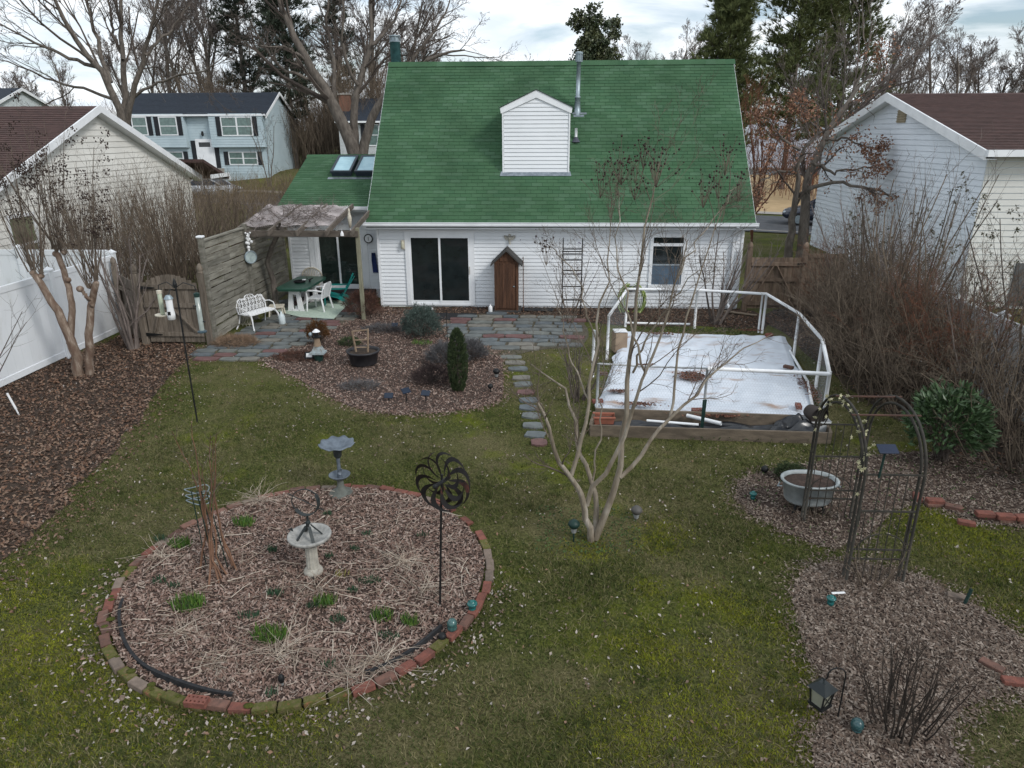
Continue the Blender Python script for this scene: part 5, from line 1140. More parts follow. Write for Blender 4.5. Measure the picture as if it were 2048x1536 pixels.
c = G(1070, 622); o = MB().prism([(c[0]-.45, c[1]-.12), (c[0]+.5, c[1]-.16), (c[0]+.55, c[1]+.14), (c[0]-.4, c[1]+.18)], .03, .045).build('rubber_mat', DARKMAT); tag(o, 'dark rubber strip on the soil right of the wooden shed', 'mat')
# clock, ornaments on posts, blue cloth
def dial(name, c, r, nrm, label, cat, face, rim):
    t = thing(name, label, cat, c); R = np.array(Vector(nrm).to_track_quat('Z', 'Y').to_matrix())
    part(MB().lathe([(.001, 0), (r, 0), (r*1.05, .03), (r*.86, .045), (r*.84, .03)], (0, 0, 0), 20).xf(R), 'rim', rim, t, True); part(MB().lathe([(r*.86, .028), (.001, .03)], (0, 0, 0), 20).xf(R), 'face', face, t); return t
c = V(737, 477, AY-.08); d_ = dial('wall_clock', c, .13, (0, -1, 0), 'round white dial with black rim on the annex trim', 'clock', RESIN, BLACK)
part(MB().bb((-.006, -.036, -.06), (.006, -.032, .05)), 'hand', BLACK, d_)
c = XP(497, 515, SX+.10); c = np.array([SX+.12, -1.68, c[2]]); dial('wall_plate', c, .17, (.75, -.66, 0), 'pale round plate hung on the screen post', 'plate', M('pale_plate', (.36, .43, .43), (.25, .30, .30), scale=9, rough=.5), GALV)
m = MB(); gq = np.random.default_rng(2)
for k in range(14): m.ball((gq.normal(0, .045), gq.normal(0, .02), .08+k*.022), .045-.0012*k, 7, 5)
m.ball((0, -.02, -.02), .05, 7, 5).ball((0, -.02, -.09), .035, 7, 5); o = m.build('wall_ornament', RESIN, None, True); o.location = (SX+.12, -1.70, XP(491, 495, SX+.1)[2]); tag(o, 'white cherub face ornament above the round plate', 'ornament')
c = V(747, 520, AY-.06); m = MB()
for k in range(5): m.tube([(c[0]-.04+k*.025, c[1], c[2]+.22), (c[0]-.02+k*.02, c[1]-.03, c[2]), (c[0]+k*.03-.02, c[1], c[2]-.38)], [.01, .035, .02], 6)
tag(m.build('hanging_cloth', M('blue_cloth', (.02, .035, .12), rough=.9), None, True), 'dark blue cloth hanging beside the house corner', 'cloth')
# bird feeder bell and windsock hung from the pergola
c = V(699, 437, -.6); t = thing('hanging_feeder', 'cream cylinder hung from the pergola rafter', 'feeder', c)
part(MB().lathe([(.001, -.24), (.035, -.24), (.05, -.1), (.06, .02), (.045, .08), (.03, .16), (.02, .26), (.001, .27)], n=10), 'body', BEIGE, t, True); part(MB().tube([(0, 0, -.24), (0, 0, -.44)], .012, 6), 'tail', RESIN, t)
c = V(684, 467, -1.68); o = MB().lathe([(.05, -.06), (.045, 0), (.02, .05), (.002, .07)], (0, 0, 0), 10).tube([(0, 0, .05), (0, 0, .16)], .004, 4).build('hanging_bell', RESIN, None, True); o.location = c; tag(o, 'small white bell hung below the pergola beam', 'bell')
# wall lamp and angel above the shed
c = V(806, 489, -.03); o = MB().rbox((0, 0, 0), (.10, .07, .26), .03).build('wall_lamp', BEIGE); o.location = c-np.array([0, .03, 0]); MB().lathe([(.03, -.10), (.045, -.05), (.045, .05), (.03, .10)], (0, -.05, 0), 10).build('lamp_glass', M('frosted_cream', (.6, .58, .45), rough=.3), o, local=True); tag(o, 'beige wall lamp left of the main sliding door', 'lamp')
m = MB().ball((0, 0, .0), .055, 8, 6).ball((0, 0, .09), .04, 8, 6)
for sx in (-1, 1): m.prism([(0, -.02), (sx*.06, .07), (sx*.15, .09), (sx*.16, .03), (sx*.10, -.04), (sx*.03, -.05)][::sx], .0, .03, axes=(0, 2, 1))
m.tube([(0, 0, -.03), (.0, -.02, -.10), (.02, -.02, -.17)], [.04, .03, .012], 6); o = m.build('wall_angel', M('stone_cream', (.50, .48, .42), rough=.8), None, True); o.location = V(1019, 477, -.06); tag(o, 'cream winged angel ornament on the wall above the shed', 'ornament')
# outhouse shaped shed
SHW = M('shed_wood', (.105, .052, .030), (.055, .028, .018), scale=4, rough=.85, bump=.4, bscale=30, stretch=(7, 7, .5), vary=.2)
SHR = M('shed_roof', (.06, .058, .056), rough=.9)
sx0, sx1 = V(988, 560, -.62)[0], V(1038, 560, -.62)[0]; sm = (sx0+sx1)/2; szt = V(1012, 523, -.62)[2]; sza = V(1012, 500, -.62)[2]
sd_ = thing('garden_shed', 'narrow dark brown wooden outhouse shed with pointed roof', 'shed', (sm, -.35, 0))
MB().bb((sx0+.03, -.60, .06), (sx1-.03, -.10, szt)).prism([(sx0+.03, szt), (sx1-.03, szt), (sm, sza-.05)], -.60, -.10, axes=(0, 2, 1)).build('body', SHW, sd_)
dr_ = MB().bb((sx0+.06, -.615, .10), (sx1-.10, -.602, szt-.06)).build('door', SHW, sd_)
pm = plank_me.copy(); pm.materials.append(SHW); n = 6; wd = (sx1-.10-sx0-.06)/n
for i in range(n): piece('plank', pm, SHW, (sx0+.06+(i+.5)*wd, -.625, (szt+.06)/2), 0, (wd-.006, .018, szt-.18), dr_)
MB().rbox((sx1-.14, -.645, szt*.52), (.05, .02, .03), .005).build('handle', GALV, dr_)
for i in range(5):
    hh = sza-.1-abs(i-2)*.16-szt+.04; piece('plank', pm, SHW, (sm+(i-2)*.125, -.612, szt+.0+hh/2), 0, (.119, .018, max(hh, .05)), sd_)
for x in (sx0+.03, sx1-.06): MB().bb((x-.02, -.63, .04), (x+.04, -.602, szt)).build('corner_board', SHW, sd_)
for sg in (-1, 1):
    P = [(sm, sza+.03), (sm+sg*((sx1-sx0)/2+.09), szt-.08), (sm+sg*((sx1-sx0)/2+.09), szt-.13), (sm, sza-.03)][::sg]; MB().prism(P, -.70, -.05, axes=(0, 2, 1)).build('roof_slope', SHR, sd_)
MB().bb((sx0-.05, -.66, 0), (sx1+.05, -.06, .06)).build('base', SHR, sd_)
o = MB().tube([(sx1+.12, -.55, 0), (sx1+.10, -.2, 1.5)], .014, 6).build('tool_handle', SHW); tag(o, 'thin wooden tool handle leaning beside the shed', 'tool')
# black ladder trellis
tr0 = V(1127, 620, -.75); tr = thing('ladder_trellis', 'tall black metal ladder trellis against the white wall', 'trellis', (5.5, -.8, 0))
tx0, tx1 = V(1125, 560, -.8)[0], V(1163, 560, -.8)[0]
for x in (tx0, tx1): MB().tube([(x, -.8, 0), (x, -.78, 2.05), (x, -.78, 2.12)], [.018, .018, .004], 6).build('upright', BLACK, tr)
for py in (498, 503, 508, 520, 541, 548, 573, 600):
    z = V(1145, py, -.8)[2]; MB().bar((tx0, -.8, z), (tx1, -.8, z), .018, .03).build('rung', BLACK, tr)
# garden hose on a hanger
gh = thing('garden_hose', 'coiled yellow green garden hose hung near the window', 'hose', (6.9, -.5, 0)); c = V(1265, 605, -.55); m = MB(); gq = np.random.default_rng(9)
for k in range(16):
    r = .36+gq.uniform(-.09, .06); dx_ = gq.uniform(-.10, .10); m.tube([(c[0]+dx_+r*.9*math.sin(a), -.55+gq.uniform(-.03, .03)+.02*k*.3, c[2]+.05+r*1.25*math.cos(a)) for a in np.linspace(.3, 6.0, 18)], .011, 5, False)
m.build('coil', palette('hose_green', [(.28, .36, .10), (.40, .47, .20), (.16, .22, .06)], rough=.5), gh, True); MB().bb((c[0]-.12, -.42, c[2]+.28), (c[0]+.12, -.03, c[2]+.36)).build('hanger', BLACK, gh)
o = MB().rbox((0, 0, .05), (.9, .12, .04), .01).build('loose_board', BRD); place(o, *G(1480, 630)[:2], -.55); tag(o, 'grey board lying by the gate post', 'board')
# small black speaker / lights at the door sill
c = G(858, 622); m = MB().rbox((0, 0, .05), (.16, .08, .09), .01).build('floodlight', BLACK); place(m, c[0], c[1], 0, .02)
for sx in (-1, 1): MB().tube([(sx*.08, -.01, .05), (sx*.12, -.01, .05)], .04, 8).build('lamp_end', RESIN, m, local=True)
tag(m, 'small black floodlight with white ends under the sliding door', 'lamp')

# ================================================================== bed in front of the patio
pt = thing('planter_pot', 'large black tub planter in the patio bed', 'planter', (*G(728, 728)[:2], .01)); PL = M('black_planter', (.022, .022, .026), (.035, .034, .037), scale=6, rough=.5)
part(MB().lathe([(.001, 0), (.27, 0), (.29, .03), (.33, .27), (.36, .275), (.365, .31), (.335, .315), (.32, .25), (.32, .24)], n=26), 'tub', PL, pt, True); part(MB().lathe([(.32, .25), (.001, .265)], n=20), 'soil', SOIL, pt)
c = wl(pt); stk = thing('wooden_trellis', 'small tan wooden ladder frame standing in the black tub', 'trellis', (c[0], c[1], .27)); WT = M('bare_wood', (.27, .20, .14), (.20, .145, .10), scale=5, rough=.85)
for a, b in (((-.16, .02, 0), (-.22, .05, .47)), ((.10, .02, 0), (.13, .05, .52))): part(MB().bar(a, b, .03, .03), 'upright', WT, stk)
for z0, z1 in ((.46, .50), (.26, .28), (.10, .10)): part(MB().bar((-.215+.1*(.46-z0), .04, z0), (.13, .045, z1), .025, .025), 'rung', WT, stk)
lh_ = thing('lighthouse_ornament', 'small weathered lighthouse garden ornament on a green pot', 'ornament', (*G(638, 722)[:2], .01))
part(MB().lathe([(.001, 0), (.09, 0), (.11, .15), (.10, .17), (.001, .17)], n=12), 'pot_base', GREENP, lh_); part(MB().prism([(-.16, -.13), (.16, -.13), (.16, .13), (-.16, .13)], .17, .21).add([(-.13, -.1, .21), (.13, -.1, .21), (.13, .1, .21), (-.13, .1, .21), (-.07, -.06, .34), (.07, -.06, .34), (.07, .06, .34), (-.07, .06, .34)], f4=[(0, 1, 5, 4), (1, 2, 6, 5), (2, 3, 7, 6), (3, 0, 4, 7), (4, 5, 6, 7)]), 'cottage', M('pale_blue_wood', (.30, .36, .38), (.20, .2, .19), scale=12, rough=.8), lh_)
part(MB().lathe([(.085, .34), (.055, .54), (.001, .54)], n=10), 'tower', WT, lh_); part(MB().lathe([(.10, .54), (.10, .56), (.05, .57), (.05, .66), (.001, .66)], n=10), 'gallery', BLACK, lh_); part(MB().lathe([(.06, .66), (.09, .665), (.03, .72), (.001, .73)], n=10), 'cap', RESIN, lh_); part(MB().ball((-.13, 0, .60), .05, 8, 5), 'float', GALV, lh_, True)
o = MB().rbox((0, 0, 0), (.20, .03, .16), .01, 0).rbox((0, -.012, 0), (.15, .02, .11), .005).build('solar_spotlight', BLACK); place(o, *G(620, 722)[:2], .1, .13); o.rotation_euler = (-.5, 0, .1); MB().rbox((0, -.024, 0), (.13, .006, .09), .002).build('lens', RESIN, o, local=True); tag(o, 'square solar spotlight facing the camera beside the lighthouse', 'lamp')
def stake_light(px, py, h, label, kind=0, mat=BLACK, rz=0.0, group=None, s=1.0):
    c = G(px, py); t = thing('solar_light', label, 'lamp', (c[0], c[1], 0), group); part(MB().tube([(0, 0, 0), (0, 0, h)], .012, 6), 'stake', mat, t)
    if kind == 0: part(MB().rbox((0, 0, 0), (.17, .02, .12), .006).xf(np.array(Matrix.Rotation(-.9, 3, 'X')), (0, 0, h+.02)).xf(rotz(rz)), 'panel', M('solar_panel', (.02, .03, .05), rough=.25), t)
    elif kind == 1: part(MB().lathe([(.001, h-.02), (.05, h-.02), (.075, h+.02), (.07, h+.05), (.03, h+.085), (.001, h+.09)], n=12), 'cap', mat, t, True); part(MB().lathe([(.03, h-.09), (.045, h-.02), (.02, h-.02)], n=8), 'lens', M('grey_lens', (.25, .26, .26), rough=.3), t)
    else: part(MB().ball((0, 0, h+.03), .055, 10, 7), 'globe', mat, t, True)
    t.scale = (s, s, s if s > .6 else .8)
    return t
stake_light(813, 803, .20, 'black solar panel stake in the middle of the chip bed', 0, rz=.7); stake_light(852, 805, .17, 'short flat topped solar stake near the column shrub', 0, rz=-.2); stake_light(778, 803, .10, 'tiny low solar stake left of the solar panel stakes', 0)
stake_light(981, 785, .10, 'dark globe light at the chip bed edge beside the stepping stones', 2); stake_light(993, 757, .13, 'dark mushroom light beside the stepping stones near the lavender', 1)
stake_light(790, 660, .12, 'dark flat topped stake left of the blue spruce', 0)
stake_light(1147, 1083, .22, 'dark path light at the foot of the smooth barked tree', 1, GREENP)
stake_light(1272, 1040, .12, 'grey topped path light behind the smooth barked tree', 1, M('aged_metal', (.09, .085, .08), rough=.6)); stake_light(1528, 948, .05, 'dark solar globe at the washtub bed edge', 2)
o = MB().tube([(0, 0, 0), (0, 0, .85)], .008, 5).tube([(0, 0, .85), (.05, 0, .9), (.1, 0, .86)], .006, 5).build('hook_stake', BLACK); place(o, *G(895, 690)[:2], .3); tag(o, 'thin black hook stake behind the lavender shrub', 'stake')

# ================================================================== round bed
be = thing('brick_edging', 'ring of uneven red and mossy bricks round the chip bed', 'edging', (BC[0], BC[1], 0)); gb = np.random.default_rng(14)
bms = {}
for nm, mt in (('r', REDB), ('t', TANB), ('m', MOSSB), ('d', DARKB)): bms[nm] = sb.copy(); bms[nm].materials.append(mt)
NB = 61
for i in range(NB):
    a = i*2*pi/NB; deg = math.degrees(a); R_ = BR+.06+gb.normal(0, .012)
    front = math.sin(a) < -.3
    if 28 < deg < 52 and i % 2: continue
    kind = gb.choice(['r', 't', 'm', 'd'], p=[.18, .07, .45, .30]) if front else gb.choice(['r', 't', 'm', 'd'], p=[.30, .22, .13, .35])
    if -62 < deg-360 < -5: kind = gb.choice(['r', 'd', 'm'], p=[.55, .35, .1])
    z = .026+(.010 if front else -.014)+gb.normal(0, .006)
    piece('brick', bms[kind], None, (BC[0]+R_*math.cos(a), BC[1]+R_*math.sin(a), z), (gb.normal(0, .05), gb.normal(0, .04), a+pi/2+gb.normal(0, .06)), (gb.uniform(.96, 1.04), 1.0, 1.05), be)
c = G(428, 1380); a = math.atan2(c[1]-BC[1], c[0]-BC[0]); o = bpy.data.objects.new('brick', hb); col.objects.link(o); o.parent = be; o.location = Vector((BC[0]+(BR+.075)*math.cos(a), BC[1]+(BR+.075)*math.sin(a), .085))-wl(be); o.rotation_euler = (.05, -.03, a+pi/2+.05); o['label'] = 'bright red brick with ten round holes'
# moss cushions on the bricks
MOSS = M('moss', (.075, .085, .012), (.045, .05, .008), scale=30, rough=1, bump=1, bscale=90, c3=(.15, .15, .02)); mo = MB()
for k in range(16):
    a = gb.uniform(rad(195), rad(300)); R_ = BR+.04+gb.normal(0, .02); mo.ball((BC[0]+R_*math.cos(a), BC[1]+R_*math.sin(a), .07), gb.uniform(.015, .045), 8, 5, (1.3, 1, .16))
o = mo.build('moss_cushions', MOSS, be, True); o['kind'] = 'stuff'
for a0, a1, lb in ((200, 268, 'black plastic edging strip inside the front bricks of the round bed'), (303, 330, 'black plastic edging strip curling up beside the glass finials')):
    P = []; v = []
    for a in np.linspace(rad(a0), rad(a1), 24): v += [(BC[0]+(BR-.07)*math.cos(a), BC[1]+(BR-.07)*math.sin(a), .02), (BC[0]+(BR-.07)*math.cos(a), BC[1]+(BR-.07)*math.sin(a), .085+.02*math.sin(a*9)), (BC[0]+(BR-.10)*math.cos(a), BC[1]+(BR-.10)*math.sin(a), .085+.02*math.sin(a*9))]
    m = MB(); m.add(v, f4=[q for i in range(23) for q in ((i*3, i*3+3, i*3+4, i*3+1), (i*3+1, i*3+4, i*3+5, i*3+2))]); tag(m.build('edging_strip', DARKMAT), lb, 'edging')
# concrete bird bath with armillary sundial
STONE = M('pale_concrete', (.42, .40, .345), (.30, .285, .25), scale=9, rough=.9, bump=.3, bscale=50)
STONE2 = M('grey_concrete', (.36, .355, .335), (.22, .22, .21), scale=11, rough=.9, bump=.4, bscale=50)
cb = G(628, 1150); bb2 = thing('bird_bath', 'pale concrete bird bath with fluted column in the round bed', 'bird bath', (cb[0], cb[1], .03))
part(MB().lathe([(.001, 0), (.105, 0), (.11, .03), (.10, .055), (.075, .08), (.070, .085)], n=20), 'foot', STONE, bb2, True)
def flute(rr, zz, a): return rr*(1+.035*np.cos(a*12))[None, :], zz
part(MB().lathe([(.07, .085), (.066, .2), (.064, .36), (.085, .41)], n=48, wob=flute), 'column', STONE, bb2)
part(MB().lathe([(.085, .405), (.17, .43), (.235, .475), (.245, .50), (.24, .515), (.215, .51), (.17, .475), (.001, .46)], n=30), 'basin', STONE2, bb2, True)
SD = M('verdigris_iron', (.03, .038, .04), (.05, .055, .055), scale=14, rough=.6, metal=.4)
sdl = thing('armillary_sundial', 'dark metal armillary sundial standing in the concrete bird bath', 'sundial', (cb[0], cb[1], .49))
lg_ = MB()
for k in range(4): a = k*pi/2+.6; lg_.bar((.15*math.cos(a), .15*math.sin(a), .0), (.03*math.cos(a), .03*math.sin(a), .16), .035, .012)
part(lg_, 'tripod', SD, sdl); part(MB().tube([(0, 0, .14), (0, 0, .30)], .014, 8).ball((0, 0, .20), .03, 8, 6), 'stem', SD, sdl)
def ring3(R, r, w, th, c, n=36, a0=0, a1=2*pi):
    m = MB(); v = []; t = np.linspace(a0, a1, n)
    for a in t:
        for rr, ww in ((r, -w/2), (r, w/2), (r-th, w/2), (r-th, -w/2)): v.append((rr*math.cos(a), rr*math.sin(a), ww))
    f = [(i*4+k, i*4+(k+1) % 4, i*4+4+(k+1) % 4, i*4+4+k) for i in range(n-1) for k in range(4)]; m.add(v, f4=f); return m.xf(np.array(R), c)
cz = np.array([0, 0, .46]); Rm = Matrix.Rotation(rad(90), 3, 'X'); part(ring3(Rm, .16, .012, .008, cz), 'meridian_ring', SD, sdl)
Rt = (Matrix.Rotation(rad(-38), 3, 'Y')@Matrix.Rotation(rad(78), 3, 'X')); part(ring3(Rt, .155, .07, .006, cz, 24, pi*1.0, 2*pi), 'hour_band', SD, sdl)
part(MB().bar(cz+np.array([-.19, 0, .1]), cz+np.array([.19, 0, -.1]), .008).prism([(-.24, .11), (-.19, .13), (-.18, .08)], -.004, .004, axes=(0, 2, 1)).xf(None, (0, 0, 0)), 'arrow', SD, sdl)
# tiered metal bird bath
mb_ = G(683, 990); tb2 = thing('bird_bath', 'tall bluish metal bird bath with scalloped bowl and lower dish', 'bird bath', (mb_[0], mb_[1], 0)); PEW = M('pewter', (.16, .19, .225), (.10, .12, .145), scale=8, rough=.55, metal=.35)
def scal(rr, zz, a): return rr*(1+.04*np.cos(a*9)*(rr/ .24)), zz+.011*np.cos(a*9)*np.clip((rr-.12)/.1, 0, 1.3)
part(MB().lathe([(.001, .70), (.03, .70), (.08, .745), (.17, .78), (.235, .80), (.24, .79), (.17, .765), (.09, .73)], n=50, wob=scal), 'bowl', PEW, tb2, True)
part(MB().lathe([(.035, .58), (.052, .60), (.06, .66), (.058, .70), (.045, .715)], n=12), 'upper_collar', SD, tb2)
part(MB().lathe([(.04, .28), (.028, .36), (.024, .5), (.032, .64)], n=12).tube([(.02, -.05, .36), (.05, -.06, .44)], [.03, .01], 6), 'stem', PEW, tb2, True)
part(MB().lathe([(.03, .27), (.10, .275), (.14, .31), (.15, .325), (.14, .328), (.10, .29), (.02, .285)], n=24), 'dish', PEW, tb2, True); part(MB().lathe([(.001, 0), (.18, 0), (.185, .03), (.16, .05), (.11, .07), (.08, .10), (.05, .14), (.04, .28)], n=24), 'base', M('grey_green_iron', (.13, .14, .125), (.085, .09, .08), scale=10, rough=.7, metal=.2), tb2, True)
# wind spinner
sp = G(880, 1218); ws = thing('wind_spinner', 'black and rust kinetic wind spinner on a tall pole', 'wind spinner', (sp[0], sp[1], 0))
part(MB().tube([(0, 0, 0), (.06, 0, 1.25), (.08, 0, 1.60)], .012, 8), 'pole', BLACK, ws)
RUST = M('rusted_black_metal', (.016, .014, .014), (.020, .017, .016), scale=5, rough=.55, metal=.3, pos=(.42, .6), c3=(.15, .045, .03)); hub = np.array([.085, -.02, 1.53])
Rw = np.array(Matrix.Rotation(rad(-28), 3, 'Z'))
for layer, (dr, yo, n, ro) in enumerate(((1, -.035, 9, .30), (-1, .035, 9, .30))):
    for k in range(n):
        a0 = k*2*pi/n+.2*layer; v = []; m = MB(); N_ = 12
        for i in range(N_):
            t = i/(N_-1); r = .05+(ro-.05)*math.sin(t*pi/2)**.8; a = a0+dr*(1.15*t*t); w = .055*math.sin(pi*min(1, t*1.0+.02))**.7; yy = yo+math.copysign(.035, yo)*math.sin(t*pi)
            rd = np.array([math.cos(a), 0, math.sin(a)]); tn = np.array([-math.sin(a), 0, math.cos(a)]); c_ = rd*r+np.array([0, yy, 0]); s_ = (rd*.35+np.array([0, math.copysign(.45, yo), 0])+tn*dr*-.85); s_ /= np.linalg.norm(s_)
            v += [c_-s_*w*.5, c_+s_*w*.5]
        m.add(v, f4=[(i*2, i*2+2, i*2+3, i*2+1) for i in range(N_-1)]); part(m.xf(Rw, hub), 'blade', RUST, ws, True)
part(MB().tube([(0, -.12, 0), (0, .12, 0)], .02, 8).ball((0, -.12, 0), .028, 8, 6).xf(Rw, hub), 'hub', BLACK, ws)
# glass finials and hose guides
TEALG = M('teal_glass', (.01, .12, .11), (.008, .08, .085), rough=.12, spec=.6); AQUA = M('aqua_glass', (.06, .14, .13), (.03, .08, .08), scale=40, rough=.1, spec=.7)
def insul(px, py, label, mat, s=1.0, z=.03, cat='ornament'):
    o = MB().lathe([(.001, 0), (.035, 0), (.04, .05), (.028, .06), (.045, .075), (.058, .10), (.05, .115), (.03, .11), (.028, .13), (.02, .14), (.001, .142)], n=14).build('glass_finial' if cat == 'ornament' else 'hose_guide', mat, None, True); o.scale = (s, s, s); place(o, *G(px, py)[:2], 0, z); return tag(o, label, cat)
insul(945, 1228, 'teal flower shaped hose guide near the right bricks of the round bed', TEALG, 1.0, .03, 'hose guide'); insul(1340, 1000, 'unused', TEALG, .01) if False else None
insul(1505, 1000, 'small green hose guide at the edge of the washtub bed', TEALG, .9, .01, 'hose guide'); insul(1660, 1212, 'green hose guide ring on the chips near the arbor feet', TEALG, .9, .01, 'hose guide')
o = MB().lathe([(.03, 0), (.035, .05), (.05, .06), (.05, .09), (.045, .10), (.052, .11), (.05, .14), (.03, .17), (.001, .175)], n=14).build('glass_finial', AQUA, None, True); place(o, *G(905, 1272)[:2], 0, .03); tag(o, 'ribbed aqua glass finial beside the black edging strip', 'ornament')
stake_light(885, 1285, .06, 'dark globe light beside the aqua finial', 2, s=.8); stake_light(565, 1375, .10, 'small black stake light near the front bricks', 1, s=.42)
o = MB().ball((0, 0, .06), .055, 14, 10, (1, 1, 1.1)).lathe([(.04, 0), (.045, .015), (.035, .025)], n=12).build('gazing_globe', M('teal_mosaic', (.012, .06, .068), (.05, .10, .10), scale=70, rough=.25, spec=.6), None, True); place(o, *G(1712, 1462)[:2], 0, .01); tag(o, 'teal mosaic globe on the chips beside the lantern hook', 'ornament')

# ================================================================== feeder pole and feeders
fpz = G(395, 845); fpo = thing('feeder_pole', 'tall black shepherd hook pole in the lawn', 'pole', (fpz[0], fpz[1], 0))
part(MB().tube([(0, 0, 0), (0, 0, 1.2), (.01, 0, 2.45)], .014, 8), 'pole', BLACK, fpo); part(MB().lathe([(.03, 2.40), (.035, 2.46), (.02, 2.52), (.001, 2.56)], n=10), 'finial', BLACK, fpo)
for P in ([(0, 0, 2.40), (-.12, -.02, 2.50), (-.26, -.03, 2.45), (-.27, -.03, 2.36)], [(0, 0, 2.40), (.13, .03, 2.48), (.30, .05, 2.42), (.315, .05, 2.33)], [(0, 0, 2.35), (-.03, -.1, 2.40), (-.05, -.16, 2.32)]): part(MB().tube(P, .008, 6), 'arm', BLACK, fpo)
CLEAR = M('clear_tube', (.30, .34, .32), (.24, .27, .25), scale=8, rough=.2, spec=.6); bx_, by_ = fpz[0], fpz[1]
f1 = thing('bird_feeder', 'pale tube bird feeder with wide round tray', 'bird feeder', (bx_-.27, by_-.03, 1.93)); part(MB().lathe([(.035, .03), (.035, .40), (.001, .42)], n=12), 'tube', M('pale_green_tube', (.36, .40, .30), rough=.35), f1, True); part(MB().lathe([(.001, .0), (.12, .01), (.125, .03), (.03, .02)], n=20), 'tray', BEIGE, f1); part(MB().tube([(0, 0, .41), (0, 0, .45)], .004, 5), 'hanger', BLACK, f1); part(MB().lathe([(.04, .38), (.042, .43), (.001, .44)], n=12), 'lid', BEIGE, f1)
f2 = thing('bird_feeder', 'white sock shaped bird feeder on the pole hook', 'bird feeder', (bx_-.05, by_-.17, 1.90)); part(MB().lathe([(.001, 0), (.06, .01), (.062, .10), (.05, .2), (.055, .34), (.04, .38), (.001, .40)], n=12), 'body', RESIN, f2, True); part(MB().lathe([(.001, .36), (.075, .355), (.04, .41), (.001, .42)], n=12), 'hood', GALV, f2); part(MB().rbox((.0, -.058, .12), (.05, .01, .06), .005), 'port', BLACK, f2)
f3_ = thing('bird_feeder', 'long clear tube bird feeder with dark green lid', 'bird feeder', (bx_+.315, by_+.05, 1.62)); part(MB().lathe([(.04, .03), (.04, .64), (.001, .65)], n=12), 'tube', CLEAR, f3_, True); part(MB().lathe([(.046, .62), (.048, .68), (.001, .70)], n=12), 'lid', GREENP, f3_); part(MB().lathe([(.001, 0), (.075, .01), (.078, .03), (.045, .05)], n=14), 'base', M('slate_blue_plastic', (.05, .08, .10), rough=.5), f3_)
for z, a in ((.2, 0), (.34, 2), (.48, 4)): part(MB().tube([(.04*math.cos(a), .04*math.sin(a), z), (.075*math.cos(a), .075*math.sin(a), z-.01)], .012, 6), 'perch', BLACK, f3_)

# ================================================================== arbor
AR = M('aged_iron', (.06, .055, .046), (.035, .033, .029), scale=9, rough=.75, metal=.3, c3=(.10, .05, .035)); ARR = M('rusty_slat', (.085, .042, .03), (.055, .032, .025), scale=6, rough=.85)
arb = thing('garden_arbor', 'double arched metal garden arbor with star lights', 'arbor', (8.5, -12.4, 0))
aB = [G(1608, 1030), G(1685, 1045)]; aF = [G(1700, 1163), G(1800, 1163)]
aB = [np.array([8.18, -11.72, 0]), np.array([8.80, -11.72, 0])]; aF = [np.array([8.22, -13.10, 0]), np.array([8.84, -13.10, 0])]
def archpts(b, f, off):
    spn = np.linalg.norm(f-b)/2; c_ = (b+f)/2; d = (f-b)/np.linalg.norm(f-b); r = spn-off; zs = 1.30; P = [c_-d*r+np.array([0, 0, z]) for z in (0, .75)]
    return P+[c_-d*r*math.cos(a)+np.array([0, 0, zs+r*.92*math.sin(a)]) for a in np.linspace(0, pi, 17)]+[c_+d*r+np.array([0, 0, z]) for z in (.75, 0)]
for b, f in zip(aB, aF):
    for off in (0, .085): MB().tube(archpts(b, f, off), .016, 6).build('arch', AR, arb, True)
    for z in np.arange(.1, 1.36, .17):
        for s_, e in ((b, f), (f, b)): d = (e-s_)/np.linalg.norm(e-s_); MB().bar(s_+np.array([0, 0, z]), s_+d*.085+np.array([0, 0, z+.05]), .008).build('spacer', AR, arb)
for base in (aB, aF):
    a, b = base; d = (b-a)
    for z in (.30, .42, .90, 1.34): MB().bar(a+np.array([0, 0, z]), b+np.array([0, 0, z]), .012, .02).build('crossbar', AR, arb)
    for t in np.linspace(.12, .88, 6): MB().bar(a+d*t, a+d*t+np.array([0, 0, .90 if abs(t-.5) > .3 else 1.34]), .008).build('bar', AR, arb)
    MB().tube([a+d*(.5-.42*math.cos(k))+np.array([0, 0, .42+.2*math.sin(k)]) for k in np.linspace(0, pi, 11)], .008, 5).build('scroll', AR, arb)
for t in (.4, .72):
    c_ = [b*(1-t)+f*t for b, f in zip(aB, aF)]; z = 1.30+.69*.92*math.sin(math.acos(np.clip(1-2*t, -1, 1))); MB().bar(c_[0]-np.array([.06, 0, -z]), c_[1]+np.array([.06, 0, z]), .026, .012).build('slat', ARR, arb)
star_me = MB(); sp_ = []
for k in range(10): r_ = .028 if k % 2 == 0 else .011; sp_.append((r_*math.sin(k*pi/5), r_*math.cos(k*pi/5)))
star_me.prism(sp_, -.004, .004, axes=(0, 2, 1)); star_me = star_me.mesh('star_light'); STARM = M('pale_yellow_plastic', (.42, .40, .25), rough=.5)
sl_ = thing('string_lights', 'string of pale yellow star lights wound on the arbor', 'string lights', (8.3, -12.4, 1.2)); pa = np.array(archpts(aB[0], aF[0], .04)); wire = []
for k in range(42):
    t = gb.uniform(0.08, .92)*(len(pa)-1); i = int(t); p_ = pa[i]*(1-(t-i))+pa[i+1]*(t-i)+gb.normal(0, .05, 3); piece('star_light', star_me, STARM, p_, (gb.uniform(-.6, .6), gb.uniform(-.4, .4), gb.uniform(-.6, .6)), (1, 1, 1), sl_)
MB().tube(pa[1:-1]+gb.normal(0, .012, pa[1:-1].shape)+np.array([.02, 0, 0]), .003, 4).build('cable', GREENP, sl_)
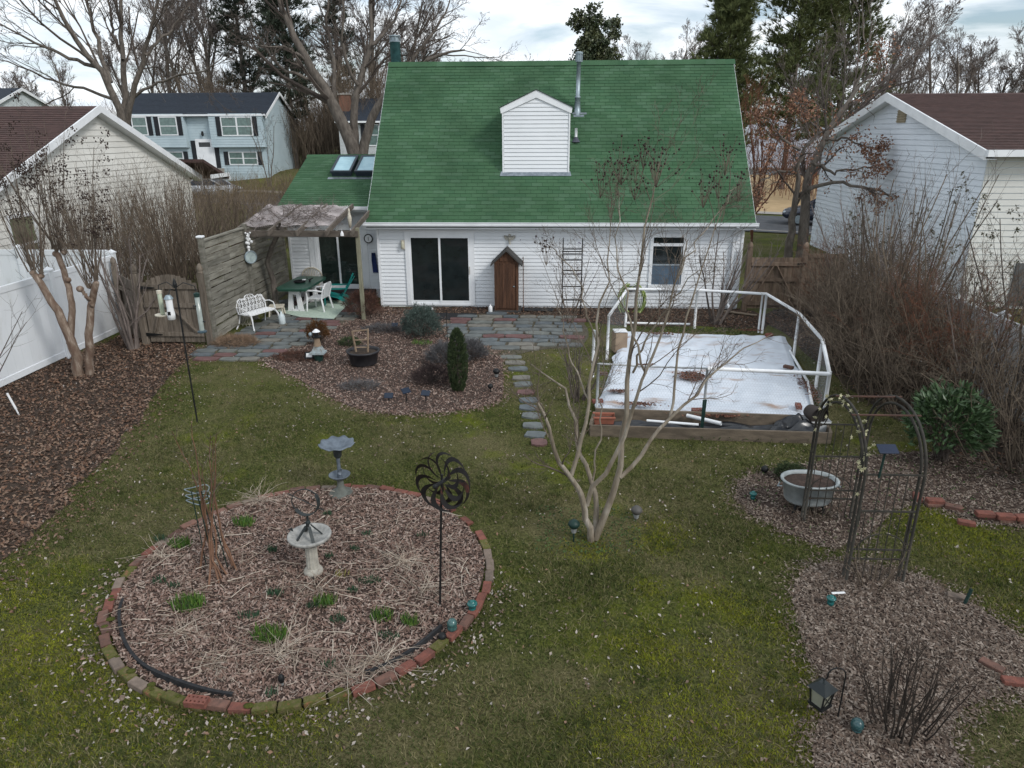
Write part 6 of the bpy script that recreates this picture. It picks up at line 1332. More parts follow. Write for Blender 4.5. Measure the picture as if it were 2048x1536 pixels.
o = MB().rbox((0, 0, 0), (.20, .02, .13), .006).xf(np.array(Matrix.Rotation(-1.15, 3, 'X'))).build('solar_charger', M('solar_blue', (.012, .02, .045), rough=.2, spec=.6)); o.location = (8.38, -13.14, 1.66); MB().tube([(0, .03, -.02), (-.02, .03, -.35)], .012, 6).build('bracket', GREENP, o, local=True); tag(o, 'dark blue solar panel clipped to the arbor', 'solar panel')
# washtub
wt = G(1622, 1028); tub = thing('washtub', 'galvanised white oval washtub on a dark stand', 'tub', (wt[0]-.02, wt[1]+.15, 0)); ENA = M('worn_white_enamel', (.36, .395, .40), (.25, .275, .28), scale=7, rough=.45, c3=(.2, .2, .19), pos=(.35, .62))
def oval(rr, zz, a): return rr*(1+.16*np.cos(2*a))[None, :], zz
part(MB().lathe([(.001, .13), (.24, .13), (.26, .16), (.30, .42), (.325, .425), (.325, .445), (.295, .445), (.285, .40)], n=32, wob=oval), 'tub', ENA, tub, True); part(MB().lathe([(.285, .40), (.001, .415)], n=32, wob=oval), 'soil', MULCH, tub)
for sx in (-1, 1): part(MB().tube([(sx*.37, -.05, .36), (sx*.41, 0, .33), (sx*.37, .05, .36)], .01, 6), 'handle', GALV, tub)
for k in range(4): a = k*pi/2+.7; part(MB().bar((.24*math.cos(a), .2*math.sin(a), .13), (.28*math.cos(a), .23*math.sin(a), 0), .025), 'leg', BLACK, tub)
# brick edging on the right
ber = thing('brick_edging', 'low edging of bright red bricks beside the arbor', 'edging', (*G(1940, 1030)[:2], 0))
for px, py, rz, k, z in ((1835, 995, 1.2, 'r', .04), (1870, 1002, -.05, 'r', .07), (1868, 1010, .0, 'd', .02), (1908, 1015, -.5, 'd', .035), (1970, 1028, -.1, 'r', .09), (1972, 1034, -.1, 'd', .03), (2010, 1033, -.05, 'r', .085), (2012, 1040, 0, 'd', .03), (2048, 1035, .05, 'r', .085), (2050, 1042, .05, 'd', .03), (2090, 1040, .0, 'r', .08)):
    c = G(px, py, z); piece('brick', bms[k], None, (c[0], c[1], z), (0, 0, rz), (1.1, 1.15, 1.05), ber)
brick_thing(1933, 1046, -.35, sb, REDB, 'loose red brick lying on the moss beside the brick edging', .03); brick_thing(1983, 1332, -.9, sb, DARKB, 'tan brick half buried in the chips beside the dark twiggy shrub', .02); brick_thing(2028, 1364, -.15, sb, REDB, 'orange brick at the rear edge of the lantern bed', .03); brick_thing(1915, 1195, -.4, sb, TANB, 'small tan brick beside the dark green stake', .02)
p = G(1928, 1210); o = MB().bar((p[0], p[1], 0), (p[0]+.05, p[1]+.02, .19), .025, .025).build('fence_stake', GREENP); tag(o, 'short dark green stake at the edge of the lantern bed', 'stake')
o = MB().rbox((0, 0, .012), (.15, .03, .012), .003).build('plant_marker', RESIN); place(o, *G(1676, 1190)[:2], .12, .015); tag(o, 'white plastic plant marker lying on the chips', 'marker')
# lantern on shepherd hook
hk = G(1675, 1438); sh_ = thing('shepherd_hook', 'short black shepherd hook in the wood chips', 'hook', (hk[0], hk[1], 0)); P = [(0, 0, 0), (0, 0, .46)]+[(-.075+.075*math.cos(a), 0, .46+.085*math.sin(a)) for a in np.linspace(0.2, pi, 9)]+[(-.15, 0, .43), (-.17, 0, .42), (-.19, 0, .44)]; part(MB().tube(P, .0065, 6), 'hook', BLACK, sh_)
la = thing('hanging_lantern', 'black four sided lantern hung from the shepherd hook', 'lantern', (hk[0]-.172, hk[1], .40)); LR = rotz(.6); 
part(MB().tube([(0, 0, .03), (0, 0, 0)], .006, 6).add([(-.09, -.09, -.07), (.09, -.09, -.07), (.09, .09, -.07), (-.09, .09, -.07), (-.03, -.03, -.005), (.03, -.03, -.005), (.03, .03, -.005), (-.03, .03, -.005)], f4=[(0, 1, 5, 4), (1, 2, 6, 5), (2, 3, 7, 6), (3, 0, 4, 7), (4, 5, 6, 7), (3, 2, 1, 0)]).xf(LR), 'roof', M('lantern_black', (.02, .026, .028), rough=.35), la)
fr = MB()
for sx in (-1, 1):
    for sy in (-1, 1): fr.bar((sx*.07, sy*.07, -.07), (sx*.055, sy*.055, -.235), .012)
fr.box((0, 0, -.24), (.14, .14, .02))
for sx in (-1, 1): fr.bar((sx*.07, -.07, -.08), (-sx*.055, -.058, -.23), .006).bar((.07, sx*.07, -.08), (.058, -sx*.055, -.23), .006)
part(fr.xf(LR), 'frame', BLACK, la); part(MB().add([(-.062, -.062, -.072), (.062, -.062, -.072), (.062, .062, -.072), (-.062, .062, -.072), (-.05, -.05, -.23), (.05, -.05, -.23), (.05, .05, -.23), (-.05, .05, -.23)], f4=[(0, 4, 5, 1), (1, 5, 6, 2), (2, 6, 7, 3), (3, 7, 4, 0)]).xf(LR), 'glass', M('frosted_lantern_glass', (.33, .33, .26), rough=.3), la)
# thin stake at the left edge
p = G(38, 830); o = MB().tube([(p[0]-.12, p[1], .42), (p[0]-.03, p[1], .12)], .02, 8).tube([(p[0]-.03, p[1], .12), (p[0], p[1], 0)], .013, 8).build('hose_stake', RESIN); tag(o, 'white and blue tapered stake below the vinyl fence', 'stake')

# ================================================================== cars
def car(label, paint, loc, rz, name='parked_car'):
    t = thing(name, label, 'car'); secs = [(-2.25, .45, .70, .55), (-2.1, .30, .82, .78), (-1.5, .25, .92, .88), (-.6, .22, .95, .90), (.6, .22, .95, .90), (1.5, .25, .90, .88), (2.05, .30, .78, .78), (2.25, .42, .65, .6)]
    v = []; ns = 10
    for x, z0, z1, w in secs:
        for y, z in ((-w, z0+.05), (-w*1.02, (z0+z1)/2), (-w*.96, z1-.05), (-w*.8, z1), (0, z1+.02), (w*.8, z1), (w*.96, z1-.05), (w*1.02, (z0+z1)/2), (w, z0+.05), (0, z0)): v.append((x, y, z))
    n = len(secs); f = [(i*ns+k, i*ns+(k+1) % ns, (i+1)*ns+(k+1) % ns, (i+1)*ns+k) for i in range(n-1) for k in range(ns)]; m = MB(); m.add(v, f4=f); b0 = 0
    m.f3.append(np.array([(0, k, k+1) for k in range(1, ns-1)])); e = (n-1)*ns; m.f3.append(np.array([(e, e+k+1, e+k) for k in range(1, ns-1)])); part(m, 'body', paint, t, True)
    cb_ = [(-1.75, .90), (-1.0, 1.40), (.35, 1.45), (1.35, .92)]; gl = MB().prism([(-1.72, .90), (-1.05, 1.36), (.32, 1.41), (1.28, .90)], -.74, .74, axes=(0, 2, 1)); part(gl, 'windows', glass('car_glass', (.02, .035, .06)), t)
    part(MB().prism([(-1.12, 1.36), (-1.0, 1.43), (.30, 1.47), (.42, 1.40), (.3, 1.385), (-1.0, 1.345)], -.70, .70, axes=(0, 2, 1)), 'roof', paint, t)
    pl = MB()
    for sy in (-1, 1):
        for a, b in (((-1.78, .9), (-1.08, 1.38)), ((.34, 1.42), (1.34, .9)), ((-.35, .92), (-.30, 1.41))): pl.bar((a[0], sy*.75, a[1]), (b[0], sy*.72, b[1]), .05, .07)
    tag(part(pl, 'pillars', paint, t), kind='stuff')
    for x in (-1.4, 1.4):
        for sy in (-1, 1):
            w_ = part(MB().tube([(x, sy*.72, .32), (x, sy*.93, .32)], .33, 18), 'wheel', DARKMAT, t); part(MB().tube([(x, sy*.925, .32), (x, sy*.94, .32)], .22, 10), 'rim', GALV, w_)
    for sy in (-1, 1): part(MB().rbox((2.12, sy*.58, .66), (.2, .3, .10), .03), 'headlight', M('headlight', (.5, .55, .6), rough=.1), t)
    for sy in (-1, 1): part(MB().rbox((.85, sy*.98, .98), (.12, .16, .1), .03), 'mirror', paint, t)
    return place(t, *loc[:2], rz, loc[2])
lc = G(428, 396); lc = np.array([V(428, 396, 36)[0], 36.0, gz(V(428, 396, 36)[0], 36.0)+.03]); car('silver white car parked beyond the left hedge', M('silver_paint', (.55, .58, .62), rough=.25, spec=.5, coat=.6), lc, -.15)
rc = G(1622, 452); car('dark navy car parked on the street behind the oak', M('navy_paint', (.015, .022, .045), rough=.2, spec=.5, coat=.7), np.array([rc[0]+.9, rc[1]+.3, .03]), pi-.35)

# ================================================================== plants
def resamp(P, K):
    P = np.array(P, float); s = np.concatenate([[0], np.cumsum(np.linalg.norm(np.diff(P, axis=0), axis=1))]); t = np.linspace(0, s[-1], K)
    return np.column_stack([np.interp(t, s, P[:, i]) for i in range(3)]), s[-1]
def limbs(spec, Y0, K=14, wob=.012, g=None):
    """limbs drawn as pixel lines lifted onto a slanting depth: rows (pixels, start depth offset, end depth offset, r0, r1)"""
    PP, RR, LL = [], [], []
    for px, y0, y1, r0, r1 in spec:
        n = len(px); pts = [V(x, y, Y0+y0+(y1-y0)*i/max(1, n-1)) for i, (x, y) in enumerate(px)]; P, l = resamp(pts, K)
        # soften corners
        for _ in range(2): P[1:-1] = .25*P[:-2]+.5*P[1:-1]+.25*P[2:]
        if g is not None: P[1:-1] += g.normal(0, wob, P[1:-1].shape)
        PP.append(P); RR.append(np.linspace(r0, r1, K)); LL.append(l)
    return np.array(PP), np.array(RR), np.array(LL)
def limb_tree(name, label, cat, base, spec, Y0, lv, g, mats, K=14, rmin=.002, group=None, t0=.35, sides=(9, 4, 3), wob=.012):
    root = thing(name, label, cat, base, group); P, R, L_ = limbs(spec, Y0, K, wob, g); tr = MB(); v, f = tubes(P, R, sides[0]); tr.add(v, f4=f); cr = MB(); lev = []
    for i, (n, ang, lr, rr, K2, jit, up) in enumerate(lv):
        P, R, L_ = children(P, R, L_, n, ang, lr, rr, K2, jit, up, g, t0=t0 if i == 0 else .15, rmin=rmin); v, f = tubes(P, R, sides[1] if i == 0 else sides[2]); cr.add(v, f4=f); lev.append(P)
    tr.build('trunk', mats[0], root, True); cr.build('crown', mats[1], root); return root, lev
gt = np.random.default_rng(77)

# smooth barked crape myrtle in the lawn
CB = G(1185, 1082); Y0 = CB[1]
spec = [([(1182, 1082), (1172, 1015), (1158, 968), (1143, 950), (1120, 925), (1104, 880), (1090, 842), (1075, 805)], 0, -.5, .058, .020),
        ([(1143, 950), (1163, 915), (1174, 862), (1178, 800), (1186, 735), (1192, 680), (1200, 610), (1215, 520), (1222, 440)], -.18, .2, .034, .006),
        ([(1189, 1080), (1196, 1030), (1194, 980), (1172, 935), (1154, 895), (1150, 850), (1143, 800), (1122, 762), (1098, 738), (1062, 728)], .05, .55, .050, .009),
        ([(1174, 1010), (1194, 972), (1216, 935), (1238, 895), (1254, 852), (1268, 822), (1282, 785), (1292, 748), (1306, 705), (1330, 650), (1352, 570), (1375, 480)], -.05, -.35, .040, .007),
        ([(1190, 1078), (1214, 1018), (1235, 972), (1245, 930), (1248, 893), (1243, 848), (1247, 800), (1257, 762), (1266, 745), (1263, 700), (1270, 655), (1280, 590), (1285, 500), (1300, 400), (1318, 325)], .02, .1, .060, .006),
        ([(1240, 955), (1278, 922), (1302, 882), (1338, 836), (1362, 815), (1402, 780), (1432, 738), (1452, 714), (1500, 688), (1545, 668)], .02, .45, .036, .006),
        ([(1340, 835), (1346, 790), (1352, 750), (1360, 728), (1356, 700), (1366, 658), (1380, 610), (1405, 540), (1432, 460), (1458, 390)], .2, .5, .022, .005),
        ([(1178, 800), (1160, 760), (1140, 720), (1125, 660), (1118, 600)], 0, .3, .014, .005),
        ([(1292, 748), (1275, 700), (1262, 640), (1240, 560), (1232, 470), (1238, 380)], -.2, -.1, .018, .005),
        ([(1266, 745), (1290, 690), (1320, 640), (1352, 590), (1400, 540)], .05, -.4, .018, .005), ([(1192, 680), (1170, 600), (1150, 540), (1095, 490)], .1, .5, .012, .004),
        ([(1186, 960), (1200, 880), (1202, 800), (1212, 740), (1206, 690)], .1, .3, .016, .005), ([(1352, 560), (1400, 470), (1440, 420), (1478, 372)], .0, .3, .010, .004)]
spec = [(p_, a_, b_, r_*.78, max(.004, q_*.7)) for p_, a_, b_, r_, q_ in spec]
cm, lev = limb_tree('crape_myrtle', 'smooth pale barked multi stem crape myrtle in the lawn', 'tree', tuple(CB), spec, Y0, [(9, (.35, .9), .28, .42, 6, .14, .06), (6, (.35, .95), .55, .55, 5, .18, .04), (4, (.4, 1.0), .55, .7, 4, .22, .03)], gt, (CRAPE, PALETWIG), rmin=.0018, t0=.42, wob=.018)
sh_pts = []
for (px, py, n, s) in ((1240, 315, 40, .10), (1290, 290, 16, .06), (1318, 320, 50, .10), (1215, 340, 26, .09), (1272, 320, 14, .07), (1270, 355, 22, .08), (1458, 300, 26, .08), (1412, 370, 28, .07), (1432, 350, 12, .05), (1482, 352, 14, .06), (1090, 487, 20, .05), (1455, 400, 10, .05)):
    c = V(px, py, Y0+gt.uniform(-.2, .3)); sh_pts.append(c+gt.normal(0, s, (n, 3))); 
sp_ = np.concatenate(sh_pts); m = MB(); octas(m, sp_, gt.uniform(.008, .016, len(sp_))); tag(m.build('seed_heads', SEED, cm), kind='stuff')
m = MB()
for c, n in zip(sh_pts, range(99)):
    c = c[::2]; b = c.mean(0)-np.array([0, 0, .25]); K_ = len(c); P = np.stack([np.repeat(b[None], K_, 0), .5*(b+c)+gt.normal(0, .01, c.shape), c], 1); v, f = tubes(P, np.full((K_, 3), .0024), 3); m.add(v, f4=f)
for px, py, qx, qy in ((1222, 440, 1240, 330), (1222, 440, 1218, 352), (1318, 335, 1290, 300), (1300, 400, 1272, 335), (1458, 390, 1458, 312), (1432, 460, 1412, 380), (1478, 372, 1482, 355), (1405, 400, 1432, 360)): m.tube([V(px, py, Y0+.1), V((px+qx)/2+3, (py+qy)/2, Y0+.12), V(qx, qy, Y0+.1)], [.005, .004, .003], 4)
tag(m.build('flower_stalks', PALETWIG, cm), kind='stuff')

# pollarded crape myrtle by the white fence
LB = G(166, 752); Y0 = LB[1]
spec = [([(158, 752), (150, 702), (128, 648), (95, 585), (68, 548)], 0, -.15, .13, .075), ([(140, 688), (146, 612), (130, 548), (114, 506)], -.05, .15, .085, .065), ([(180, 752), (179, 690), (180, 625), (184, 585), (192, 566)], .05, .0, .105, .075), ([(184, 612), (176, 596), (162, 578)], .0, -.1, .05, .04)]
spec = [(p_, a_, b_, r_*.86, q_*.82) for p_, a_, b_, r_, q_ in spec]
root = thing('crape_myrtle', 'pollarded brown trunked crape myrtle with upright whips by the white fence', 'tree', tuple(LB)); P, R, L_ = limbs(spec, Y0, 12, .012, gt); m = MB(); v, f = tubes(P, R, 10); m.add(v, f4=f)
for (px, py, yo) in ((66, 546, -.15), (82, 552, -.1), (112, 508, .15), (128, 505, .12), (192, 566, 0), (180, 572, .05), (160, 578, -.1), (136, 560, .05)): m.ball(V(px, py, Y0+yo), gt.uniform(.05, .075), 9, 7, (1, 1, .9))
m.build('trunk', CRAPE2, root, True); wh = []; cr = MB()
for (px, py, yo, n, cx) in ((66, 544, -.15, 15, -.10), (84, 548, -.1, 8, .05), (114, 500, .15, 14, .02), (130, 500, .12, 7, .08), (192, 560, 0, 17, .09), (176, 572, -.05, 10, -.02)):
    b = V(px, py, Y0+yo); D = np.column_stack([gt.normal(cx, .22, n), gt.normal(0, .22, n), np.ones(n)]); P = curve(np.repeat(b[None], n, 0)+gt.normal(0, .03, (n, 3)), D, gt.uniform(1.1, 2.7, n), 9, .035, .05, gt); R = np.linspace(1, .25, 9)[None]*gt.uniform(.006, .016, (n, 1)); v, f = tubes(P, R, 5); cr.add(v, f4=f); wh.append((P, R))
P = np.concatenate([w[0] for w in wh]); R = np.concatenate([w[1] for w in wh]); L_ = np.full(len(P), 1.4)
P2, R2, L2 = children(P, R, L_, 7, (.3, .7), .38, .45, 5, .10, .08, gt, t0=.4, rmin=.002); v, f = tubes(P2, R2, 3); cr.add(v, f4=f)
P3, R3, L3 = children(P2, R2, L2, 3, (.3, .9), .5, .6, 4, .12, .04, gt, t0=.3, rmin=.0016); v, f = tubes(P3, R3, 3); cr.add(v, f4=f); cr.build('crown', PALETWIG, root)
m = MB(); ends = P3[gt.uniform(0, 1, len(P3)) < .10][:, -1]; sp_ = (ends[:, None]+gt.normal(0, .045, (len(ends), 12, 3))).reshape(-1, 3); octas(m, sp_, gt.uniform(.012, .022, len(sp_))); tag(m.build('seed_heads', SEED, root), kind='stuff')

# multi stem shrub by the dark plank fence
def shrub(name, label, base, h, r, stems, g, lv, mats, spread=.35, nbase=.15, rmin=.002, group=None, cat='shrub', K0=7, jit0=.07, lean=(0, 0), ret=None, t0=.25, sides=(6, 4, 3), trunk='stems'):
    t = thing(name, label, cat, tuple(base), group)
    tw = bare('x', base, h, r, g, stems, spread, lv, lean, t0, K0, jit0, mats, t, .03, rmin, sides, nbase, trunk_name=trunk, crown_name='twigs'); return t, tw
LV2 = [(5, (.25, .8), .42, .5, 5, .12, .06), (4, (.3, .9), .5, .6, 4, .15, .03)]
shrub('bare_shrub', 'grey multi stem shrub beside the dark plank fence', G(268, 700), 2.5, .035, 9, gt, LV2, ('grey_twig', 'grey_twig'), .22, .12)
shrub('bare_shrub', 'low twiggy shrub between the stepping stones and wire enclosure', G(1158, 800), 1.15, .014, 16, gt, LV2, ('twig', 'grey_twig'), .45, .15, .0016)
t_, tw = shrub('bare_shrub', 'sparse shrub with purple buds in front of the ladder trellis', G(1140, 648), 2.0, .014, 8, gt, [(4, (.3, .7), .4, .5, 5, .1, .05), (3, (.3, .8), .45, .6, 4, .12, .03)], ('pale_twig', 'grey_twig'), .42, .06, .002)
m = MB(); e = tw[:, -1]; e = e[gt.uniform(0, 1, len(e)) < .6]; octas(m, e+gt.normal(0, .02, e.shape), gt.uniform(.010, .018, len(e))); tag(m.build('buds', M('purple_bud', (.07, .05, .10), (.05, .03, .05), rough=.8), t_), kind='stuff')
shrub('bare_shrub', 'grey leaning shrub growing against the house corner by the gate', G(1432, 648), 2.3, .03, 11, gt, LV2, ('grey_twig', 'grey_twig'), .45, .12, .002, lean=(.18, 0))
shrub('bare_shrub', 'thin branched shrub at the near end of the white fence', (-5.45, -8.9, 0), 2.1, .018, 7, gt, LV2, ('twig', 'twig'), .6, .1, .0022, lean=(.1, 0))
# left hedge behind the gate
for i, (x, y, h) in enumerate(((-8.6, -1.4, 2.9), (-8.3, .6, 3.2), (-7.7, -2.0, 2.6), (-8.4, 4.4, 3.2), (-6.9, -1.6, 2.9), (-5.9, -.9, 3.1), (-4.9, -1.6, 2.7), (-4.2, -.6, 2.8), (-6.6, .8, 3.3), (-5.4, 1.2, 3.2), (-4.3, 1.2, 3.0), (-7.6, 2.6, 3.3), (-6.2, 3.4, 3.2), (-4.9, 3.8, 3.0), (-4.0, 5.6, 2.9))):
    shrub('hedge_shrub', 'tall dense brown bare shrub behind the garden gate', (x, y, 0), h, .016, 46, gt, [(4, (.15, .6), .38, .6, 5, .10, .08), (3, (.2, .8), .45, .7, 4, .14, .05)], ('brown_twig', 'brown_twig'), .28, .5, .0032, 'brown shrubs behind the gate')
# right shrub border
for i, (x, y, h, n) in enumerate(((12.3, -4.2, 1.6, 46), (11.35, -5.6, 1.4, 50), (11.1, -7.2, 1.2, 46), (12.8, -1.3, 1.9, 60), (12.6, -2.8, 2.1, 60), (12.0, -3.9, 1.6, 60), (11.9, -4.6, 2.0, 70), (12.5, -5.6, 2.2, 60), (11.6, -6.2, 1.8, 70), (12.2, -7.4, 2.0, 70), (11.5, -8.0, 1.5, 46), (12.4, -9.0, 1.9, 46), (12.0, -10.3, 1.7, 46))):
    shrub('border_shrub', 'dense reddish brown bare shrub along the right boundary', (x, y, 0), h*1.22, .012, n, gt, [(6, (.25, .9), .38, .6, 6, .2, .04), (4, (.3, 1.1), .45, .7, 4, .24, .0)], ('brown_twig', 'brown_twig' if i not in (3, 9) else 'red_twig'), .46, .55, .0028, 'brown shrubs along the right boundary', jit0=.15)
shrub('tall_shrub', 'tall upright many stemmed shrub in the right border', (12.3, -5.0, 0), 4.0, .022, 26, gt, [(4, (.15, .5), .3, .5, 5, .08, .10), (4, (.25, .8), .4, .6, 4, .12, .04)], ('brown_twig', 'grey_twig'), .26, .35, .0028)
shrub('tall_shrub', 'grey fine twigged tall shrub before the white gable', (12.6, -2.6, 0), 3.4, .02, 26, gt, [(5, (.15, .5), .32, .5, 5, .08, .10), (4, (.25, .8), .4, .6, 4, .12, .04)], ('grey_twig', 'grey_twig'), .28, .4, .003)
shrub('tall_shrub', 'grey twiggy shrub leaning over the right boundary fence', (12.5, -8.3, 0), 3.0, .02, 26, gt, [(5, (.15, .55), .32, .5, 5, .1, .08), (4, (.25, .8), .4, .6, 4, .12, .04)], ('grey_twig', 'brown_twig'), .36, .4, .0028)
t_, tw = shrub('tall_shrub', 'leafy topped shrub rising above the white boundary fence', (13.6, -7.5, 0), 3.6, .025, 12, gt, LV2+[(3, (.3, .9), .5, .7, 4, .15, .02)], ('twig', 'twig'), .38, .3, .0028)
m = MB(); k = gt.integers(0, len(tw), 2200); leafquads(m, tw[k, 2], gt.normal(0, 1, (2200, 3)), .06, .014, gt); m.build('foliage', M('olive_leaf', (.06, .065, .035), (.09, .08, .05), rough=.7), t_)
t_, tw = shrub('tall_shrub', 'semi evergreen shrub in front of the white gable wall', (13.2, -2.2, 0), 2.7, .02, 14, gt, LV2, ('twig', 'brown_twig'), .4, .3, .0028)
m = MB(); k = gt.integers(0, len(tw), 1500); leafquads(m, tw[k, 2], gt.normal(0, 1, (1500, 3)), .06, .016, gt); m.build('foliage', MATS['olive_leaf'], t_)

# ------------------------------------------------ evergreen and garden shrubs
def ellip(n, c, r, g, shell=.55):
    d = unit(g.normal(0, 1, (n, 3))); d[:, 2] = np.abs(d[:, 2])*1.0-.15*(g.uniform(0, 1, n) < .3); q = g.uniform(shell, 1, n)**(1/2.)
    lump = 1+.17*np.sin(d[:, 0]*7+1)*np.sin(d[:, 1]*6+2)+.10*np.sin(d[:, 2]*11+d[:, 0]*9)+g.normal(0, .05, n); return np.array(c)+d*q[:, None]*lump[:, None]*np.array(r), d
def mound(name, label, px, py, r, n, mat, g, kind='needle', L_=.06, W=.004, k=5, spread=.5, cat='shrub', zc=.35, mat2=None, base=None, twn=60):
    c = G(px, py) if base is None else np.array(base); t = thing(name, label, cat, (c[0], c[1], 0)); P, D = ellip(n, (c[0], c[1], r[2]*zc), r, g); P[:, 2] = np.maximum(P[:, 2], .02); m = MB()
    if kind == 'needle': needles(m, P, D+np.array([0, 0, .35]), L_, W, k, spread, g)
    else: leafquads(m, P, D+g.normal(0, .5, D.shape)+np.array([0, 0, .2]), L_, W, g)
    m.build('foliage', mat, t)
    q, d = ellip(twn, (c[0], c[1], r[2]*zc), np.array(r)*.85, g); st_ = np.stack([np.repeat(np.array([[c[0], c[1], .0]]), twn, 0)+g.normal(0, .05, (twn, 3))*np.array([1, 1, 0]), .5*(q+np.array([c[0], c[1], .05])), q], 1); v, f = tubes(st_, np.full((twn, 3), .006), 3); b = MB(); b.add(v, f4=f); b.build('stems', mat2 or TWIG, t)
    return t
SPR = M('blue_spruce', (.10, .135, .12), (.055, .08, .068), scale=14, rough=.8, isl=.5)
mound('globe_spruce', 'rounded blue green dwarf spruce in the patio bed', 843, 672, (.47, .45, .58), 4600, SPR, gt, L_=.055, W=.004, k=5, zc=.30)
ARB = M('arborvitae', (.055, .078, .032), (.032, .05, .022), scale=10, rough=.85, isl=.5)
c = G(917, 782); t_ = thing('column_conifer', 'slender dark green columnar conifer in the chip bed', 'shrub', (c[0], c[1], 0)); n = 2600; z = gt.uniform(0, 1, n); rr = .185*np.clip(np.sin(np.clip(z*1.0+.12, 0, 1.12)*pi/1.12)**.5, .12, 1)*gt.uniform(.55, 1.08, n); a = gt.uniform(0, 6.28, n); P = np.column_stack([c[0]+rr*np.cos(a), c[1]+rr*np.sin(a), z*1.22+.02]); m = MB(); needles(m, P, np.column_stack([np.cos(a)*.35, np.sin(a)*.35, np.ones(n)]), .075, .006, 4, .22, gt); m.build('foliage', ARB, t_); MB().tube([(c[0], c[1], 0), (c[0], c[1], 1.0)], [.03, .01], 6).build('trunk', TWIG, t_)
LAV = M('lavender_grey', (.13, .13, .135), (.085, .082, .085), scale=9, rough=.9, isl=.3)
mound('lavender_shrub', 'grey violet lavender mound behind the column conifer', 893, 728, (.42, .36, .34), 1500, LAV, gt, L_=.11, W=.003, k=5, spread=.4, zc=.35); mound('lavender_shrub', 'grey lavender mound beside the stepping stones', 940, 718, (.36, .32, .32), 1200, LAV, gt, L_=.11, W=.003, k=5, spread=.4, zc=.35)
DKT = M('dark_purple_twig', (.06, .042, .04), (.035, .025, .025), scale=6, rough=.95, isl=.3)
mound('bare_mound', 'dark purplish twiggy mound left of the column conifer', 866, 765, (.40, .34, .26), 900, DKT, gt, L_=.13, W=.0025, k=4, spread=.6, zc=.3)
mound('globe_conifer', 'small orange brown globe conifer beside the lighthouse', 637, 690, (.27, .26, .38), 1500, M('bronze_needle', (.14, .065, .022), (.085, .042, .016), scale=9, rough=.85, isl=.3), gt, L_=.05, W=.004, k=5, spread=.35, zc=.6)
BARB = M('barberry_twig', (.12, .06, .042), (.07, .036, .028), scale=8, rough=.95, isl=.3); mound('barberry_shrub', 'reddish brown tangled barberry at the foot of the pergola post', 726, 634, (.50, .42, .52), 1500, BARB, gt, L_=.16, W=.0025, k=4, spread=.8, zc=.4)
mound('barberry_shrub', 'low red brown groundcover at the front corner of the patio bed', 600, 716, (.62, .34, .10), 900, BARB, gt, L_=.08, W=.003, k=4, spread=.9, zc=.2)
STRAWM = M('straw', (.27, .19, .13), (.18, .12, .08), scale=7, rough=.95, isl=.3); mound('grass_mound', 'flattened tan dead grass mound beside the garden gate', 472, 690, (.52, .36, .16), 1300, STRAWM, gt, L_=.17, W=.0025, k=3, spread=.9, zc=.25, cat='plant')
mound('ground_shrub', 'grey dry heather patch left of the globe spruce', 765, 662, (.5, .3, .14), 700, LAV, gt, L_=.08, W=.003, k=4, spread=.6, zc=.2); mound('ground_shrub', 'small green juniper beside the black tub planter', 700, 690, (.26, .22, .16), 700, ARB, gt, L_=.05, W=.004, k=4, spread=.6, zc=.2)
mound('ground_shrub', 'pale dry stem clump at the front of the chip bed', 720, 775, (.42, .3, .09), 420, LAV, gt, L_=.12, W=.0022, k=3, spread=.9, zc=.2, cat='plant')
mound('yew_mound', 'small dark green yew mound behind the washtub', 1580, 958, (.24, .2, .17), 1300, ARB, gt, L_=.035, W=.004, k=4, spread=.6, zc=.4)
RHO = M('rhododendron_leaf', (.065, .11, .045), (.042, .078, .032), scale=8, rough=.42, spec=.45, isl=.35); mound('rhododendron', 'glossy green broad leaved shrub beside the arbor', 1880, 920, (.55, .5, .72), 1900, RHO, gt, 'leaf', L_=.13, W=.024, zc=.6)
BLKT = M('black_twig', (.045, .035, .028), (.028, .022, .018), rough=.95, isl=.3); c = G(1772, 1452)
shrub('bare_shrub', 'dark dense twiggy shrub on the chips right of the lantern', (c[0]+.1, c[1], 0), .75, .008, 34, gt, [(4, (.2, .7), .4, .6, 5, .12, .06), (3, (.25, .8), .45, .7, 4, .14, .03)], ('black_twig', 'black_twig'), .35, .22, .0014)
shrub('bare_shrub', 'dead tangled vine at the front foot of the arbor', (8.5, -13.15, 0), .55, .006, 18, gt, [(4, (.3, .9), .5, .6, 5, .2, .0), (3, (.3, .9), .5, .7, 4, .2, -.02)], ('brown_twig', 'brown_twig'), .6, .15, .0014)
shrub('bare_shrub', 'dry twig clump at the rear foot of the arbor', (8.35, -11.75, 0), .4, .005, 14, gt, [(4, (.3, .9), .5, .6, 5, .2, .0)], ('brown_twig', 'brown_twig'), .8, .15, .0014)

# tied rose canes in the round bed
c = G(425, 1150); rs = thing('rose_canes', 'bundle of reddish rose canes tied to green stakes in the round bed', 'plant', (c[0], c[1], .03)); CANE = M('rose_cane', (.19, .10, .06), (.11, .06, .038), scale=6, rough=.7)
tie = V(412, 985, c[1]+.25); m = MB(); top = []
for bx, by, tx, ty in ((400, 1145, 382, 850), (415, 1188, 405, 930), (440, 1172, 418, 870), (445, 1165, 432, 868), (475, 1145, 420, 960), (466, 1140, 424, 880), (428, 1145, 395, 935), (458, 1155, 345, 865)):
    b = G(bx, by); q = V(tx, ty, b[1]+.1); mid = .45*b+.55*tie+gt.normal(0, .02, 3); m.tube(resamp([b, .5*(b+mid)+gt.normal(0, .03, 3), mid, .5*(mid+q)+gt.normal(0, .05, 3), q], 14)[0]+np.concatenate([np.zeros((1, 3)), gt.normal(0, .007, (13, 3))]), np.linspace(.013, .0035, 14), 6); top.append((mid, q))
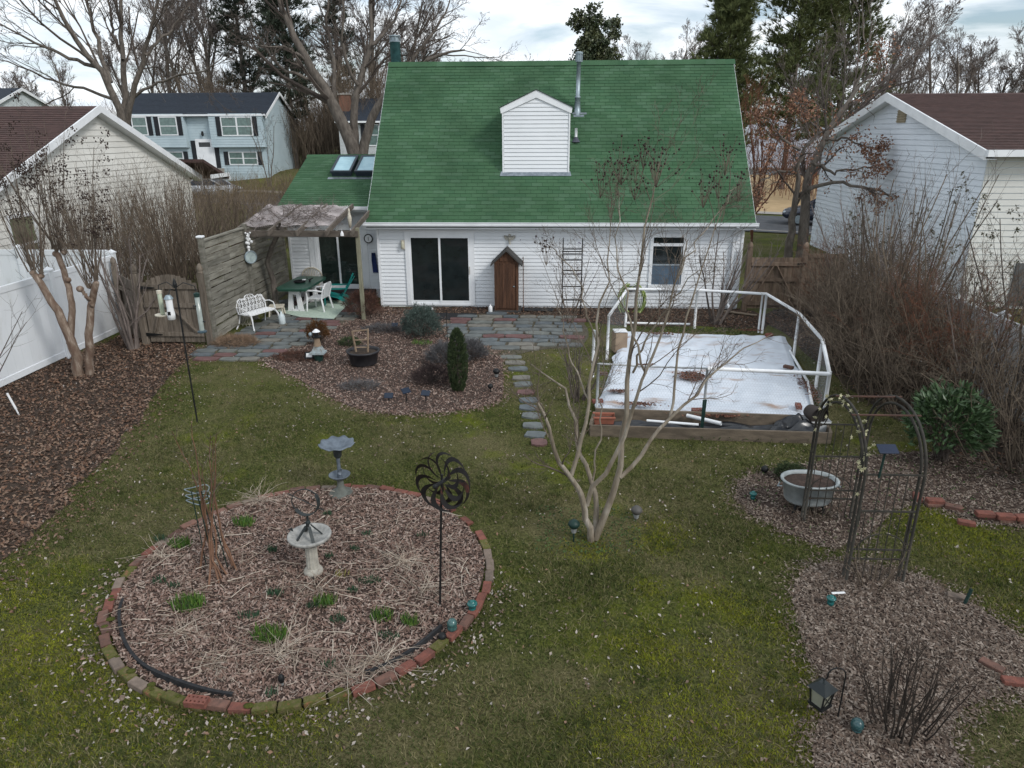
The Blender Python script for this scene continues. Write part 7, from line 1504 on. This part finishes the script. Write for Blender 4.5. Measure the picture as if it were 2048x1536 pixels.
m.build('canes', CANE, rs, True); P = np.array([resamp([a, .5*(a+b)+gt.normal(0, .02, 3), b], 6)[0] for a, b in top]); Pc, Rc, Lc = children(P, np.full((len(P), 6), .006), np.full(len(P), .55), 9, (.3, 1.0), .45, .5, 5, .12, .04, gt, rmin=.0015); v, f = tubes(Pc, Rc, 3); m = MB(); m.add(v, f4=f); m.build('twigs', PALETWIG, rs)
m = MB()
for dx_ in (-.12, -.03, .05, .13): m.tube([(c[0]+dx_, c[1]+.12, .0), (c[0]+dx_*.7-.08, c[1]+.15, 1.0)], .006, 5)
m.build('stakes', GREENP, rs); m = MB()
for z in (.78, .84, .92): m.tube([(tie[0]-.10+.14*math.cos(a), tie[1]+.09*math.sin(a), tie[2]+z-.88+.02*math.sin(2*a)) for a in np.linspace(0, 6.28, 15)], .006, 5)
m.build('twine', GALV, rs)
# spring bulbs
BULB = palette('bulb_leaf', [(.06, .13, .022), (.085, .165, .03), (.05, .105, .03), (.11, .175, .035)], rough=.6, noise=.2)
BULB2 = palette('blue_bulb_leaf', [(.035, .075, .042), (.05, .09, .05), (.03, .065, .035)], rough=.6, noise=.2)
def clump(px, py, r, n, h, mat, label, group=None):
    c = G(px, py); a = gt.uniform(0, 6.28, n); q = r*np.sqrt(gt.uniform(0, 1, n)); P = np.column_stack([c[0]+q*np.cos(a)*1.3, c[1]+q*np.sin(a)*.8, np.full(n, .03)]); D = np.column_stack([gt.normal(0, .22, (n, 2)), np.ones(n)]); m = MB(); leafquads(m, P, D, gt.uniform(h*.5, h, n), .0065, gt, .3); return tag(m.build('bulb_clump', mat), label, 'plant', group)
BIG = 'thick bright green bulb leaf clump in the round bed'
for px, py, r, n in ((378, 1220, .12, 150), (540, 1282, .12, 150), (362, 1098, .09, 90), (490, 1055, .09, 90), (765, 1245, .08, 80), (820, 1255, .06, 60), (650, 1215, .08, 80)): clump(px, py, r*1.15, int(n*1.3), .17, BULB, BIG, 'large bulb clumps in the round bed')
SML = 'small blue green bulb shoots in the round bed'
for px, py, r, n in ((320, 1170, .06, 45), (350, 1180, .05, 40), (500, 1240, .08, 60), (552, 1195, .07, 60), (545, 1108, .05, 45), (740, 1170, .10, 70), (678, 1248, .07, 45), (655, 1035, .05, 35), (705, 1190, .05, 35), (625, 1220, .05, 45), (660, 1120, .04, 30), (735, 1075, .05, 30), (845, 1078, .05, 25), (322, 1085, .06, 45), (780, 1280, .08, 50), (660, 1340, .05, 25), (545, 1395, .05, 25), (710, 1105, .04, 25)): clump(px, py, r, n, .10, BULB2, SML, 'small bulb shoots in the round bed')
clump(682, 1158, .06, 30, .10, M('yellow_leaf', (.25, .23, .07), rough=.7), 'yellowing leaf tuft right of the bird bath foot'); clump(845, 690, .2, 120, .12, BULB, 'fresh green grass tuft under the globe spruce')
# dead stems lying on the round bed
N = 330; a = gt.uniform(0, 6.28, N); q = 1.9*np.sqrt(gt.uniform(0, 1, N)); P0 = np.column_stack([BC[0]+q*np.cos(a), BC[1]+q*np.sin(a), gt.uniform(.05, .09, N)]); D = np.column_stack([gt.normal(0, 1, (N, 2)), gt.normal(.04, .10, N)]); P = curve(P0, D, gt.uniform(.12, .65, N)*gt.uniform(.4, 1, N), 6, .10, -.01, gt); P[..., 2] = np.maximum(P[..., 2], .05)
rd = np.hypot(P[..., 0]-BC[0], P[..., 1]-BC[1]).max(1); P = P[rd < 2.15]; v, f = tubes(P, np.linspace(1, .5, 6)[None]*gt.uniform(.0025, .006, (len(P), 1)), 4); m = MB(); m.add(v, f4=f)
for px, py, n in ((560, 1310, 70), (440, 1330, 40), (320, 1120, 40), (760, 1330, 80), (700, 1360, 60), (520, 1005, 60), (810, 1130, 70), (360, 1270, 50), (850, 1180, 50), (500, 1000, 10), (640, 1180, 30)):
    c = G(px, py); D = np.column_stack([gt.normal(0, 1, (n, 2)), np.abs(gt.normal(.15, .25, n))]); P = curve(np.repeat(c[None], n, 0)+gt.normal(0, .06, (n, 3))*np.array([1, 1, 0])+np.array([0, 0, .05]), D, gt.uniform(.12, .55, n), 6, .14, -.05, gt); P[..., 2] = np.maximum(P[..., 2], .045); v, f = tubes(P, np.linspace(1, .4, 6)[None]*gt.uniform(.002, .004, (n, 1)), 3); m.add(v, f4=f)
tag(m.build('dead_stems', palette('bleached_stem', [(.38, .32, .26), (.29, .235, .185), (.47, .41, .34), (.23, .18, .14)], rough=.9, noise=.15)), 'bleached dead flower stems strewn over the round bed', 'stems', kind='stuff')
# weeds at the back of the covered bed and other low green
def weeds(poly, n, label, mat, h=.06):
    q = scatter(np.array(poly), n, gt); P = np.column_stack([q, np.full(n, .02)]); m = MB(); leafquads(m, P+gt.uniform(0, .05, (n, 1))*np.array([0, 0, 1]), np.column_stack([gt.normal(0, 1, (n, 2)), gt.uniform(.2, 1, n)]), gt.uniform(h*.5, h, n), .012, gt); tag(m.build('weeds', mat), label, 'weeds', kind='stuff')
WEED = palette('weed_leaf', [(.045, .075, .022), (.06, .095, .03), (.035, .055, .02)], rough=.8); weeds([(6.9, -2.7), (10.1, -2.9), (10.1, -2.3), (6.9, -2.15)], 900, 'green weeds along the back of the covered bed', WEED); weeds([(7.2, -9.25), (9.3, -9.35), (9.3, -9.0), (7.2, -9.0)], 500, 'green weeds at the foot of the outer timber board', WEED); weeds([(4.7, -12.75), (6.0, -12.75), (6.0, -11.6), (4.7, -11.6)], 700, 'low green weeds round the crape myrtle foot', WEED, .05); weeds(bed3, 500, 'sparse green weeds in the washtub bed', WEED, .05)
clump(1205, 733, .12, 90, .10, WEED, 'leafy weed at the left edge of the white sheet')
# vine on the pergola
vi = thing('climbing_vine', 'thick twisted bare vine climbing over the pergola', 'vine', (-2.6, -.9, 0)); m = MB(); tp = [V(550, 600, -.7), V(545, 560, -.75), V(533, 525, -.85), V(542, 495, -1.0), V(556, 465, -1.35), V(560, 445, -1.5)]; tp[0][2] = max(tp[0][2], 0); tp[0] = np.array([tp[0][0], -.7, 0.0]); m.tube(tp, [.07, .06, .055, .05, .045, .03], 8); m.tube([p_+np.array([.05, .05, 0]) for p_ in tp[:-1]], [.035, .03, .03, .02, .02], 7); m.build('trunk', BARK, vi, True)
n = 60; P0 = np.column_stack([gt.uniform(-3.2, -.9, n), gt.uniform(-1.6, -.3, n), np.zeros(n)]); P0[:, 2] = 2.50+(P0[:, 1]+1.5)*.17+gt.uniform(0, .08, n); D = np.column_stack([gt.normal(0, 1, (n, 2)), gt.normal(.1, .2, n)]); P = curve(P0, D, gt.uniform(.4, 1.0, n), 8, .3, 0, gt); P[..., 2] = np.clip(P[..., 2], 2.38, 2.95); R = np.full((n, 8), .006); m = MB(); v, f = tubes(P, R, 4); m.add(v, f4=f); Pc, Rc, Lc = children(P, R, np.full(n, .7), 9, (.4, 1.3), .5, .6, 6, .25, .0, gt, rmin=.003); v, f = tubes(Pc, Rc, 3); m.add(v, f4=f); Pc, Rc, Lc = children(Pc, Rc, Lc, 3, (.4, 1.3), .5, .7, 4, .25, -.03, gt, rmin=.0025); v, f = tubes(Pc, Rc, 3); m.add(v, f4=f)
m.build('tangle', GREYTWIG, vi)

# ================================================================== trees behind
# forked tree behind the annex
Yf = 11.0; spec = [([(716, 345), (714, 305), (690, 262), (664, 205), (640, 165), (612, 120), (585, 70), (560, 10), (545, -60)], 0, -1, .32, .05), ([(712, 330), (712, 290), (706, 240), (710, 190), (716, 160), (735, 130), (745, 90), (740, 20), (742, -60)], 0, .5, .20, .04), ([(716, 340), (728, 296), (742, 250), (755, 205), (768, 185), (785, 178), (800, 165), (830, 125), (880, 105), (930, 100)], 0, -.2, .24, .03), ([(716, 170), (700, 150), (692, 120), (680, 80), (690, 30), (680, -40)], 0, -.6, .08, .03), ([(664, 205), (672, 130), (650, 60), (660, -20)], -.4, .6, .10, .03), ([(640, 165), (600, 150), (560, 140), (520, 80), (500, 40)], -.5, -1.5, .08, .025), ([(800, 165), (850, 80), (880, 50), (900, 0)], -.1, .8, .09, .025), ([(745, 90), (790, 40), (810, -30)], .2, 1, .07, .03), ([(612, 120), (570, 95), (520, 92)], -.7, -2, .07, .02)]
BL = [(7, (.3, .8), .42, .5, 6, .10, .03), (6, (.3, .85), .5, .55, 5, .13, .02), (5, (.3, .9), .5, .6, 4, .16, .01), (3, (.3, .9), .55, .7, 3, .16, .0)]
b = V(716, 345, Yf); limb_tree('forked_tree', 'large forked bare tree behind the annex skylights', 'tree', (b[0], Yf, 0), [([(716, 480), (716, 345)], 0, 0, .36, .33)]+spec, Yf, BL, gt, (BARK, TWIG), rmin=.006, wob=.03)
# big spreading tree behind the left house
Yb = 24.0; spec = [([(258, 420), (256, 330), (250, 270), (238, 205), (222, 165), (205, 140), (160, 95), (120, 40), (95, -40)], 0, -2, .34, .07), ([(250, 270), (248, 200), (250, 150), (246, 100), (240, 40), (242, -60)], 0, 1, .22, .06), ([(252, 262), (262, 200), (275, 150), (290, 110), (300, 60), (318, 0), (330, -60)], 0, -1, .20, .05), ([(222, 165), (200, 110), (190, 60), (170, 0), (165, -60)], -.5, 1, .14, .05), ([(205, 140), (150, 120), (100, 100), (40, 70), (-20, 40)], -.8, -2, .12, .03), ([(238, 205), (180, 180), (130, 172), (60, 140), (0, 120)], -.4, 1, .10, .03), ([(246, 120), (225, 60), (215, -20)], .3, 2, .10, .05), ([(262, 200), (300, 170), (350, 150), (410, 145), (450, 110)], 0, -1.5, .09, .02), ([(290, 110), (340, 60), (380, 10)], -.5, 1.5, .09, .03)]
b = V(256, 330, Yb); limb_tree('spreading_tree', 'wide spreading bare tree behind the brown roofed house', 'tree', (b[0], Yb, 0), spec, Yb, BL, gt, (BARK, TWIG), rmin=.010, wob=.05)
# oak with brown leaves
Yo = 6.5; spec = [([(1576, 520), (1585, 440), (1592, 395), (1600, 360), (1596, 330), (1600, 300), (1620, 280), (1640, 262)], 0, -.4, .16, .03), ([(1602, 520), (1608, 440), (1612, 380), (1625, 325), (1650, 280), (1675, 235), (1700, 190), (1740, 150)], 0, 1.0, .21, .04), ([(1592, 395), (1620, 375), (1660, 360), (1700, 372), (1745, 376), (1790, 400), (1830, 430)], 0, -1.5, .08, .015), ([(1600, 300), (1570, 280), (1545, 250), (1530, 235)], -.2, -.6, .05, .012), ([(1625, 325), (1660, 345), (1700, 340), (1760, 330)], .1, -1, .06, .012), ([(1600, 350), (1560, 340), (1530, 360), (1510, 400)], 0, -.5, .05, .012), ([(1650, 280), (1690, 275), (1720, 290), (1752, 300)], .3, -.6, .05, .012), ([(1640, 262), (1610, 240), (1590, 200)], 0, .3, .04, .01)]
b = V(1595, 520, Yo); ot, lev = limb_tree('oak_tree', 'gnarled oak still holding rusty brown leaves beside the right house', 'tree', (b[0], Yo, 0), spec, Yo, [(7, (.4, 1.0), .35, .45, 6, .18, .03), (5, (.4, 1.1), .5, .55, 5, .2, .0), (3, (.4, 1.1), .5, .7, 4, .2, .0)], gt, (BARK, TWIG), rmin=.004, wob=.04)
tw = lev[-1]; n = 3400; cl = tw[gt.integers(0, len(tw), 700), -1]; k = gt.integers(0, 700, n); m = MB(); leafquads(m, cl[k]+gt.normal(0, .10, (n, 3)), gt.normal(0, 1, (n, 3))+np.array([0, 0, -.5]), gt.uniform(.07, .13, n), .032, gt, .5); m.build('brown_leaves', OAKLEAF, ot)
# reddish shrub tree and wind swept tree right of the roof
Yr = 13.0; spec = [([(1500, 520), (1508, 430), (1510, 360), (1505, 290), (1500, 220)], 0, 0, .06, .02), ([(1508, 430), (1530, 360), (1540, 300), (1545, 240)], 0, .3, .05, .015), ([(1503, 470), (1500, 380), (1490, 300), (1485, 235)], 0, -.3, .05, .015), ([(1506, 440), (1520, 370), (1525, 300), (1520, 225)], .2, .6, .04, .015), ([(1508, 430), (1550, 380), (1570, 330), (1580, 280)], 0, .2, .04, .012)]
limb_tree('russet_tree', 'russet twigged small tree rising behind the right roof edge', 'tree', (V(1500, 520, Yr)[0], Yr, 0), spec, Yr, [(12, (.15, .5), .4, .5, 5, .08, .06), (7, (.2, .6), .5, .6, 4, .12, .04), (4, (.3, .8), .5, .7, 3, .15, .02)], gt, (REDTWIG, REDTWIG), rmin=.006, t0=.15)
Ys = 17.0; spec = [([(1640, 470), (1642, 340), (1665, 270), (1690, 215), (1715, 170), (1735, 110), (1745, 40)], 0, 0, .14, .03), ([(1665, 270), (1720, 215), (1770, 160), (1810, 120), (1850, 90)], 0, .8, .09, .02), ([(1655, 290), (1650, 220), (1640, 160), (1650, 100)], 0, -.6, .07, .02), ([(1690, 215), (1740, 190), (1800, 170), (1850, 150)], .2, -.6, .06, .02), ([(1660, 280), (1620, 230), (1590, 190), (1570, 150)], 0, .6, .06, .015), ([(1650, 300), (1680, 240), (1690, 160), (1690, 90)], .1, .4, .06, .02), ([(1642, 320), (1610, 250), (1610, 180), (1620, 130)], 0, -.4, .05, .015)]
limb_tree('windswept_tree', 'dense grey brown twiggy tree leaning right above the white house', 'tree', (V(1640, 470, Ys)[0], Ys, 0), spec, Ys, [(10, (.2, .6), .4, .5, 5, .08, .04), (7, (.25, .7), .5, .55, 5, .12, .03), (5, (.25, .8), .5, .65, 4, .14, .02)], gt, (BARK, GREYTWIG), rmin=.007, t0=.2)

# conifers
def pine(name, label, base, h, r, g, mat, z0=.15, whorls=30, per=8, droop=.1, k=11, nl=.60, nw=.034, tufts=9, gaps=.75, group=None):
    t = thing(name, label, 'tree', tuple(base), group); b = np.array(base, float); MB().tube([b, b+np.array([0, 0, h*.5]), b+np.array([0, 0, h])], [h*.012, h*.008, .03], 7).build('trunk', BARK, t, True)
    Pa, Ra = [], []
    for w in range(whorls):
        u = z0+(1-z0)*(w/whorls)**.9; Rw_ = r*(1-u)**.62*(.55+.45*min(1, (u-z0+.12)/.2))*g.uniform(gaps, 1.12)
        for p_ in range(per):
            a = g.uniform(0, 6.28); ll = Rw_*g.uniform(.6, 1.15); P0 = b+np.array([0, 0, h*u]); D = np.array([[math.cos(a), math.sin(a), .22-droop+u*.5]]); Pa.append(curve(P0[None], D, np.array([ll]), 7, .05, .03, g)[0])
    P = np.array(Pa); R = np.full((len(P), 7), .03)*np.linspace(1.3, .3, 7); v, f = tubes(P, R, 4); m = MB(); m.add(v, f4=f); m.build('branches', TWIG, t)
    m = MB(); N = len(P)
    for j in range(tufts):
        tt = g.uniform(.3, 1.0, N)*6; i = np.minimum(tt.astype(int), 5); fr_ = (tt-i)[:, None]; c = P[np.arange(N), i]*(1-fr_)+P[np.arange(N), i+1]*fr_; d = unit(P[np.arange(N), i+1]-P[np.arange(N), i]); sd_ = unit(g.normal(0, 1, (N, 3)))*np.array([1, 1, .35]); off = sd_*g.uniform(.0, .45, (N, 1))*(r/3); needles(m, c+off, d*.6+sd_*.7+np.array([0, 0, .35]), nl, nw, k, .38, g)
    m.build('needles', mat, t); return t
PINE = M('pine_needle', (.125, .145, .055), (.08, .10, .04), scale=.9, rough=.9, isl=.35); PINED = M('dark_spruce_needle', (.042, .055, .036), (.028, .038, .026), scale=.8, rough=.9, isl=.35)
def on(px, Y): x = V(px, 300, Y)[0]; return (x, Y, float(gz(x, Y)))
pine('pine_tree', 'broad green pine rising behind the right end of the green roof', on(1440, 40), 16, 5.2, gt, PINE, .2, tufts=17); pine('pine_tree', 'tallest full green pine behind the oak', on(1572, 44), 21, 6.6, gt, PINE, .18, tufts=20); pine('pine_tree', 'green pine leaning over the windswept tree', on(1665, 48), 20, 6.0, gt, PINE, .2, tufts=18)
pine('spruce_tree', 'dark ragged evergreen behind the blue house gable', on(590, 54), 24, 5.0, gt, PINED, .2, 34, 8, .18, tufts=11, gaps=.5, nl=.8); pine('spruce_tree', 'dark thin evergreen left of the forked tree', on(505, 60), 25, 4.2, gt, PINED, .2, 30, 7, .15, tufts=9, gaps=.45, nl=.8); pine('spruce_tree', 'dark evergreen behind the teal chimney', on(690, 66), 25, 4.0, gt, PINED, .2, 28, 7, .15, tufts=8, gaps=.45, nl=.8)
# holly over the ridge
hb_ = on(1178, 15); hl = thing('holly_tree', 'evergreen holly showing over the green ridge', 'tree', hb_); tr_, cr_, tw = bare('x', hb_, 8.6, .16, gt, 1, .1, [(30, (.4, 1.0), .24, .4, 6, .1, .08), (7, (.3, .9), .45, .5, 5, .15, .05), (4, (.3, .9), .5, .6, 4, .15, .03)], t0=.45, K0=9, ret='mb', rmin=.006); tr_.build('trunk', BARK, hl, True); cr_.build('crown', TWIG, hl); n = 17000; k = gt.integers(0, len(tw), n); m = MB(); z_ = gt.uniform(0, 1, 9000)**.8; a_ = gt.uniform(0, 6.28, 9000); r_ = (1.95*(1-z_**1.3)+.12)*np.sqrt(gt.uniform(.15, 1, 9000))*(1+.25*np.sin(a_*5+z_*9)); leafquads(m, np.column_stack([hb_[0]+r_*np.cos(a_), hb_[1]+r_*np.sin(a_), hb_[2]+5.2+4.0*z_]), gt.normal(0, 1, (9000, 3)), gt.uniform(.10, .18, 9000), .045, gt, .4); leafquads(m, tw[k, gt.integers(1, 4, n)]+gt.normal(0, .06, (n, 3)), gt.normal(0, 1, (n, 3)), gt.uniform(.10, .18, n), .045, gt, .4); m.build('foliage', M('holly_leaf', (.045, .065, .032), (.075, .08, .03), scale=2, rough=.45, spec=.5, isl=.35), hl)
# skyline trees: a few kinds, copied
def proto(h, g, lv, spread, stems=1, t0=.3, mats=('bark', 'grey_twig'), up=.04):
    t = thing('bare_tree', 'slender bare deciduous tree on the skyline', 'tree', (0, 0, 0), 'bare trees along the skyline'); bare('x', (0, 0, 0), h, h*.018, g, stems, spread, lv, (0, 0), t0, 9, .05, mats, t, up, .012, (6, 4, 3), .1); return t
SK = [(16, (.25, .7), .40, .45, 6, .08, .06), (7, (.25, .7), .45, .5, 5, .1, .05), (7, (.25, .8), .5, .6, 4, .12, .03), (6, (.3, .8), .55, .7, 3, .14, .02)]
protos = [proto(12, np.random.default_rng(s), SK, sp, st, t0) for s, sp, st, t0 in ((1, .1, 1, .3), (2, .35, 3, .35), (3, .25, 2, .25))]
spots = [(1292, 70, 1.15, 1), (1335, 72, 1.25, 0), (1062, 95, 1.0, 2), (985, 100, .9, 1), (930, 98, .9, 0), (1790, 62, 1.15, 1), (1850, 66, 1.3, 2), (1905, 60, 1.05, 0), (1960, 72, 1.2, 1), (2020, 66, 1.15, 2), (2080, 70, 1.2, 1), (1745, 75, 1.3, 0), (400, 64, 1.5, 2), (345, 66, 1.6, 0), (455, 70, 1.7, 1), (300, 75, 1.4, 2), (150, 90, 1.0, 0), (60, 95, 1.0, 1), (745, 72, 1.6, 0), (800, 76, 1.6, 2), (850, 80, 1.4, 1), (640, 62, 1.3, 2), (1230, 96, .8, 1), (1150, 100, .8, 0), (1520, 80, 1.2, 2), (10, 90, 1.0, 2)]
used = set()
for i, (px, Y, s, k) in enumerate(spots):
    o = protos[k] if k not in used else copy_tree(protos[k]); used.add(k); x, y, z = on(px, Y); o.location = (x, y, z-.1); o.rotation_euler = (0, 0, gt.uniform(0, 6.28)); o.scale = (s, s, s*gt.uniform(.9, 1.08))
# far woods and thicket as masses of stems
def thicket(name, label, x0, x1, y0, y1, h, n, mat, r=.02, twigs=6):
    x = gt.uniform(x0, x1, n); y = gt.uniform(y0, y1, n); P0 = np.column_stack([x, y, gz(x, y)-.1]); D = np.column_stack([gt.normal(0, .18, (n, 2)), np.ones(n)]); L_ = h*gt.uniform(.5, 1.05, n)*(.8+.2*np.sin(x*.35)); P = curve(P0, D, L_, 5, .07, .03, gt); R = np.full((n, 5), r)*np.linspace(1, .4, 5); m = MB(); v, f = tubes(P, R, 3); m.add(v, f4=f); Pc, Rc, Lc = children(P, R, L_, twigs, (.2, .7), .35, .6, 4, .1, .05, gt, t0=.25, rmin=r*.45); v, f = tubes(Pc, Rc, 3); m.add(v, f4=f); tag(m.build(name, mat), label, 'woods', kind='stuff')
thicket('far_woods', 'distant bare brown woods closing the skyline', -150, 170, 105, 135, 8.5, 6500, M('far_twig', (.16, .125, .11), (.12, .09, .08), scale=.3, rough=1), .05, 6)
thicket('thicket', 'dense brown brush behind the blue house', -32, 8, 52, 62, 10, 3200, BROWNTWIG, .024, 9)
thicket('thicket', 'dry brown brush in front of the blue house', -20, -8.5, 20, 34, 2.2, 1300, M('dry_grass', (.20, .15, .09), (.13, .095, .055), scale=1, rough=1, isl=.3), .009, 6)
thicket('thicket', 'brown brush beyond the right house', 22, 70, 30, 45, 5.0, 1300, REDTWIG, .02, 7)
c = on(548, 44); shrub('bare_shrub', 'small bare tree in front of the blue house side wall', (c[0], c[1]-2, c[2]), 5.0, .05, 4, gt, LV2+[(3, (.3, .8), .5, .7, 4, .12, .02)], ('bark', 'twig'), .3, .2, .008)
